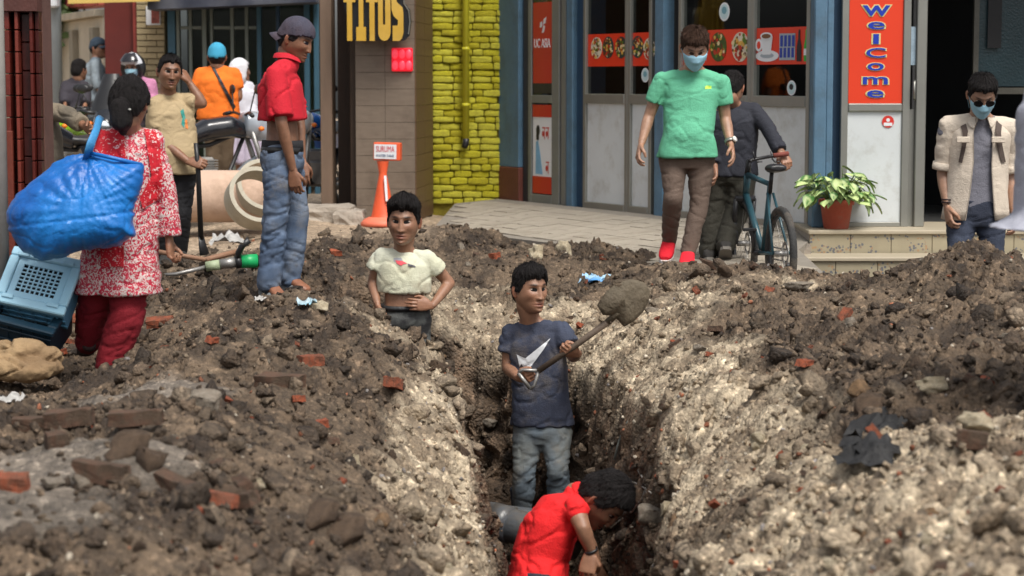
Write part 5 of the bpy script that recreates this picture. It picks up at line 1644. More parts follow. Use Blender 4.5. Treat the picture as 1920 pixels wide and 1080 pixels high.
# man in the beige overshirt, right
D = 12.9
D_ = person('man in open beige shirt over grey T-shirt, with sunglasses and blue mask', D,
    dict(head=(1841,180,-.12), neck=(1838,222,-.02), shl=(1780,236), shr=(1892,240), ell=(1768,326,.04), wrl=(1776,385,-.05), elr=(1893,330,.05), wrr=(1900,392,.0),
         hipl=(1803,398), hipr=(1856,398), knl=(1798,480,-.1), anl=(1798,575,.0), tol=(1796,600,-.2), knr=(1862,480,-.05), anr=(1866,575,.05), tor=(1868,600,-.15)),
    base=gz(1832,605,12.9), skin=SK_MID, hs=1.06, hyaw=-3, pitch=34, k=1.05,
    hair=dict(style='short', top=.030, quiff=.012, fringe=.066, mask=M_MASK, glasses=True, nz=.006),
    shirt=dict(mat=cloth('grey_tee', srgb(112,112,122)), sleeve=.2, hem=.03, loose=-.004, w=.97, d=.94, amp=.005, seed=12, name='tee'),
    trousers=dict(mat=denim('indigo_denim', srgb(38,44,60), srgb(58,66,84)), loose=.008, seed=13),
    shoes=dict(mat=cloth('dark_shoe', srgb(50,48,46))), hands=dict(l=dict(curl=.7), r=dict(curl=.6)))
def overshirt(P, mat, sleeve, hem, seed, inner=.030):
    "open shirt: the back, the two front panels and the rolled sleeves in one cloth"
    J = P['J']; ring = P['ring']; mb = MB()
    prof = [(hem, .20, .145), (.25, .178, .142), (.6, .178, .142), (.84, .192, .136), (.94, .190, .122), (1.01, .152, .108), (1.07, .104, .098), (1.12, .080, .088)]
    V, F = [], []; n = 30
    ths = [0, .010]
    for lay in (0, 1):
        for (t, w, d) in prof:
            c, wv, dv = ring(t, w + lay * .008, d + lay * .008)
            gap = .30 + .25 * max(0, .5 - t)
            for k in range(n + 1):
                a = math.pi / 2 + gap + (2 * math.pi - 2 * gap) * k / n
                V.append(c + wv * math.cos(a) + dv * math.sin(a))
    m = n + 1; R = len(prof)
    for lay in (0, 1):
        o = lay * R * m
        for i in range(R - 1):
            for k in range(n): F.append((o + i * m + k, o + i * m + k + 1, o + (i + 1) * m + k + 1, o + (i + 1) * m + k))
    o = R * m
    for i in range(R - 1):
        for k in (0, n): F.append((i * m + k, (i + 1) * m + k, o + (i + 1) * m + k, o + i * m + k))
    for k in range(n):
        for i in (0, R - 1): F.append((i * m + k, i * m + k + 1, o + i * m + k + 1, o + i * m + k))
    bm = bmesh.new(); vs = [bm.verts.new(p) for p in V]
    for f in F:
        try: bm.faces.new([vs[i] for i in f])
        except ValueError: pass
    bmesh.ops.subdivide_edges(bm, edges=bm.edges[:], cuts=2, use_grid_fill=True, smooth=.6)
    Pv = np.array([v.co[:] for v in bm.verts]); 
    nz = fbm(np.c_[Pv[:, 0] * 12, Pv[:, 1] * 12, Pv[:, 2] * 6], 3, seed) * .009
    ctr = Pv.mean(0); out = Pv - ctr; out[:, 2] = 0; out /= np.linalg.norm(out, axis=1)[:, None] + 1e-6
    Pv = Pv + out * nz[:, None] - P['B']
    Ff = [[v.index for v in f.verts] for f in bm.faces] if bm.verts.index_update() is None else None
    bm.free()
    o1 = obj('overshirt', Pv, Ff, mat, P['root'], True)
    for s in 'lr':
        ms = MB(); a, e, w = J['sh' + s], J['el' + s], J['wr' + s]; end = a.lerp(e, sleeve)
        chain(ms, [J['neck'].lerp(a, .35) - Vector((0, 0, .03)), a - Vector((0, 0, .004)), a.lerp(e, .5)], [.074, .070, .065], 14); ms.tube([a.lerp(e, .45), end], [.063, .066], 16)
        v, f, nn = remesh(ms, .009, 3); v = v + nn * (fbm(v * np.array([9, 9, 16]), 3, seed + 3) * .007)[:, None]
        obj('overshirt_sleeve', v - P['B'], f, mat, P['root'], True)
        mc = MB(); ax = (e - a).normalized(); mm = frame(ax, (0, -1, 0)).to_4x4() @ Matrix.Rotation(math.pi / 2, 4, 'Y'); mm.translation = end - Vector(P['B'])
        mc.lathe([(.056, -.03), (.069, -.03), (.071, .0), (.069, .014), (.056, .014)], 20, 0, mm, True).build('sleeve_cuff', mat, P['root'], True)
    return o1
M_BEI = cloth('beige_cloth', srgb(205,192,176))
overshirt(D_, M_BEI, .86, -.08, 4)
OV_ = bpy.data.objects['overshirt']
for pl in ([(1797,222),(1808,219),(1815,246),(1811,276),(1804,306),(1797,304),(1803,274),(1805,250)], [(1880,224),(1869,221),(1866,246),(1870,276),(1879,306),(1886,304),(1880,274),(1877,250)]):
    decal('rucksack_strap', pl, OV_, cloth('strap_brown', srgb(84,72,66)), 12.9, D_['root'], D_['B'], .012)
for pl in ([(1808,222),(1826,214),(1832,244),(1819,237)], [(1872,222),(1854,214),(1848,244),(1861,237)]):
    decal('collar_flap', pl, OV_, cloth('beige_cloth', srgb(205,192,176)), 12.9, D_['root'], D_['B'], .016)
if True:
    pass
# chest pocket flaps
for u in (1806, 1872):
    c = W(u, 262, 12.9 - .172) - Vector(D_['B']); bx('pocket_flap', c.x - .04, c.x + .04, c.y - .006, c.y + .012, c.z - .018, c.z + .018, M_BEI, D_['root'], .004)
for k_, dz_ in ((0, 0), (1, .016)):
    p = D_['J']['wrl'] + Vector((0, 0, .02 + dz_)) - Vector(D_['B'])
    MB().lathe([(.031, -.005), (.037, -.005), (.037, .005), (.031, .005)], 14, 0, Matrix.Translation(p), True).build('bracelet', pm('bracelet_dark', (.03, .012, .012), .6), D_['root'], True)

# man in the white shirt in the trench
D = 12.5
E_ = person('bare bellied man in off white T-shirt standing in the trench, hands on hips', D,
    dict(head=(757,418,-.04), neck=(757,472,.0), shl=(716,480,.02), shr=(800,484,.0), ell=(699,530,.05), wrl=(707,568,-.08), elr=(843,531,.06), wrr=(811,573,-.10),
         hipl=(737,596), hipr=(782,596), mid=(757,540,-.01), knl=(735,720), knr=(785,720), anl=(735,820,.05), anr=(785,820,.05), tol=(733,835,-.15), tor=(787,835,-.15)),
    base=gz(758,835,12.5), skin=SK_BROWN, hs=1.2, hyaw=-6, pitch=4, roll=2, k=.92,
    hair=dict(style='short', top=.034, quiff=.016, fringe=.064, nz=.007, side=.005), face=dict(moustache=.2),
    shirt=dict(mat=cloth('offwhite_cloth', srgb(212,214,196), tint=srgb(196,196,172), nscale=5, dirt=srgb(160,148,124), dscale=6), sleeve=.50, hem=.42, loose=.010, sl_open=.026, amp=.009, seed=21, flare=-.006),
    trousers=dict(mat=cloth('black_patterned', srgb(48,48,50), tint=srgb(92,94,92), nscale=22), loose=.006, top=.20, belt=pm('belt_black', (.015,.015,.016), .5), seed=22),
    shoes=dict(mat=cloth('dark_shoe', srgb(50,48,46))),
    hands=dict(l=dict(curl=.5, dir=(.15, -.3, -1), back=(-1, -.4, 0), thumb=(0, -1, 0)), r=dict(curl=.30, dir=(-1, -.45, .1), back=(.1, -1, .1), thumb=(0, 0, 1))))
decal('chest_print', [(738,484),(752,483),(756,490),(748,493),(738,490)], E_['shirt'], pm('print_grey2', srgb(150,152,158), .7), D, E_['root'], E_['B'])
decal('chest_print', [(741,488),(754,489),(764,494),(757,495),(752,498),(744,494)], E_['shirt'], pm('print_pink', srgb(200,70,80), .7), D, E_['root'], E_['B'], .006)
decal('chest_print', [(764,494),(778,498),(780,501),(766,499)], E_['shirt'], pm('print_dark', srgb(90,88,96), .7), D, E_['root'], E_['B'], .006)

# man with the shovel
D = 11.9
F_ = person('man in dark blue T-shirt and rubber boots lifting a loaded shovel in the trench', D,
    dict(head=(993,546,-.04), neck=(995,606,.0), shl=(957,624,.04), shr=(1052,618,-.04), ell=(952,690,.03), wrl=(973,709,-.22), elr=(1074,668,-.10), wrr=(1084,664,-.31),
         hipl=(992,800), hipr=(1042,800), knl=(984,885,-.06), anl=(977,985,.04), tol=(974,1005,-.14), knr=(1046,880,-.10), anr=(1050,985,.02), tor=(1056,1005,-.2)),
    base=gz(1010,1010,11.9), skin=SK_BROWN, hs=1.17, hyaw=33, pitch=1, roll=0, k=.95,
    hair=dict(style='short', top=.024, quiff=.016, fringe=.060, side=.008, nz=.005), face=dict(goatee=.25, nose=1.15, jaw=1.1, squint=1),
    shirt=dict(mat=cloth('navy_cloth', srgb(60,68,88), tint=srgb(48,52,68), dirt=srgb(104,96,88), dscale=5.5), sleeve=.55, hem=.02, loose=.008, sl_open=.018, amp=.009, seed=31),
    trousers=dict(mat=denim('grey_denim', srgb(98,110,120), srgb(116,120,118), dirt=srgb(122,110,92), dscale=5), loose=.012, amp=.011, seed=33, short=.3),
    shoes=dict(mat=pm('rubber_boot', srgb(38,52,72), .35, .15, 6, .05, 30), high=.20),
    hands=dict(l=dict(curl=1.25, dir=(.35, -.6, .15), back=(-.4, -.7, -.3), thumb=(0, -.2, 1)), r=dict(curl=1.3, dir=(-.5, -.5, .2), back=(.3, -.7, -.6), thumb=(-.3, 0, 1))))
M_PRT = pm('print_white2', srgb(205,208,212), .7, .15, 20, 0)
decal('chest_mark', [(974,688),(985,672),(1032,634),(1020,654),(1004,676),(988,697),(980,686),(969,665)], F_['shirt'], M_PRT, D, F_['root'], F_['B'])

# man bending in the red shirt
D = 10.0
G_ = person('man in bright red T-shirt bending down in the trench', D,
    dict(head=(1128,936,-.05), neck=(1084,930,.0), shl=(1056,962,.17), shr=(1078,952,-.14), ell=(1100,1010,.32), wrl=(1120,1060,.25), elr=(1093,990,-.22), wrr=(1108,1032,-.20),
         hipl=(1000,1118,.16), hipr=(1010,1118,-.16), mid=(1008,985,.0), knl=(1060,1215,.15), knr=(1065,1215,-.15), anl=(1040,1330,.15), anr=(1045,1330,-.15), tol=(1085,1345,.15), tor=(1090,1345,-.15)),
    base=gz(1050,1345,10.0), body_yaw=90, skin=SK_BROWN, hs=1.22, hyaw=68, pitch=60, roll=0, k=1.04,
    hair=dict(style='short', top=.026, side=.014, nz=.005), 
    shirt=dict(mat=cloth('scarlet_cloth', srgb(225,28,32), var=.10), sleeve=.30, high_neck=.75, hem=-.08, loose=.02, sl_open=.016, amp=.011, seed=41),
    trousers=dict(mat=denim('dark_denim', srgb(40,44,58), srgb(60,62,70)), loose=.01, seed=42), shoes=dict(mat=cloth('dark_shoe', srgb(50,48,46))),
    hands=dict(r=dict(curl=1.2, dir=(-.2, -.3, -1), back=(-.3, -1, .2), thumb=(1, 0, 0)), l=dict(curl=1.1, dir=(0, 0, -1))))
p = G_['J']['wrr'] - Vector(G_['B']); ax = (G_['J']['wrr'] - G_['J']['elr']).normalized()
mm = frame(ax, (0, -1, 0)).to_4x4() @ Matrix.Rotation(math.pi / 2, 4, 'Y'); mm.translation = p
MB().lathe([(.028, -.006), (.034, -.006), (.034, .006), (.028, .006)], 16, 0, mm, True).build('wristband', M_BLACK, G_['root'], True)

# man in the red polo with a backward cap
D = 12.8
CAPM = cloth('cap_cloth', srgb(62,62,78), tint=srgb(78,64,72))
H_ = person('man in red polo shirt, torn blue jeans and backward cap looking down, seen side on', D,
    dict(head=(553,76,-.0), neck=(540,112,.0), shl=(528,134,.17), shr=(516,140,-.17), ell=(560,220,.22), wrl=(566,300,.15), elr=(528,232,-.22), wrr=(549,318,-.17),
         hipl=(534,295,.09), hipr=(524,295,-.09), mid=(532,215,.0), knl=(556,398,.10), anl=(542,520,.10), tol=(572,534,.02), knr=(516,410,-.10), anr=(506,532,-.08), tor=(528,552,-.18)),
    base=gz(525,555,12.8), body_yaw=82, skin=SK_DARK, hs=1.10, hyaw=72, pitch=22, k=1.0, lw=1.0,
    hair=dict(style='short', top=.010, side=.006, cap=dict(mat=CAPM, brim=180, droop=1.6)), face=dict(goatee=.5, nose=1.1),
    shirt=dict(mat=cloth('crimson_cloth', srgb(192,22,42), var=.06), sleeve=.86, hem=.44, loose=.030, sl_open=.028, amp=.014, seed=51, collar=True, w=1.0),
    trousers=dict(mat=denim('washed_denim', srgb(82,100,126), srgb(112,126,146), dirt=srgb(128,120,108), dscale=5), loose=.018, amp=.014, seed=53, belt=pm('belt_black', (.015,.015,.016), .5), top=.10, flare=.012),
    shoes=dict(bare=True),
    hands=dict(r=dict(curl=.6, dir=(.15, -.02, -1), back=(-.2, -1, 0), thumb=(1, 0, 0)), l=dict(curl=.5)))
bb = MB(); loft(bb, [H_['ring'](.08, .155, .125), H_['ring'](.20, .15, .120)], 28)
bb.V = [tuple(Vector(q) - Vector(H_['B'])) for q in bb.V]; bb.build('underwear_band', cloth('black_band', (.015, .015, .018)), H_['root'], True)
for s in 'lr':
    f, side, up = _footaxes(H_['J']['an' + s], H_['J']['to' + s]); ms = MB(); sole(ms, H_['J']['an' + s], H_['J']['to' + s], 1.15)
    ms.tube([H_['J']['an' + s] - up * .05 + f * .07 + side * .05, H_['J']['an' + s] - up * .005 + f * .09, H_['J']['an' + s] - up * .05 + f * .07 - side * .05], .016, 6, 0, True, .3)
    ms.V = [tuple(Vector(q) - Vector(H_['B'])) for q in ms.V]
    ms.build('sandal', pm('sandal_grey', srgb(120,125,128), .6), H_['root'])

# woman with the big blue bag
def floral():
    m = pm('floral_cloth', srgb(205,190,186), .8, .08, 6, .2, 120, fold=.2, fscale=5)
    nt = m.node_tree; N = nt.nodes; L = nt.links; b = N['Principled BSDF']; src = b.inputs['Base Color'].links[0].from_socket
    tc = N.new('ShaderNodeTexCoord')
    n1 = N.new('ShaderNodeTexNoise'); n1.inputs['Scale'].default_value = 42; n1.inputs['Detail'].default_value = 3; n1.inputs['Distortion'].default_value = 2.2
    L.new(tc.outputs['Object'], n1.inputs['Vector'])
    r1 = N.new('ShaderNodeMapRange'); r1.inputs[1].default_value = .455; r1.inputs[2].default_value = .51; L.new(n1.outputs[0], r1.inputs[0])
    n2 = N.new('ShaderNodeTexNoise'); n2.inputs['Scale'].default_value = 2.2; n2.inputs['Detail'].default_value = 1; L.new(tc.outputs['Object'], n2.inputs['Vector'])
    mx = N.new('ShaderNodeMix'); mx.data_type = 'RGBA'; L.new(r1.outputs[0], mx.inputs[0]); L.new(src, mx.inputs[6]); mx.inputs[7].default_value = srgb(180,36,62) + (1,)
    L.new(mx.outputs[2], b.inputs['Base Color'])
    return m
def red_floral():
    m = pm('red_floral_cloth', srgb(190,20,38), .8, .08, 6, .2, 120)
    nt = m.node_tree; N = nt.nodes; L = nt.links; b = N['Principled BSDF']; src = b.inputs['Base Color'].links[0].from_socket
    tc = N.new('ShaderNodeTexCoord')
    n1 = N.new('ShaderNodeTexNoise'); n1.inputs['Scale'].default_value = 40; n1.inputs['Detail'].default_value = 3; n1.inputs['Distortion'].default_value = 2
    L.new(tc.outputs['Object'], n1.inputs['Vector'])
    r1 = N.new('ShaderNodeMapRange'); r1.inputs[1].default_value = .60; r1.inputs[2].default_value = .65; L.new(n1.outputs[0], r1.inputs[0])
    mx = N.new('ShaderNodeMix'); mx.data_type = 'RGBA'; L.new(r1.outputs[0], mx.inputs[0]); L.new(src, mx.inputs[6]); mx.inputs[7].default_value = srgb(225,190,188) + (1,)
    L.new(mx.outputs[2], b.inputs['Base Color'])
    return m
M_FLO = floral(); M_RFL = red_floral()
D = 11.0
I_ = person('woman with black ponytail in red and white patterned tunic carrying the blue bag', D,
    dict(head=(243,196,-.02), neck=(243,244,.0), shl=(188,262,.0), shr=(288,262,.0), ell=(172,340,-.10), wrl=(192,400,-.10), elr=(309,356,.0), wrr=(317,444,.0),
         hipl=(205,440), hipr=(252,440), knl=(180,560,.05), anl=(165,640,.15), tol=(160,655,.28), knr=(238,590,-.05), anr=(205,685,-.06), tor=(220,700,.08)),
    base=gz(205,705,11.0), yaw=180, skin=SK_BROWN, hs=1.14, hyaw=170, pitch=6, k=1.0, h=1.5,
    hair=dict(style='tail', top=.022, side=.020, fringe=.06, nz=.004), arms='both',
    shirt=dict(mat=M_FLO, name='tunic', sleeve=1.98, hem=-.62, loose=.02, flare=.035, sl_open=.024, amp=.010, seed=61),
    trousers=dict(mat=cloth('red_salwar', srgb(122,8,26), var=.12), loose=.036, amp=.009, seed=62, flare=-.01), shoes=dict(mat=cloth('dark_sandal', srgb(60,40,38))),
    hands=dict(r=dict(skip=False, curl=1.1), l=dict(curl=1.2, dir=(0, .2, -1), back=(0, .3, 1))))
# red patterned shawl panels over the shoulders
def panel(poly, D, target, B, parent, name, mat, off=.012): return decal(name, poly, target, mat, D, parent, B, off, .02)
panel([(184,222),(232,232),(236,300),(232,500),(190,500),(176,300)], D, I_['shirt'], I_['B'], I_['root'], 'shawl', M_RFL)
panel([(270,240),(298,250),(306,330),(300,372),(268,392),(262,372),(284,330)], D, I_['shirt'], I_['B'], I_['root'], 'shawl', M_RFL)
MB().lathe([(.0, .01), (.008, .006), (.01, 0)], 8, 0, Matrix.Translation(W(243, 206, 10.8) - Vector(I_['B']))).build('hair_clip', M_ALU, I_['root'])

# man with moustache and the long bar
D = 15.6
J_ = person('man with moustache in khaki T-shirt and black trousers, one hand at his ear', D,
    dict(head=(318,137,-.04), neck=(314,178,.0), shl=(292,196,-.08), shr=(342,190,.05), ell=(300,262,-.12), wrl=(352,302,-.22), elr=(379,194,.02), wrr=(357,158,.03),
         hipl=(308,322), hipr=(342,322), knl=(312,400,-.05), anl=(312,478,.05), tol=(310,492,-.12), knr=(340,400,-.05), anr=(335,470,.05), tor=(342,486,-.1)),
    base=gz(322,492,15.6), body_yaw=30, skin=SK_DARK, hs=1.10, hyaw=20, pitch=6, roll=4, k=1.08, belly=.07,
    hair=dict(style='short', top=.016, fringe=.068, side=.008), face=dict(moustache=1.3, nose=1.15),
    shirt=dict(mat=cloth('khaki_cloth', srgb(172,152,118)), sleeve=.70, hem=-.02, loose=.012, sl_open=.018, seed=71),
    trousers=dict(mat=cloth('black_trouser', srgb(30,30,34)), loose=.014, seed=72), shoes=dict(mat=cloth('dark_shoe', srgb(50,48,46))),
    hands=dict(l=dict(curl=1.25, dir=(1, -.3, -.15), back=(0, -1, .5), thumb=(0, 0, 1)), r=dict(curl=.5, dir=(-.35, .1, .6), back=(.8, -.3, 0), thumb=(0, -1, 0))))
decal('chest_print', [(338,208),(344,204),(348,222),(345,240),(340,232),(342,222)], J_['shirt'], pm('print_teal', srgb(50,140,130), .7), D, J_['root'], J_['B'])
decal('chest_print', [(346,222),(351,224),(353,242),(348,240)], J_['shirt'], pm('print_orange', srgb(215,130,70), .7), D, J_['root'], J_['B'])

# orange shirt, from behind
D = 19.0
K_ = person('man in orange T-shirt and cyan cap seen from behind, a black strap across his back', D,
    dict(head=(407,108,0), neck=(407,126), shl=(376,138), shr=(440,138), ell=(366,180), elr=(448,182), wrl=(380,208,.15), wrr=(432,196,.2), hipl=(396,222), hipr=(424,222),
         knl=(400,275), knr=(424,275), anl=(402,335), anr=(424,335), tol=(402,345,.15), tor=(426,345,.15)),
    base=gz(412,345,19), yaw=180, skin=SK_BROWN, hs=1.0, hyaw=185, detail=0, k=1.05,
    hair=dict(style='short', top=.01, cap=dict(mat=cloth('cyan_cap', srgb(60,155,190)), brim=0)),
    shirt=dict(mat=cloth('orange_cloth', srgb(238,118,30)), sleeve=.65, hem=-.02, loose=.02, seed=81), trousers=dict(mat=cloth('tan_cloth', srgb(110,92,72)), loose=.01, seed=82),
    shoes=dict(mat=cloth('dark_shoe', srgb(50,48,46))))
decal('bag_strap', [(393,118),(397,116),(442,200),(437,205)], K_['shirt'], M_BLACK, D, K_['root'], K_['B'], .01)
# white headscarf
D = 20.2
L1 = person('woman in white headscarf, white top and long pale lavender skirt', D,
    dict(head=(449,134,0), neck=(452,153), shl=(434,162), shr=(468,162), hipl=(446,225), hipr=(470,225), ell=(430,190), elr=(474,190), wrl=(440,215,-.1), wrr=(476,218,-.1),
         knl=(448,270), knr=(468,270), anl=(448,325), anr=(468,325)),
    base=gz(460,335,20.2), yaw=150, skin=SK_BROWN, hs=.95, hyaw=100, detail=0, h=1.5, k=.9,
    hair=dict(style='none', scarf=cloth('white_scarf', srgb(225,225,230))), shirt=dict(mat=cloth('white_top', srgb(220,220,230)), sleeve=1.9, hem=-.05, seed=84),
    trousers=None)
mb = MB(); loft(mb, [L1['ring'](-1.3, .24, .2), L1['ring'](-.6, .20, .17), L1['ring'](0, .155, .12), L1['ring'](.08, .14, .11)])
v, f, n_ = remesh(mb, .016, 3); v = v + n_ * (np.sin(np.arctan2(v[:, 1] - 20.2, v[:, 0] + 2.5) * 16) * .012)[:, None]
obj('skirt', v - L1['B'], f, cloth('lavender_cloth', srgb(182,172,190)), L1['root'], True)
# helmet rider
D = 22
M1 = person('person in white and black helmet, blue mask and pink top sitting on a motorbike', D,
    dict(head=(250,128,0), neck=(256,146), shl=(244,158), shr=(284,156), hipl=(256,205), hipr=(280,205), ell=(236,180,-.1), elr=(288,182,0), wrl=(230,196,-.3), wrr=(280,200,-.3),
         knl=(250,230,-.3), knr=(280,230,-.3), anl=(250,275,-.2), anr=(280,275,-.2), tol=(250,285,-.35), tor=(280,285,-.35)),
    base=gz(266,285,22), yaw=-20, skin=SK_BROWN, hs=1.05, hyaw=-15, pitch=8, detail=0, k=.95,
    hair=dict(style='short', mask=M_MASK, helmet=[pm('helmet_white', srgb(205,208,214), .25, .05, 3, 0), pm('helmet_black', (.015, .015, .018), .3, .1, 3, 0)]),
    shirt=dict(mat=cloth('pink_cloth', srgb(190,125,160)), sleeve=1.9, hem=-.02, seed=86), trousers=dict(mat=cloth('dark_trouser2', srgb(45,42,48)), seed=87), shoes=dict(mat=cloth('dark_shoe', srgb(50,48,46))))
# cap man
D = 24
N1 = person('man in grey blue shirt and dark cap standing sideways by the cream wall', D,
    dict(head=(184,92,0), neck=(180,108), shl=(176,118,.15), shr=(178,120,-.15), hipl=(176,185,.08), hipr=(178,185,-.08), ell=(184,150,.2), elr=(180,152,-.2), wrl=(192,178,.15), wrr=(190,180,-.2),
         knl=(178,228,.08), knr=(176,228,-.08), anl=(178,268,.08), anr=(176,268,-.08), tol=(184,275,.05), tor=(182,275,-.1)),
    base=gz(178,278,24), body_yaw=80, skin=SK_BROWN, hs=1.0, hyaw=70, detail=0, k=1.0,
    hair=dict(style='short', top=.01, cap=dict(mat=cloth('slate_cap', srgb(58,74,90)), brim=0)),
    shirt=dict(mat=cloth('bluegrey_cloth', srgb(140,152,160), tint=srgb(115,130,142)), sleeve=1.5, hem=-.1, seed=88, loose=.02), trousers=dict(mat=cloth('grey_trouser', srgb(110,118,124)), seed=89, loose=.01), shoes=dict(mat=cloth('dark_shoe', srgb(50,48,46))))
# dark jacket, seated
D = 23
O1 = person('man in dark jacket seen from behind beside the parked motorbikes', D,
    dict(head=(148,133,0), neck=(144,146), shl=(124,160), shr=(158,160), hipl=(130,205), hipr=(152,205), ell=(120,180,-.1), elr=(162,180,-.1), wrl=(122,195,-.2), wrr=(160,196,-.2),
         knl=(130,235,-.2), knr=(152,235,-.2), anl=(130,275,-.1), anr=(152,275,-.1), tol=(130,282,-.2), tor=(152,282,-.2)),
    base=gz(140,284,23), body_yaw=160, skin=SK_BROWN, hs=1.0, hyaw=150, detail=0, k=.95,
    hair=dict(style='short', top=.02), shirt=dict(mat=cloth('charcoal_jacket', srgb(52,48,56)), sleeve=1.9, hem=-.05, loose=.02, seed=91), trousers=dict(mat=cloth('dark_trouser2', srgb(45,42,48)), seed=92), shoes=dict(mat=cloth('dark_shoe', srgb(50,48,46))))
# man half hidden by the tiled wall
D = 14.2
P1 = person('man in worn grey brown shirt half hidden behind the tiled wall', D,
    dict(head=(72,146,0), neck=(66,184), shl=(30,206,.1), shr=(88,206,-.05), hipl=(52,330), hipr=(84,330), ell=(20,260), elr=(128,216,-.15), wrr=(158,236,-.3), knl=(50,400), knr=(85,400),
         anl=(50,480), anr=(88,480), tol=(50,495,-.15), tor=(90,495,-.15)),
    base=gz(68,498,14.2), body_yaw=25, skin=SK_DARK, hs=1.06, hyaw=35, pitch=10, detail=1, k=1.05,
    hair=dict(style='short', top=.018), shirt=dict(mat=cloth('worn_cloth', srgb(128,116,98), tint=srgb(96,88,76)), sleeve=1.85, hem=-.15, loose=.03, amp=.012, seed=94), trousers=dict(mat=cloth('tan_cloth', srgb(110,92,72)), loose=.02, seed=95),
    shoes=dict(mat=cloth('dark_shoe', srgb(50,48,46))))
# passer-by in pale grey at the right edge
D = 8.2
Q1 = person('passer-by at the right edge of whom only pale grey loose cloth shows', D,
    dict(head=(1985,60,0), neck=(1985,130), shl=(1945,170), shr=(2030,170), hipl=(1965,400), hipr=(2020,400), ell=(1945,270), wrl=(1950,360,-.1), elr=(2040,270), wrr=(2040,370)),
    base=(W(1995,700,8.2).x, 8.2, W(1995,830,8.2).z), body_yaw=100, skin=SK_BROWN, hs=1.05, detail=0, k=.95,
    hair=dict(style='short', top=.02), shirt=dict(mat=cloth('pale_grey_cloth', srgb(168,170,182)), name='tunic', sleeve=1.8, hem=-.12, loose=.03, flare=.10, seed=97), trousers=dict(mat=cloth('pale_grey_cloth', srgb(168,170,182)), loose=.03, seed=98),
    shoes=dict(mat=cloth('dark_shoe', srgb(50,48,46))))
# ------------------------------------------------------------------ things on the street
def rel(o_): return Vector(o_.location)
# shovel lifted by the man in the trench
D = 11.9
sp0 = W(985, 712, D - .30); sp1 = W(1010, 695, D - .33); sp2 = W(1145, 600, D - .42); sp3 = W(1176, 572, D - .44)
shov = empty('shovel', sp0, 0, 'long handled shovel with a muddy blade raised over the trench', 'shovel')
O = Vector(sp0)
M_OLDW = pm('old_wood', srgb(92,78,66), .7, .2, 12, .2, 60); M_MUDST = pm('muddy_steel', srgb(96,86,70), .75, .25, 9, .6, 40, dirt=srgb(70,58,44), dscale=8)
M_STEEL = pm('worn_steel', srgb(150,148,145), .4, .15, 12, .1, 60, metal=.6)
MB().tube([sp1 - O, sp1.lerp(sp2, .5) - O + Vector((0, 0, -.004)), sp2 - O], [.0165, .017, .018], 12).build('shaft', M_OLDW, shov, True)
ax = (sp2 - sp1).normalized(); sd_ = ax.cross(Vector((0, -1, 0))).normalized()
hb = MB(); g0, g1 = sp1 - ax * .10 + sd_ * .055, sp1 - ax * .10 - sd_ * .055
hb.tube([sp1 - O, g0 + ax * .03 - O, g0 - O], [.010, .009, .009], 8); hb.tube([sp1 - O, g1 + ax * .03 - O, g1 - O], [.010, .009, .009], 8); hb.tube([g0 - O, g1 - O], .011, 8)
hb.build('handle', M_STEEL, shov, True)
# dished blade, underside towards the camera, point hanging down right
bmv = []; N_ = 18; bc = W(1168, 560, D - .44)
ul = [(1119,572),(1135,548),(1158,530),(1185,523),(1208,530),(1219,545),(1217,566),(1206,586),(1188,602),(1170,613),(1158,600),(1148,592),(1130,590)]
C0 = W(1172, 562, D - .50); Vb, Fb = [], []
rings_ = 6
for lay in (0, 1):
    for j in range(rings_ + 1):
        q = j / rings_
        for (u, v) in ul:
            p = W(u, v, D - .44).lerp(C0, 1 - q)
            bulge = -.035 * (1 - q * q) + (0.006 if lay else 0)
            p = Vector((p.x, D - .44 + bulge + .02 * math.sin(u * .11) * q, p.z)); Vb.append(p - O)
n_ = len(ul)
for lay in (0, 1):
    o_ = lay * (rings_ + 1) * n_
    for j in range(rings_):
        for i in range(n_): Fb.append((o_ + j * n_ + i, o_ + j * n_ + (i + 1) % n_, o_ + (j + 1) * n_ + (i + 1) % n_, o_ + (j + 1) * n_ + i))
for i in range(n_):
    a = rings_ * n_; b = (2 * rings_ + 1) * n_
    Fb.append((a + i, a + (i + 1) % n_, b + (i + 1) % n_, b + i))
obj('blade', Vb, Fb, M_MUDST, shov, True)
MB().tube([sp2 - ax * .02 - O, sp3 - O], [.020, .012], 10).build('socket', M_MUDST, shov, True)
lump('load', tuple(W(1175, 536, D - .40) - O), .085, .045, .035, 4, SOILX if 'SOILX' in globals() else pm('mud_load', srgb(80,68,54), .9, .3, 12, .6, 50), None, None, shov, .2, .2)

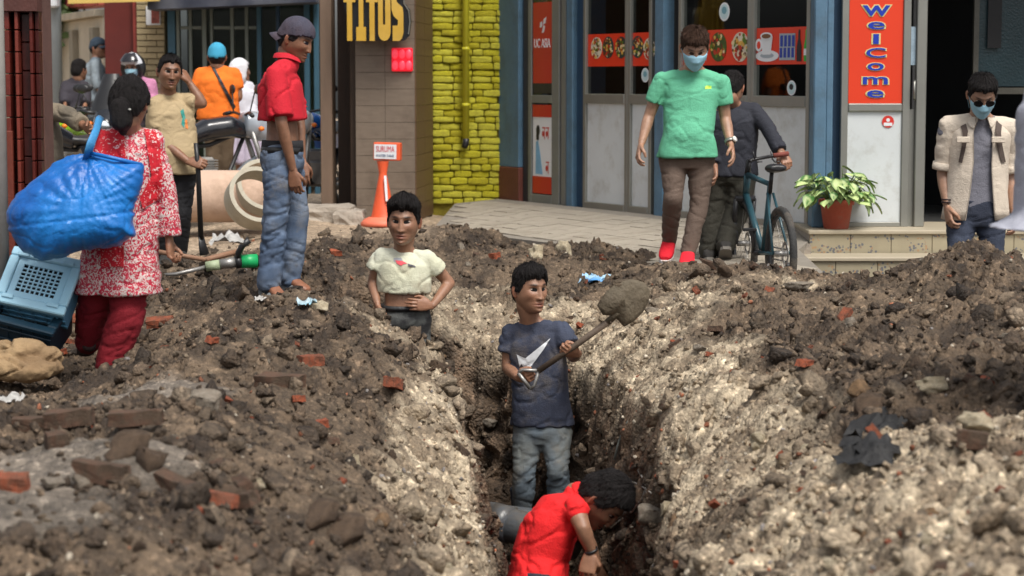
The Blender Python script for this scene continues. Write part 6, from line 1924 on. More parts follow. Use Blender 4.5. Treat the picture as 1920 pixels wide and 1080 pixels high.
# bicycle ------------------------------------------------------------------
M_TYRE = pm('tyre', (.03,.03,.03), .8, .2, 20, .3, 60, dirt=srgb(110,100,88), dscale=6); M_FRAME = pm('teal_bike_frame', srgb(44,78,88), .3, .1, 4, .02, 40)
bk0, bk1 = W(1464, 478, 14.05), W(1394, 462, 14.95)
bk0.z = bk1.z = .158; RW = .315
bike = empty('bicycle', (bk0.x, bk0.y, bk0.z - RW), 0, 'teal and black mountain bicycle standing on the pavement', 'bicycle')
O = Vector(bike.location); fx = (bk1 - bk0).normalized(); sx_ = Vector((fx.y, -fx.x, 0)); UP = Vector((0, 0, 1))
def BP(f, z, s=0.0): return bk0 + fx * f + UP * (z - RW) + sx_ * s - O   # f along, z above ground
def wheel(nm, f, turn=0.0, parent=None, R=RW, tw=.026, rim=None, tyre=None, spokes=24, disc_=True, pos=None, ax_=None):
    w = empty(nm); w.parent = parent
    M = Matrix((ax_ or fx, UP, ax_.cross(UP) if ax_ else fx.cross(UP))).transposed().to_4x4()
    M.translation = pos if pos is not None else BP(f, RW)
    MB().lathe([(R - tw * 2 , -tw * .5), (R - tw, -tw), (R - tw * .35, -tw * .8), (R, 0), (R - tw * .35, tw * .8), (R - tw, tw), (R - tw * 2, tw * .5)], 40, 0, M, True).build('tyre', tyre or M_TYRE, w, True)
    MB().lathe([(R - tw * 2.6, -tw * .45), (R - tw * 1.9, -tw * .45), (R - tw * 1.9, tw * .45), (R - tw * 2.6, tw * .45)], 36, 0, M, True).build('rim', rim or M_BLACK, w, True)
    MB().tube([M @ Vector((0, 0, -.045)), M @ Vector((0, 0, .045))], .02, 10).build('hub', M_STEEL, w, True)
    sp = MB()
    for i in range(spokes):
        a = 6.2832 * i / spokes; b = a + (.35 if i % 2 else -.35)
        sp.tube([M @ Vector((.018 * math.cos(b), .018 * math.sin(b), .02 * (1 if i % 4 < 2 else -1))), M @ Vector(((R - tw * 2.5) * math.cos(a), (R - tw * 2.5) * math.sin(a), 0))], .0011 if tw < .03 else .006, 4)
    sp.build('spokes', M_STEEL if tw < .03 else M_BLACK, w)
    if disc_:
        MB().lathe([(.055, .028), (.08, .028), (.08, .031), (.055, .031)], 24, 0, M, True).build('brake_disc', M_STEEL, w)
    return w
wheel('wheel', 0, 0, bike); LWB = (bk1 - bk0).length; wheel('wheel', LWB, 0, bike)
fb = MB(); bb_ = BP(.42, .29); st_ = BP(.27, .76); hd1, hd2 = BP(.86, .66), BP(.83, .80)
fb.tube([bb_, hd1], [.022, .024], 12); fb.tube([st_, hd2], [.017, .020], 12); fb.tube([bb_, st_], .017, 12); fb.tube([hd1, hd2], .024, 12)
for s in (-1, 1):
    fb.tube([bb_ + sx_ * .03 * s, BP(0, RW, .055 * s)], [.012, .010], 8); fb.tube([BP(.26, .70, .02 * s), BP(0, RW, .055 * s)], [.010, .009], 8)
fb.build('frame', M_FRAME, bike, True)
fk = MB(); cr = BP(.885, .63)
fk.tube([hd2, cr], .02, 10); fk.tube([cr - sx_ * .07, cr + sx_ * .07], .022, 8)
for s in (-1, 1):
    fk.tube([cr + sx_ * .065 * s, BP(.93, .42, .062 * s)], .018, 10); fk.tube([BP(.925, .46, .062 * s), BP(LWB, RW, .058 * s)], .023, 10)
fk.build('fork', M_BLACK, bike, True)
hbm = MB(); hc_ = BP(.80, .90)
hbm.tube([hd2, hc_], .02, 8)
hl_, hr_ = hc_ - sx_ * .26, hc_ + sx_ * .31
turn = Vector((.25, .1, 0)).normalized()
hbm.tube([W(1408, 302, 14.75) - O, hc_, W(1440, 294, 14.75) - O, W(1476, 288, 14.78) - O], .012, 8)
hbm.build('handlebar', M_BLACK, bike, True)
MB().tube([W(1450, 292, 14.75) - O, W(1478, 288, 14.78) - O], .017, 10).build('grip', pm('grip_rubber', srgb(120,60,50), .8), bike, True)
for u in (1415, 1448):
    MB().tube([W(u, 298, 14.75) - O, W(u + 5, 304, 14.68) - O, W(u + 14, 303, 14.66) - O], .005, 6).build('brake_lever', M_BLACK, bike, True)
    MB().tube([W(u, 298, 14.75) - O, W(u - 3, 284, 14.75) - O], .004, 6).build('shifter', M_BLACK, bike, True)
MB().tube([st_ - UP * .06, BP(.23, .85)], .0145, 10).build('seat_post', M_BLACK, bike, True)
sm_ = MB(); loft(sm_, [(BP(.08, .875), sx_ * .055, UP * .02), (BP(.14, .875), sx_ * .078, UP * .030), (BP(.20, .865), sx_ * .055, UP * .027), (BP(.28, .865), sx_ * .026, UP * .02), (BP(.35, .86), sx_ * .018, UP * .014)], 14)
v, f, nn = remesh(sm_, .008, 3); obj('saddle', v, f, M_BLACK, bike, True)
cr_ = MB(); Mx = Matrix((fx, UP, fx.cross(UP))).transposed().to_4x4(); Mx.translation = bb_
cr_.lathe([(.05, .045), (.09, .045), (.09, .05), (.05, .05)], 26, 0, Mx, True); cr_.tube([bb_ - sx_ * .07, bb_ + sx_ * .07], .02, 10)
cr_.tube([bb_ + sx_ * .07, BP(.47, .13, .075)], .011, 8); cr_.tube([bb_ - sx_ * .07, BP(.37, .45, -.075)], .011, 8)
cr_.build('crankset', M_BLACK, bike, True)
for p in (BP(.47, .13, .11), BP(.37, .45, -.11)): MB().box(p.x - .045, p.x + .045, p.y - .03, p.y + .03, p.z - .01, p.z + .01, 0, .003).build('pedal', M_BLACK, bike)
MB().box(-.03, .03, -.05, .05, -.06, .03, 0, .01).build('derailleur', M_BLACK, bike).location = BP(0, .22, .06)
MB().tube([BP(.0, .34, .048), BP(.42, .33, .048)], .006, 6).tube([BP(.0, .26, .048), BP(.42, .25, .048)], .006, 6).build('chain', M_STEEL, bike)

# potted plant --------------------------------------------------------------
pz = EZ; pc = Vector((fX(1571, 15.78), 15.78, EZ + .001))
pot = empty('potted_plant', pc, 0, 'leafy variegated plant in a terracotta pot on the upper step', 'potted plant')
M_TERRA = pm('terracotta', srgb(172,82,62), .75, .12, 8, .15, 50, dirt=srgb(150,105,88), dscale=9)
MB().lathe([(0, 0), (.088, 0), (.092, .006), (.118, .175), (.130, .178), (.134, .215), (.126, .219), (.118, .215), (.110, .18), (0, .175)], 28).build('pot', M_TERRA, pot, True)
MB().lathe([(0, .19), (.118, .188)], 20).build('soil', pm('pot_soil', (.03,.02,.014), .95, .3, 30, .4, 60), pot)
def leaf_mat():
    m = pm('variegated_leaf', srgb(176,198,128), .45, .10, 30, .05, 60)
    nt = m.node_tree; N = nt.nodes; L = nt.links; b = N['Principled BSDF']; at = N.new('ShaderNodeAttribute'); at.attribute_name = 'Col'
    L.new(at.outputs['Color'], b.inputs['Base Color']); return m
M_VLEAF = leaf_mat()
rg = np.random.default_rng(12)
def leaf_shape():
    pts, cs, F_ = [], [], []
    for i in range(7):
        t = i / 6; w = .42 * math.sin(math.pi * min(1, t * 1.02) ** .75) * (1 - .25 * t)
        for j, s in enumerate((-1, -.5, 0, .5, 1)):
            pts.append((t, w * s, .10 * abs(s) - .25 * t * t)); cs.append((1, 1, 1) if abs(s) < .9 else (0, 0, 0))
    for i in range(6):
        for j in range(4): F_.append((i * 5 + j, i * 5 + j + 1, (i + 1) * 5 + j + 1, (i + 1) * 5 + j))
    return np.array(pts), np.array(cs), F_
LP_, LC_, LF_ = leaf_shape()
lmesh = []
for k in range(5):
    g1 = np.array(srgb(188, 206, 140)) * rg.uniform(.75, 1.1); g2 = np.array(srgb(66, 112, 48)) * rg.uniform(.8, 1.2)
    sp_ = (vnoise(LP_[:, :2] * 9 + k * 5, k) > .25)
    c = np.where(LC_ > .5, g1, g2); c[sp_] = g2 if k < 3 else g1
    lmesh.append(mesh_of('leaf', LP_, LF_, M_VLEAF, True, c))
stm = MB()
for i in range(115):
    a = rg.uniform(0, 6.283); el = rg.uniform(-.35, 1.25); r = rg.uniform(.10, .20)
    b = Vector((math.cos(a) * .05, math.sin(a) * .05, .20))
    tip = b + Vector((math.cos(a) * math.cos(el) * r * 1.15, math.sin(a) * math.cos(el) * r * 1.1, math.sin(el) * r * .95 + .05))
    if i == 0: tip = Vector((.03, -.05, .46))
    stm.tube([b, b.lerp(tip, .5) + Vector((0, 0, .03)), tip], .003, 4)
    o = inst('leaf', lmesh[int(rg.integers(0, 5))], pot, tip, (rg.uniform(-.4, .4), rg.uniform(-.1, 1.0), a + rg.uniform(-.6, .6)), (s_ := rg.uniform(.075, .125), s_, s_))
stm.build('stems', pm('stem_green', srgb(90,110,50), .6), pot, True)

# orange cone stand with its small sign ------------------------------------
cY = 18.6; cc = W(716, 414, cY)
cz_ = ground_z(cc.x, cY)
con = empty('sign_cone', (cc.x, cY, cz_), 0, 'orange plastic cone carrying a small white sign by the brown pillar', 'traffic cone')
def cu(u): return (u - 960) / 4000 * cY / 1.003 - cc.x
def cv(v): return W(716, v, cY).z - cz_
M_OR = pm('orange_plastic', srgb(228,92,52), .5, .12, 5, .06, 40, dirt=srgb(205,105,75), dscale=4)
MB().lathe([(0, .0), (.185, 0), (.19, .025), (.17, .05), (.11, .08)], 30).build('base', pm('faded_orange', srgb(226,120,92), .6, .1, 5, .08, 40), con, True)
h_ = cv(325)
MB().lathe([(.115, .07), (.10, .10), (.062, .30), (.036, h_ - .02), (.034, h_), (.052, cv(302))], 26).build('cone', M_OR, con, True).location = (.012, 0, 0)
sgn2 = empty('sign_head'); sgn2.parent = con; sgn2.location = (cu(727), 0, cv(284)); sgn2.rotation_euler = (0, R_(1), R_(-12))
bx('panel', -.125, .115, -.03, .05, -.078, .078, M_OR, sgn2, .008)
bx('label', -.115, .085, -.034, -.031, -.064, .062, M_PW, sgn2, 0)
sign_text('lettering', 'SURUMA', -.015, -.036, .022, .165, .05, pm('letter_red', srgb(196,40,66), .5), sgn2, .001)
sign_text('lettering', 'WATER TANK', -.015, -.036, -.036, .165, .022, pm('letter_navy', srgb(50,80,120), .5), sgn2, .001)
MB().tube([(.05, -.088, .22), (.043, -.075, .32), (.035, -.058, .44)], [.014, .015, .015], 6, 0, True, .3).build('white_sticker', M_PW, con)

# concrete pipes ------------------------------------------------------------
M_PIPE = pm('pink_concrete', srgb(196,168,148), .85, .10, 4, .15, 40, dirt=srgb(150,125,105), dscale=3)
M_PIPE2 = pm('grey_concrete_ring', srgb(172,166,150), .85, .10, 5, .2, 40, dirt=srgb(140,128,110), dscale=4)
def ring_pipe(name, c, axis_, R, r, L_, mat, label, cat, seg=40):
    a = Vector(axis_).normalized(); z = a; x = z.orthogonal().normalized(); y = z.cross(x)
    M = Matrix((x, y, z)).transposed().to_4x4()
    o = MB().lathe([(r, -L_ / 2), (R, -L_ / 2), (R, L_ / 2), (r, L_ / 2)], seg, 0, M, True).build(name, mat, None, False)
    auto_smooth(o, 50); o.location = c
    return tag(o, label, cat)
pY = 17.6; R_p = .215
c = W(420, 366, pY); c.z = ground_z(c.x, pY) + R_p
ring_pipe('concrete_pipe', W(405, 368, pY), (1, .06, 0), R_p, .17, .9, M_PIPE, 'long pinkish concrete pipe lying on the road behind the men', 'pipe')
ring_pipe('concrete_ring', W(480, 372, 16.9), (.35, -.75, .42), .24, .205, .17, M_PIPE2, 'grey concrete ring leaning against the pipe, nearest the jeans', 'pipe ring')
ring_pipe('concrete_ring', W(496, 352, 17.5), (.3, -.75, .5), .24, .205, .12, M_PIPE2, 'grey concrete ring lying behind the nearer ring', 'pipe ring')

# breaker, bars and spade on the ground -------------------------------------
bY = 14.6
br = empty('breaker_hammer', W(430, 498, bY), 0, 'steel demolition breaker with green end and black handle on the soil', 'power tool')
O = Vector(br.location)
def BR(u, v, dy=0): return W(u, v, bY + dy) - O
MB().tube([BR(306, 515, -.1), BR(330, 514, -.08), BR(386, 501, -.05)], [.008, .014, .015], 8).build('chisel', M_STEEL, br, True)
MB().tube([BR(386, 500, -.05), BR(412, 496, -.04)], [.034, .036], 16).build('nose', pm('pale_green_metal', srgb(160,172,140), .5, .15, 10), br, True)
MB().tube([BR(412, 496, -.04), BR(443, 491, -.02)], [.034, .036], 16).build('barrel', M_STEEL, br, True)
MB().tube([BR(441, 492, -.02), BR(452, 490, -.01)], [.045, .045], 16).build('collar', M_BLACK, br, True)
MB().tube([BR(452, 490, -.01), BR(482, 489, .02)], [.046, .048], 18).build('motor_housing', pm('green_plastic', srgb(30,165,95), .4, .06, 4, 0), br, True)
MB().tube([BR(446, 490, -.02), BR(447, 474, -.05), BR(455, 460, -.06), BR(467, 450, -.06)], [.018, .022, .022, .024], 12).build('handle', M_BLACK, br, True)
MB().tube([BR(482, 489, .02), BR(520, 486, .05), BR(556, 474, .08), BR(566, 468, .08)], [.04, .03, .022, .03], 12).build('rear_grip', M_BLACK, br, True)
wb = MB(); p0, p1 = W(272, 468, 14.5), W(386, 487, 14.4)
w1 = wb.tube([p0 - p0, p1 - p0], [.017, .015], 10).build('tool_stick', pm('tool_wood', srgb(140,105,82), .7, .15, 10, .15, 50, stretch=(1, 4, 4)), None, True); w1.location = p0
tag(w1, 'light wooden tool handle lying beside the breaker', 'tool')
p0, p1 = W(386, 487, 14.7), W(452, 470, 15.0)
w1 = MB().tube([p0 - p0, p1 - p0], [.02, .02], 10).build('wooden_bar', MATS['tool_wood'], None, True); w1.location = p0
tag(w1, 'reddish wooden bar lying behind the breaker', 'tool')
pk = empty('digging_bar', W(372, 300, 15.36), 0, 'black digging bar with flat foot held upright by the man with moustache', 'digging bar'); O = Vector(pk.location)
MB().tube([W(367, 268, 15.36) - O, W(371, 310, 15.36) - O, W(377, 448, 15.4) - O], [.016, .018, .02], 10).build('shaft', M_BLACK, pk, True)
MB().tube([W(377, 440, 15.4) - O, W(379, 456, 15.4) - O, W(384, 478, 15.38) - O], [.022, .032, .045], 10, 0, True, .35).build('blade', M_BLACK, pk, True)

# blue bag carried by the woman ----------------------------------------------
def tarp_mat():
    m = pm('blue_tarpaulin', srgb(16,92,172), .40, .14, 5, .15, 70, tint=srgb(26,118,196), fold=.18, fscale=4.)
    return m
bagY = 10.68
bag = empty('carry_bag', W(150, 400, bagY), 0, 'big bulging blue tarpaulin bag slung from the woman\'s shoulder', 'bag'); O = Vector(bag.location)
outline = [(165,288),(200,297),(240,303),(268,309),(264,345),(252,385),(252,440),(225,457),(180,465),(130,478),(78,487),(45,470),(20,430),(18,400),(32,368),(60,335),(100,308),(135,291)]
cen = Vector((150, 392))
V, F = [], []; K = 10
dense = []
for i in range(len(outline)):
    a, b = Vector(outline[i]), Vector(outline[(i + 1) % len(outline)]); dense += [a, a.lerp(b, .25), a.lerp(b, .5), a.lerp(b, .75)]
n_ = len(dense)
for sgn_ in (-1, 1):
    for j in range(K + 1):
        q = math.sin(j / K * math.pi / 2)
        for i, p in enumerate(dense):
            pp = cen.lerp(p, q)
            low = (pp.y - 290) / 190
            dep = .19 * (max(0, 1 - q ** 2.4)) ** .5 * (.35 + .9 * min(1, max(0, low)) ** .7)
            ang = math.atan2(p.y - 290, p.x - 165)
            cr_f = .012 * math.sin(ang * 34 + 2 * math.sin(ang * 7)) * max(0, 1 - abs(low) * 1.1) * math.sin(q * 3.1)
            V.append(W(pp.x, pp.y, bagY + sgn_ * (dep + cr_f)) - O)
for s2 in (0, 1):
    o_ = s2 * (K + 1) * n_
    for j in range(K):
        for i in range(n_):
            f = (o_ + j * n_ + i, o_ + j * n_ + (i + 1) % n_, o_ + (j + 1) * n_ + (i + 1) % n_, o_ + (j + 1) * n_ + i); F.append(f if s2 == 0 else f[::-1])
mbg = MB().add(V, F); v, f, nn = remesh(mbg, .010, 2)
ang = np.arctan2(v[:, 2] - (W(165, 290, bagY).z - O.z), v[:, 0] - (W(165, 290, bagY).x - O.x)); dist = np.linalg.norm(v - np.array(W(165, 290, bagY) - O), axis=1)
cre = (1 - np.abs(fbm(np.c_[ang * 7, dist * 2.2, v[:, 1] * 2], 3, 5)) * 1.7) * .008 + fbm(v * np.array([3, 3, 5]), 2, 8) * .008 - np.exp(-(fbm(v * np.array([5, 5, 7]) + 3, 2, 12) / .08) ** 2) * .005
cre += -.006 * (np.abs(v[:, 2] + .02 - .12 * v[:, 0]) < .008)
v = v + nn * cre[:, None]
obj('bag_body', v, f, tarp_mat(), bag, True)
stp = [W(163, 296, bagY - .03), W(170, 270, bagY - .10), W(181, 243, 10.84), W(186, 224, 10.93), W(190, 220, 11.05)]
MB().tube([p - O for p in stp], [.030, .024, .020, .020, .02], 10, 0, True, .3).build('strap', pm('strap_blue', srgb(60,135,190), .5, .1, 8, .2, 80), bag, True)
MB().tube([W(170, 287, bagY - .05) - O, W(215, 297, bagY - .06) - O, W(266, 309, bagY - .02) - O], .010, 8).build('seam', tarp_mat(), bag, True)

# crates and sack -------------------------------------------------------------
def crate(name, M, w, d, h, col, rim_col, label, wn_, hn_, lid=True):
    e = empty(name, M.to_translation(), 0, label, 'crate', rot=M.to_euler())
    m1 = pm(name + '_a_' + str(wn_), col, .4, .10, 6, .05, 40, dirt=tuple(c * .7 for c in col), dscale=6)
    wall = MB(); t = .012
    wall.box(-w / 2, w / 2, -d / 2, -d / 2 + t, 0, h); wall.box(-w / 2, w / 2, d / 2 - t, d / 2, 0, h)
    wall.box(-w / 2, -w / 2 + t, -d / 2 + t + .001, d / 2 - t - .001, 0, h); wall.box(w / 2 - t, w / 2, -d / 2 + t + .001, d / 2 - t - .001, 0, h)
    wall.build('wall', m1, e)
    rb = MB()
    for z in (h * .18, h * .5, h * .8): rb.box(-w / 2 - .008, w / 2 + .008, -d / 2 - .009, -d / 2 - .001, z, z + .012, 0, .002)
    for k in range(5):
        x = -w / 2 + w * (k + .5) / 5; rb.box(x - .005, x + .005, -d / 2 - .007, -d / 2 - .0005, .0, h)
    rb.build('rib', m1, e)
    m2 = pm(name + '_b_' + str(wn_), rim_col, .35, .08, 6, .05, 40)
    rm_ = MB(); o = .02
    for a in ((-w / 2 - o, w / 2 + o, -d / 2 - o, -d / 2 + .03), (-w / 2 - o, w / 2 + o, d / 2 - .03, d / 2 + o), (-w / 2 - o, -w / 2 + .03, -d / 2 + .031, d / 2 - .031), (w / 2 - .03, w / 2 + o, -d / 2 + .031, d / 2 - .031)):
        rm_.box(a[0], a[1], a[2], a[3], h + .001, h + .03, 0, .006)
    rm_.build('rim', m2, e)
    if lid:
        gr = MB(); nx_, ny_ = wn_, hn_
        x0, x1, y0, y1 = -w / 2 + .032, w / 2 - .032, -d / 2 + .032, d / 2 - .032
        mgx, mgy = .034, .034
        gr.box(x0, x1, y0, y0 + mgy, h + .004, h + .016); gr.box(x0, x1, y1 - mgy, y1, h + .004, h + .016)
        gr.box(x0, x0 + mgx, y0 + mgy, y1 - mgy, h + .0045, h + .0155); gr.box(x1 - mgx, x1, y0 + mgy, y1 - mgy, h + .0045, h + .0155)
        for i in range(1, nx_):
            x = x0 + mgx + (x1 - x0 - 2 * mgx) * i / nx_; gr.box(x - .0038, x + .0038, y0 + mgy, y1 - mgy, h + .005, h + .013)
        for j in range(1, ny_):
            y = y0 + mgy + (y1 - y0 - 2 * mgy) * j / ny_; gr.box(x0 + mgx, x1 - mgx, y - .0038, y + .0038, h + .006, h + .014)
        gr.build('grid_base', m2, e)
        MB().box(x0, x1, y0, y1, h - .05, h - .045).build('shade_sheet', M_BLACK, e)  # black sheet added behind the grid so its holes look shaded
        for sx in (-1, 1):
            for sy in (-1, 1): MB().box(sx * (w / 2 - .05) - .03, sx * (w / 2 - .05) + .03, sy * (d / 2 - .02) - .012, sy * (d / 2 - .02) + .012, h + .031, h + .04, 0, .003).build('lug', m2, e)
    return e
# the crates stand tipped: their gridded bottoms lean towards the camera
def basis(o, xdir, ydir):
    x = Vector(xdir).normalized(); y = Vector(ydir); y = (y - x * y.dot(x)).normalized(); z = x.cross(y)
    M = Matrix((x, y, z)).transposed().to_4x4(); M.translation = o; return M
cY_ = 10.9
mx_ = basis(W(72, 528, cY_) + Vector((0, .20, -.02)), (1, -.12, -.20), (.16, .55, .80))
mx_.translation = W(74, 530, cY_) - mx_.to_3x3() @ Vector((0, 0, .17))
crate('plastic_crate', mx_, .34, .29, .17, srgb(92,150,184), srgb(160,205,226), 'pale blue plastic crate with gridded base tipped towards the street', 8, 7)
mx2 = basis(W(62, 606, cY_ + .05), (1, -.12, -.24), (.18, .9, .5))
mx2.translation = W(58, 640, cY_ + .12)
crate('plastic_crate', mx2, .33, .30, .20, srgb(22,44,58), srgb(26,52,68), 'dark teal plastic crate under the pale blue one', 7, 6, lid=False)
sk = empty('burlap_sack', W(50, 700, 10.6), 0, 'folded brown burlap sack slumped beside the crates', 'sack'); O = Vector(sk.location)
ms = MB()
for (u, v, dy, r) in ((10,660,.05,.11),(45,655,.0,.10),(85,668,.02,.09),(20,690,-.08,.13),(60,694,-.1,.12),(88,690,-.04,.08),(-20,690,0,.14)):
    ms.ball(W(u, v, 10.55 + dy) - O, r, 2, 0, (1.15, .9, .5))
v, f, nn = remesh(ms, .009, 4); v = v + nn * ((1 - np.abs(fbm(v * np.array([7, 7, 12]), 4, 5)) * 1.8) * .010 - np.exp(-(fbm(np.c_[v[:, 0] * 5 + v[:, 2] * 6, v[:, 1] * 5, v[:, 2] * 14 - v[:, 0] * 5], 2, 7) / .13) ** 2) * .030 + vnoise(v * 40, 3) * .002)[:, None]
obj('sack_body', v, f, pm('burlap', srgb(158,132,98), .9, .18, 10, .4, 150, tint=srgb(126,102,74)), sk, True)

# pipes in the trench -----------------------------------------------------------
M_PVC = pm('muddy_grey_pipe', srgb(72,76,80), .35, .12, 6, .15, 40, dirt=srgb(96,84,68), dscale=5)
for (a, b, r, lab) in (((850,955,11.35),(1010,975,11.1),.058,'thin grey water pipe crossing the trench behind the larger one'), ((880,966,10.55),(1030,1004,10.35),.088,'thick muddy grey pipe crossing the trench in front of the boots')):
    p, q = W(*a), W(*b); o = empty('water_pipe', p, 0, lab, 'pipe')
    MB().tube([p - p, q - p + (q - p).normalized() * .15], r, 24).build('pipe_wall', M_PVC, o, True)
    t = p.lerp(q, .42); dd = (q - p).normalized()
    MB().tube([t - p - dd * .05, t - p + dd * .05], r + .007, 24).build('coupling', M_PVC, o, True)
# loose cable down the right trench wall
cb = empty('old_cable', W(1170, 760, 11.0), 0, 'thin grey cable hanging down the right trench wall', 'cable'); O = Vector(cb.location)
def on_wall(u, v):
    # first point of the ground along the line of sight through (u, v)
    lo = 6.0; 
    for k in range(700):
        Y = 7 + k * .012; p = W(u, v, Y)
        if p.z < ground_z(p.x, Y): return W(u, v, Y - .02)
    return W(u, v, 10)
MB().tube([on_wall(*c) - O for c in ((1178,790),(1172,800),(1164,818),(1158,836),(1152,862))], .006, 6).build('cable', pm('cable_grey', srgb(120,125,120), .6), cb, True)
cb = empty('old_cable', on_wall(1198, 880), 0, 'pale tangled wire loop hanging at the right trench wall lower down', 'cable'); O = Vector(cb.location)
MB().tube([on_wall(*c) - O for c in ((1222,868),(1206,872),(1196,882),(1204,894),(1212,912),(1204,935),(1186,958),(1160,978),(1142,996))], .005, 6).build('cable', pm('cable_pale', srgb(165,160,150), .6), cb, True)
MB().tube([on_wall(*c) - O for c in ((1172,900),(1190,905),(1208,915),(1222,925))], .004, 6).build('wire', MATS['cable_pale'], cb, True)

# litter ----------------------------------------------------------------------
def rag(name, u, v, w, h, mat, label, seed):
    p = on_wall(u, v); n = 14; rg = np.random.default_rng(seed)
    G = np.array([((i / (n - 1) - .5) * w, (j / (n - 1) - .5) * h, 0) for j in range(n) for i in range(n)])
    G[:, 2] = np.abs(fbm(G[:, :2] * 26 + seed, 3, seed)) * .035 + .012 - 1.2 * (np.abs(G[:, 0]) / w) ** 3 * .1
    G[:, :2] += .12 * w * np.c_[vnoise(G[:, :2] * 30 + 3, seed + 1), vnoise(G[:, :2] * 30 + 9, seed + 2)]
    F = [(j * n + i, j * n + i + 1, (j + 1) * n + i + 1, (j + 1) * n + i) for j in range(n - 1) for i in range(n - 1)]
    o = obj(name, G, F, mat, None, True); o.location = p + Vector((0, 0, .0)); o.rotation_euler = (.25, 0, rg.uniform(-.5, .5))
    return tag(o, label, 'litter')
rag('plastic_scrap', 1118, 528, .22, .12, pm('scrap_blue', srgb(170,205,228), .4, .1, 8, .1, 40, tint=srgb(70,140,205)), 'crumpled pale blue plastic scrap on the rubble behind the shovel man', 3)
rag('plastic_scrap', 577, 572, .11, .06, pm('scrap_white', srgb(160,178,186), .4, .1, 8, .1, 40, tint=srgb(140,190,210)), 'small white and blue wrapper near the barefoot man\'s sandals', 5)
rag('plastic_scrap', 424, 456, .15, .09, pm('scrap_pale', srgb(165,163,160), .5, .1, 8, .1, 40), 'crumpled white bag lying behind the breaker', 7)
rag('plastic_scrap', 486, 566, .07, .05, MATS['scrap_pale'], 'small grey white scrap in the mud below the jeans', 9)
rag('dark_cloth', 1655, 800, .22, .30, pm('black_rag', (.012, .012, .013), .7, .2, 8, .3, 40), 'black scrap of sheeting half buried in the right bank', 11)
rag('dark_cloth', 1625, 855, .20, .22, MATS['black_rag'], 'smaller black sheet scrap below the other on the right bank', 12)
rag('plastic_scrap', 18, 755, .16, .05, MATS['scrap_pale'], 'thin pale scrap on the mud at the left edge', 13)

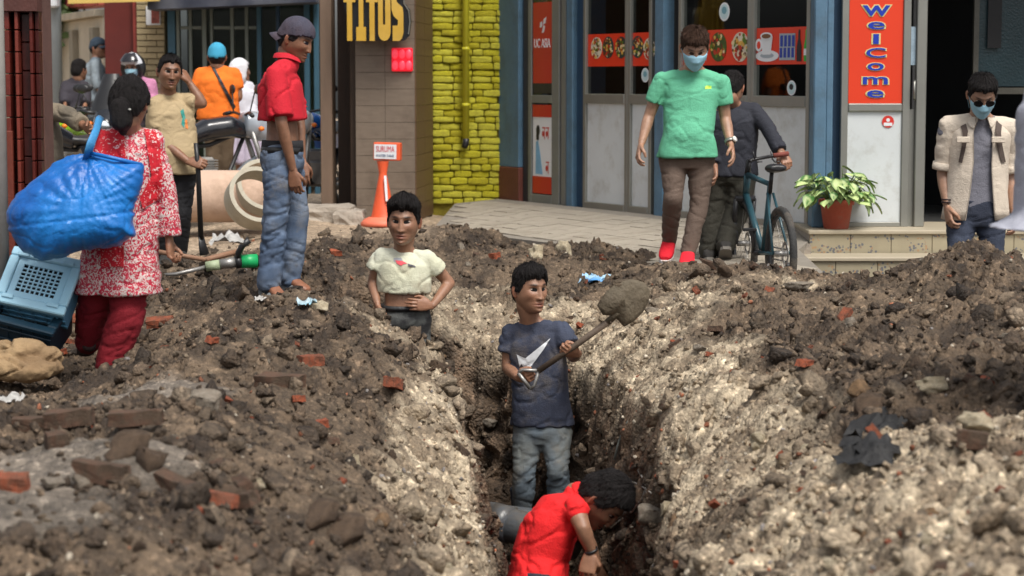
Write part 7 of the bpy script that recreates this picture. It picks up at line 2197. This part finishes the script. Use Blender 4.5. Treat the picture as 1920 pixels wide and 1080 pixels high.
# ------------------------------------------------------------------ motorbikes
def motorbike(base, yaw, label, body, accent, seat_h=.78, sc=1.0, style='sport', windshield=False):
    e = empty('motorbike', base, yaw, label, 'motorbike'); e.scale = (sc, sc, sc)
    X = Vector((1, 0, 0))
    for x in (-.62, .64): 
        wheel('wheel', 0, 0, e, R=.30, tw=.045, spokes=6, pos=Vector((x, 0, .30)), ax_=X)
    bm_ = pm('bike_' + body[0], body[1], .25, .06, 3, 0, coat=.5); am = pm('bike_' + accent[0], accent[1], .25, .05, 3, 0, coat=.5)
    en = MB(); en.box(-.18, .16, -.13, .13, .26, .52, 0, .03); en.box(-.02, .12, -.09, .09, .5, .62, 0, .02)
    for k in range(5): en.box(-.04, .14, -.11, .11, .50 + k * .022, .51 + k * .022)
    en.build('engine', M_STEEL, e)
    fr = MB(); fr.tube([(.45, 0, .86), (.1, 0, .72), (-.35, 0, .70), (-.62, 0, .74)], .02, 8); fr.tube([(.42, 0, .8), (.2, 0, .3), (-.2, 0, .28), (-.62, 0, .30)], .02, 8)
    fr.build('frame', M_BLACK, e, True)
    t = MB(); loft(t, [(Vector((-.12, 0, .78)), Vector((0, .09, 0)), Vector((0, 0, .07))), (Vector((.05, 0, .85)), Vector((0, .14, 0)), Vector((0, 0, .10))), (Vector((.28, 0, .88)), Vector((0, .15, 0)), Vector((0, 0, .10))), (Vector((.42, 0, .84)), Vector((0, .08, 0)), Vector((0, 0, .07)))], 16)
    v, f, n_ = remesh(t, .018, 3); obj('fuel_tank', v, f, bm_, e, True)
    s_ = MB(); loft(s_, [(Vector((-.80, 0, .86)), Vector((0, .07, 0)), Vector((0, 0, .03))), (Vector((-.55, 0, .83)), Vector((0, .12, 0)), Vector((0, 0, .045))), (Vector((-.2, 0, .78)), Vector((0, .13, 0)), Vector((0, 0, .045))), (Vector((.0, 0, .80)), Vector((0, .08, 0)), Vector((0, 0, .04)))], 14)
    v, f, n_ = remesh(s_, .018, 3); obj('seat', v, f, M_BLACK, e, True)
    tl = MB(); tl.prism([(-.9, .82), (-.55, .62), (-.2, .62), (-.15, .74), (-.6, .80)], .20, 0, Matrix.Translation((0, -.10, 0))); tl.build('tail_panel', bm_, e)
    fk = MB()
    for s in (-.09, .09): fk.tube([(.44, s, .90), (.64, s, .30)], [.022, .028], 8)
    fk.build('fork', M_STEEL, e, True)
    for x in (.64, -.62):
        g = MB(); V, F = [], []
        for i in range(9):
            a = R_(20 + 140 * i / 8) if x > 0 else R_(30 + 110 * i / 8)
            for s in (-.06, 0, .06): V.append(Vector((x + .345 * math.cos(a), s, .30 + .345 * math.sin(a) - abs(s) * .25)))
        for i in range(8):
            for j in range(2): F.append((i * 3 + j, i * 3 + j + 1, i * 3 + j + 4, i * 3 + j + 3))
        g.add(V, F).build('mudguard', am if x > 0 else M_BLACK, e, True)
    hb = MB(); hb.tube([(.36, -.36, .98), (.40, -.18, 1.0), (.42, 0, .97), (.40, .18, 1.0), (.36, .36, .98)], .012, 8); hb.build('handlebar', M_BLACK, e, True)
    for s in (-1, 1):
        MB().tube([(.385, s * .24, .995), (.355, s * .38, .975)], .018, 8).build('grip', M_BLACK, e, True)
        mm = MB(); mm.tube([(.40, s * .2, 1.0), (.42, s * .27, 1.18)], .006, 6); mm.ball((.43, s * .30, 1.20), .055, 2, 0, (.3, 1.2, .8)); mm.build('mirror', M_BLACK, e, True)
        MB().ball((.52, s * .16, .86), .03, 1, 0, (1, 1, .8)).build('indicator', pm('amber', srgb(230,120,30), .3), e, True)
    f_ = MB(); loft(f_, [(Vector((.40, 0, .90)), Vector((0, .12, 0)), Vector((0, 0, .10))), (Vector((.52, 0, .88)), Vector((0, .13, 0)), Vector((0, 0, .13))), (Vector((.66, 0, .82)), Vector((0, .08, 0)), Vector((0, 0, .08)))], 16)
    v, f, n_ = remesh(f_, .018, 3); obj('fairing', v, f, am, e, True)
    MB().ball((.66, 0, .83), .075, 2, 0, (.45, 1.1, .9)).build('headlight', pm('lamp_glass', srgb(205,212,220), .1, .05, 3, 0), e, True)
    MB().ball((-.90, 0, .83), .05, 2, 0, (.5, 1.4, .7)).build('tail_light', pm('tail_red', srgb(200,25,25), .2, .05, 3, 0), e, True)
    MB().tube([(.1, .10, .30), (-.2, .14, .25), (-.75, .17, .40)], [.025, .035, .045], 12).build('exhaust', M_STEEL, e, True)
    if windshield:
        V, F = [], []
        for j in range(5):
            for i in range(9):
                a = R_(-75 + 150 * i / 8); r = .20 - .03 * j
                V.append(Vector((.40 + r * math.cos(a) * .7 - j * .02, r * math.sin(a), .98 + j * .09)))
        for j in range(4):
            for i in range(8): F.append((j * 9 + i, j * 9 + i + 1, (j + 1) * 9 + i + 1, (j + 1) * 9 + i))
        MB().add(V, F).build('windscreen', M_BLACK, e, True)
    return e
motorbike((W(372, 300, 18.4).x, 18.4, .02), R_(28), 'black motorbike with silver, red and blue fairing standing behind the concrete pipe', ('black', srgb(26,28,34)), ('silver', srgb(150,158,168)))
motorbike((W(596, 300, 20.6).x, 20.6, .02), R_(-105), 'white and blue motorbike parked at the brown doorway behind the man in the red polo', ('blue', srgb(40,110,200)), ('white', srgb(200,204,208)))
motorbike((W(150, 280, 20.2).x, 20.2, .02), R_(250), 'dark motorbike with lime green front parked behind the woman', ('lime', srgb(140,200,40)), ('lime', srgb(140,200,40)))
motorbike((W(108, 280, 17.5).x, 17.5, .02), R_(215), 'black and white motorbike parked nearest the tiled wall', ('black', srgb(26,28,34)), ('white', srgb(200,204,208)))
motorbike((W(140, 260, 22.6).x, 22.6, .02), R_(262), 'white fronted scooter like motorbike beneath the man in the dark jacket', ('white', srgb(200,204,208)), ('white', srgb(200,204,208)))
motorbike((W(232, 260, 21.2).x, 21.2, .02), R_(262), 'black motorbike with tall dark windscreen under the helmeted rider', ('black', srgb(26,28,34)), ('black', srgb(26,28,34)), windshield=True)
# ------------------------------------------------------------------ bricks and stones one can pick out (parts of the ground)
def bigrock(n, seed, boxy, amp):
    sh, F = rock_shapes(2, n, amp, seed, boxy); return sh, F
def soilmat(name, col, tint, dirt, rough=.85):
    return pm(name, col, rough, .25, 9, .5, 45, tint=tint, dirt=dirt, dscale=14)
DIRT = srgb(92,76,60)
M_BRK = [soilmat('red_brick', srgb(158,84,56), srgb(122,74,54), DIRT), soilmat('orange_brick', srgb(176,90,58), srgb(146,78,54), srgb(120,88,66)), soilmat('muddy_brick', srgb(98,72,56), srgb(82,66,52), srgb(78,66,54))]
M_STN = [soilmat('grey_stone', srgb(150,140,126), srgb(128,116,102), DIRT), soilmat('pale_stone', srgb(205,192,165), srgb(180,165,138), srgb(150,130,105)), soilmat('mud_lump', srgb(92,74,58), srgb(74,58,44), DIRT), soilmat('brown_stone', srgb(148,118,86), srgb(116,92,68), DIRT)]
def brick_shape(seed, lx=1.0, broken=True):
    bm = bmesh.new(); bmesh.ops.create_cube(bm, size=1)
    for v in bm.verts: v.co = Vector((v.co.x * lx, v.co.y * .5, v.co.z * .30))
    bmesh.ops.subdivide_edges(bm, edges=bm.edges[:], cuts=3, use_grid_fill=True)
    rg = np.random.default_rng(seed)
    n = Vector(rg.normal(size=3)); n.z *= .3; n.y *= .5; n.normalize(); d = lx * rg.uniform(.22, .38)
    for v in bm.verts:
        if broken:
            dd = v.co.dot(n) - d
            if dd > 0: v.co -= n * dd
        q = np.array([v.co[:]]); v.co += Vector((vnoise(q * 7 + seed, 1)[0], vnoise(q * 7 + seed, 2)[0], vnoise(q * 7 + seed, 3)[0])) * .03
    V = np.array([v.co[:] for v in bm.verts]); F = [[v.index for v in f.verts] for f in bm.faces]; bm.free()
    return V, F
BRM, STM = [], []
for i in range(12):
    V, F = brick_shape(50 + i, [1, .6, .8][i % 3]); BRM.append(mesh_of('brick', V, F, M_BRK[[0, 1, 2, 0, 1, 2, 2, 1, 2, 0, 2, 2][i]]))
_i3 = ico(3)
def stone_shape(seed):
    q = _i3[0] * .6 + np.clip(_i3[0] * 1.4, -.75, .75) * .4; q = q * (1 + .45 * fbm(_i3[0] * 1.4 + seed * 7.3, 4, seed))[:, None]
    rg = np.random.default_rng(seed)
    for _ in range(7):
        n = rg.normal(size=3); n /= np.linalg.norm(n); d = q @ n; q = q - np.maximum(d - rg.uniform(.45, .8), 0)[:, None] * n
    return q * (1 + .10 * fbm(q * 5, 3, seed + 1))[:, None]
for i in range(12):
    STM.append(mesh_of('stone', stone_shape(77 + i) * .5, _i3[1], M_STN[i % 4]))
def put_piece(name, me, u, v, size, rz=None, tilt=.35, sink=.3, sc=(1, 1, 1), mat=None, rg_=np.random.default_rng(4)):
    p = on_wall(u, v); z = ground_z(p.x, p.y)
    o = inst(name, me, ground, (p.x, p.y, z + size * (.25 - sink * .35)), (rg_.uniform(-tilt, tilt), rg_.uniform(-tilt, tilt), rg_.uniform(0, 6.28) if rz is None else rz), (size * sc[0], size * sc[1], size * sc[2]))
    return o
# pieces the photograph shows large: (u, v, length in photograph pixels, kind, turn)
def bk(u, v, px, k, rz=None, sc=(1, 1, 1), tilt=.3):
    p = on_wall(u, v); put_piece('brick', BRM[k], u, v, px * p.y / 4000, rz, tilt, .15, sc)
def sn(u, v, px, k, rz=None, sc=(1, 1, 1), tilt=.3, sink=.3):
    p = on_wall(u, v); put_piece('stone', STM[k], u, v, px * p.y / 4000, rz, tilt, sink, sc)
bk(98,832,66,2,.5,(1,1.4,1.6),.1); bk(130,800,110,5,-.1,(1,.8,.9),.1); bk(60,806,90,8,.05,(1,.8,.9),.1); bk(255,800,125,5,0,(1,.7,.7),.05)
bk(525,732,110,5,-.5,(1,.9,.7),.1); bk(412,880,60,6,-.9,(1,1,1.2)); bk(190,930,140,8,-.35,(1,.5,.9),.1); bk(20,1062,75,3,.1,(1,1.2,1.5),.1)
bk(330,1050,70,1,.6); bk(400,1068,90,0,-.4); bk(330,950,110,8,-.5,(1,.6,.8)); bk(440,960,120,8,-.5,(1,.6,.7)); bk(583,682,45,3,.5,(1,1.2,1.5)); bk(740,725,50,0,1.2,(1,1,1.3))
bk(928,485,34,1,.2,(1,1,1.3)); bk(1508,688,50,4,.7,(1,.9,.8)); bk(1852,712,44,7,-.3); bk(1815,825,90,2,-.25,(1,1,1.2),.15); bk(655,600,40,2,1.0); bk(600,800,50,1,.3); bk(620,830,44,6,2)
bk(560,755,40,7,.2); bk(115,662,34,1,.4); bk(128,640,30,3,.2); bk(300,610,50,0,.1); bk(640,905,30,4,1); bk(480,1000,40,2,1.4); bk(1280,1060,50,1,.2); bk(1190,870,30,4,.2); bk(1265,640,24,7,.1); bk(1330,665,26,4,.6)
bk(630,470,34,7,.2); bk(845,660,34,5,.3); bk(140,600,40,0,.5,(1,1,1.3)); bk(1330,500,50,8,.35,(1,.6,.8)); bk(280,450,40,1,.2); bk(395,460,36,4,.8); bk(300,440,30,3,.1)
sn(660,862,62,1,.3,(1,.8,.6)); sn(100,992,62,0,0,(1,.8,.4)); sn(160,985,50,4,.4); sn(1755,728,90,1,.4,(1,.35,.35),.1); sn(1835,800,80,5,.2,(1,.6,.5)); sn(920,775,40,0,.3,(1,.7,.6))
sn(365,1000,44,9,1,(1,.5,.5)); sn(480,905,60,1,.5,(1,.6,.4)); sn(1225,960,60,0,1.2,(1,.9,1)); sn(820,690,50,6,.4,(1,.5,.6)); sn(655,1005,90,2,.2,(1,1,.8)); sn(250,850,90,2,.3,(1,.7,.7)); sn(280,865,80,6,.3,(1,.7,.7))
sn(390,770,90,0,.6,(1,.7,.7)); sn(1060,470,34,5,.3); sn(1008,480,36,1,.4); sn(1500,545,80,0,.2,(1,.6,.3),.1); sn(1120,445,40,2,.2,(1,1,1)); sn(860,455,46,6,.2); sn(1640,775,70,2,.4); sn(420,940,110,10,.2,(1,.7,.7)); sn(610,975,70,2,.2)
sn(1900,640,60,0,.3,(1,.7,.4)); sn(1610,740,50,3,.3); sn(1420,830,30,1,.2); sn(715,980,40,3,.2); sn(600,580,50,5,.1,(1,.6,.5),.1)
# further loose ones, seen over the whole dig
rg = np.random.default_rng(99)
Pp, nr_, pal_, sdd, _ = scatter(420, 77, None, lambda X, Y, Z, p, s: 1.0 * (s < .05))
for i in range(420):
    if len([1]) and i < 220:
        s = .03 + .075 * rg.random() ** 1.8
        o = inst('brick', BRM[int(rg.integers(0, 12))], ground, (Pp[i][0], Pp[i][1], Pp[i][2] + s * .10), (rg.uniform(-.8, .8), rg.uniform(-.8, .8), rg.uniform(0, 6.28)), (s, s, s))
    else:
        s = .03 + .09 * rg.random() ** 2.4
        k = int(rg.choice([0, 1, 4, 5, 9, 3, 7, 11] if pal_[i] > .5 else [2, 6, 10, 2, 6, 0, 3, 8]))
        o = inst('stone', STM[k], ground, (Pp[i][0], Pp[i][1], Pp[i][2] + s * .08), (rg.uniform(-.6, .6), rg.uniform(-.6, .6), rg.uniform(0, 6.28)), (s, s * rg.uniform(.6, 1), s * rg.uniform(.5, .9)))

# members of a kind share a group
GROUPS = [('motorbike', 'motorbikes parked along the far side of the street'), ('concrete_ring', 'concrete rings by the large pipe'), ('water_pipe', 'water pipes crossing the trench'),
          ('plastic_crate', 'plastic crates stacked at the left edge'), ('plastic_scrap', 'plastic scraps littering the dug up ground'), ('dark_cloth', 'black sheet scraps on the right bank'),
          ('old_cable', 'cables hanging in the trench')]
for o in SC.objects:
    if o.parent is None and o.get('category'):
        for n, g in GROUPS:
            if o.name.split('.')[0] == n: o['group'] = g
tri_n = sum(len(o.data.loops) - 2 * len(o.data.polygons) for o in SC.objects if o.type == 'MESH')
print('triangles', tri_n)
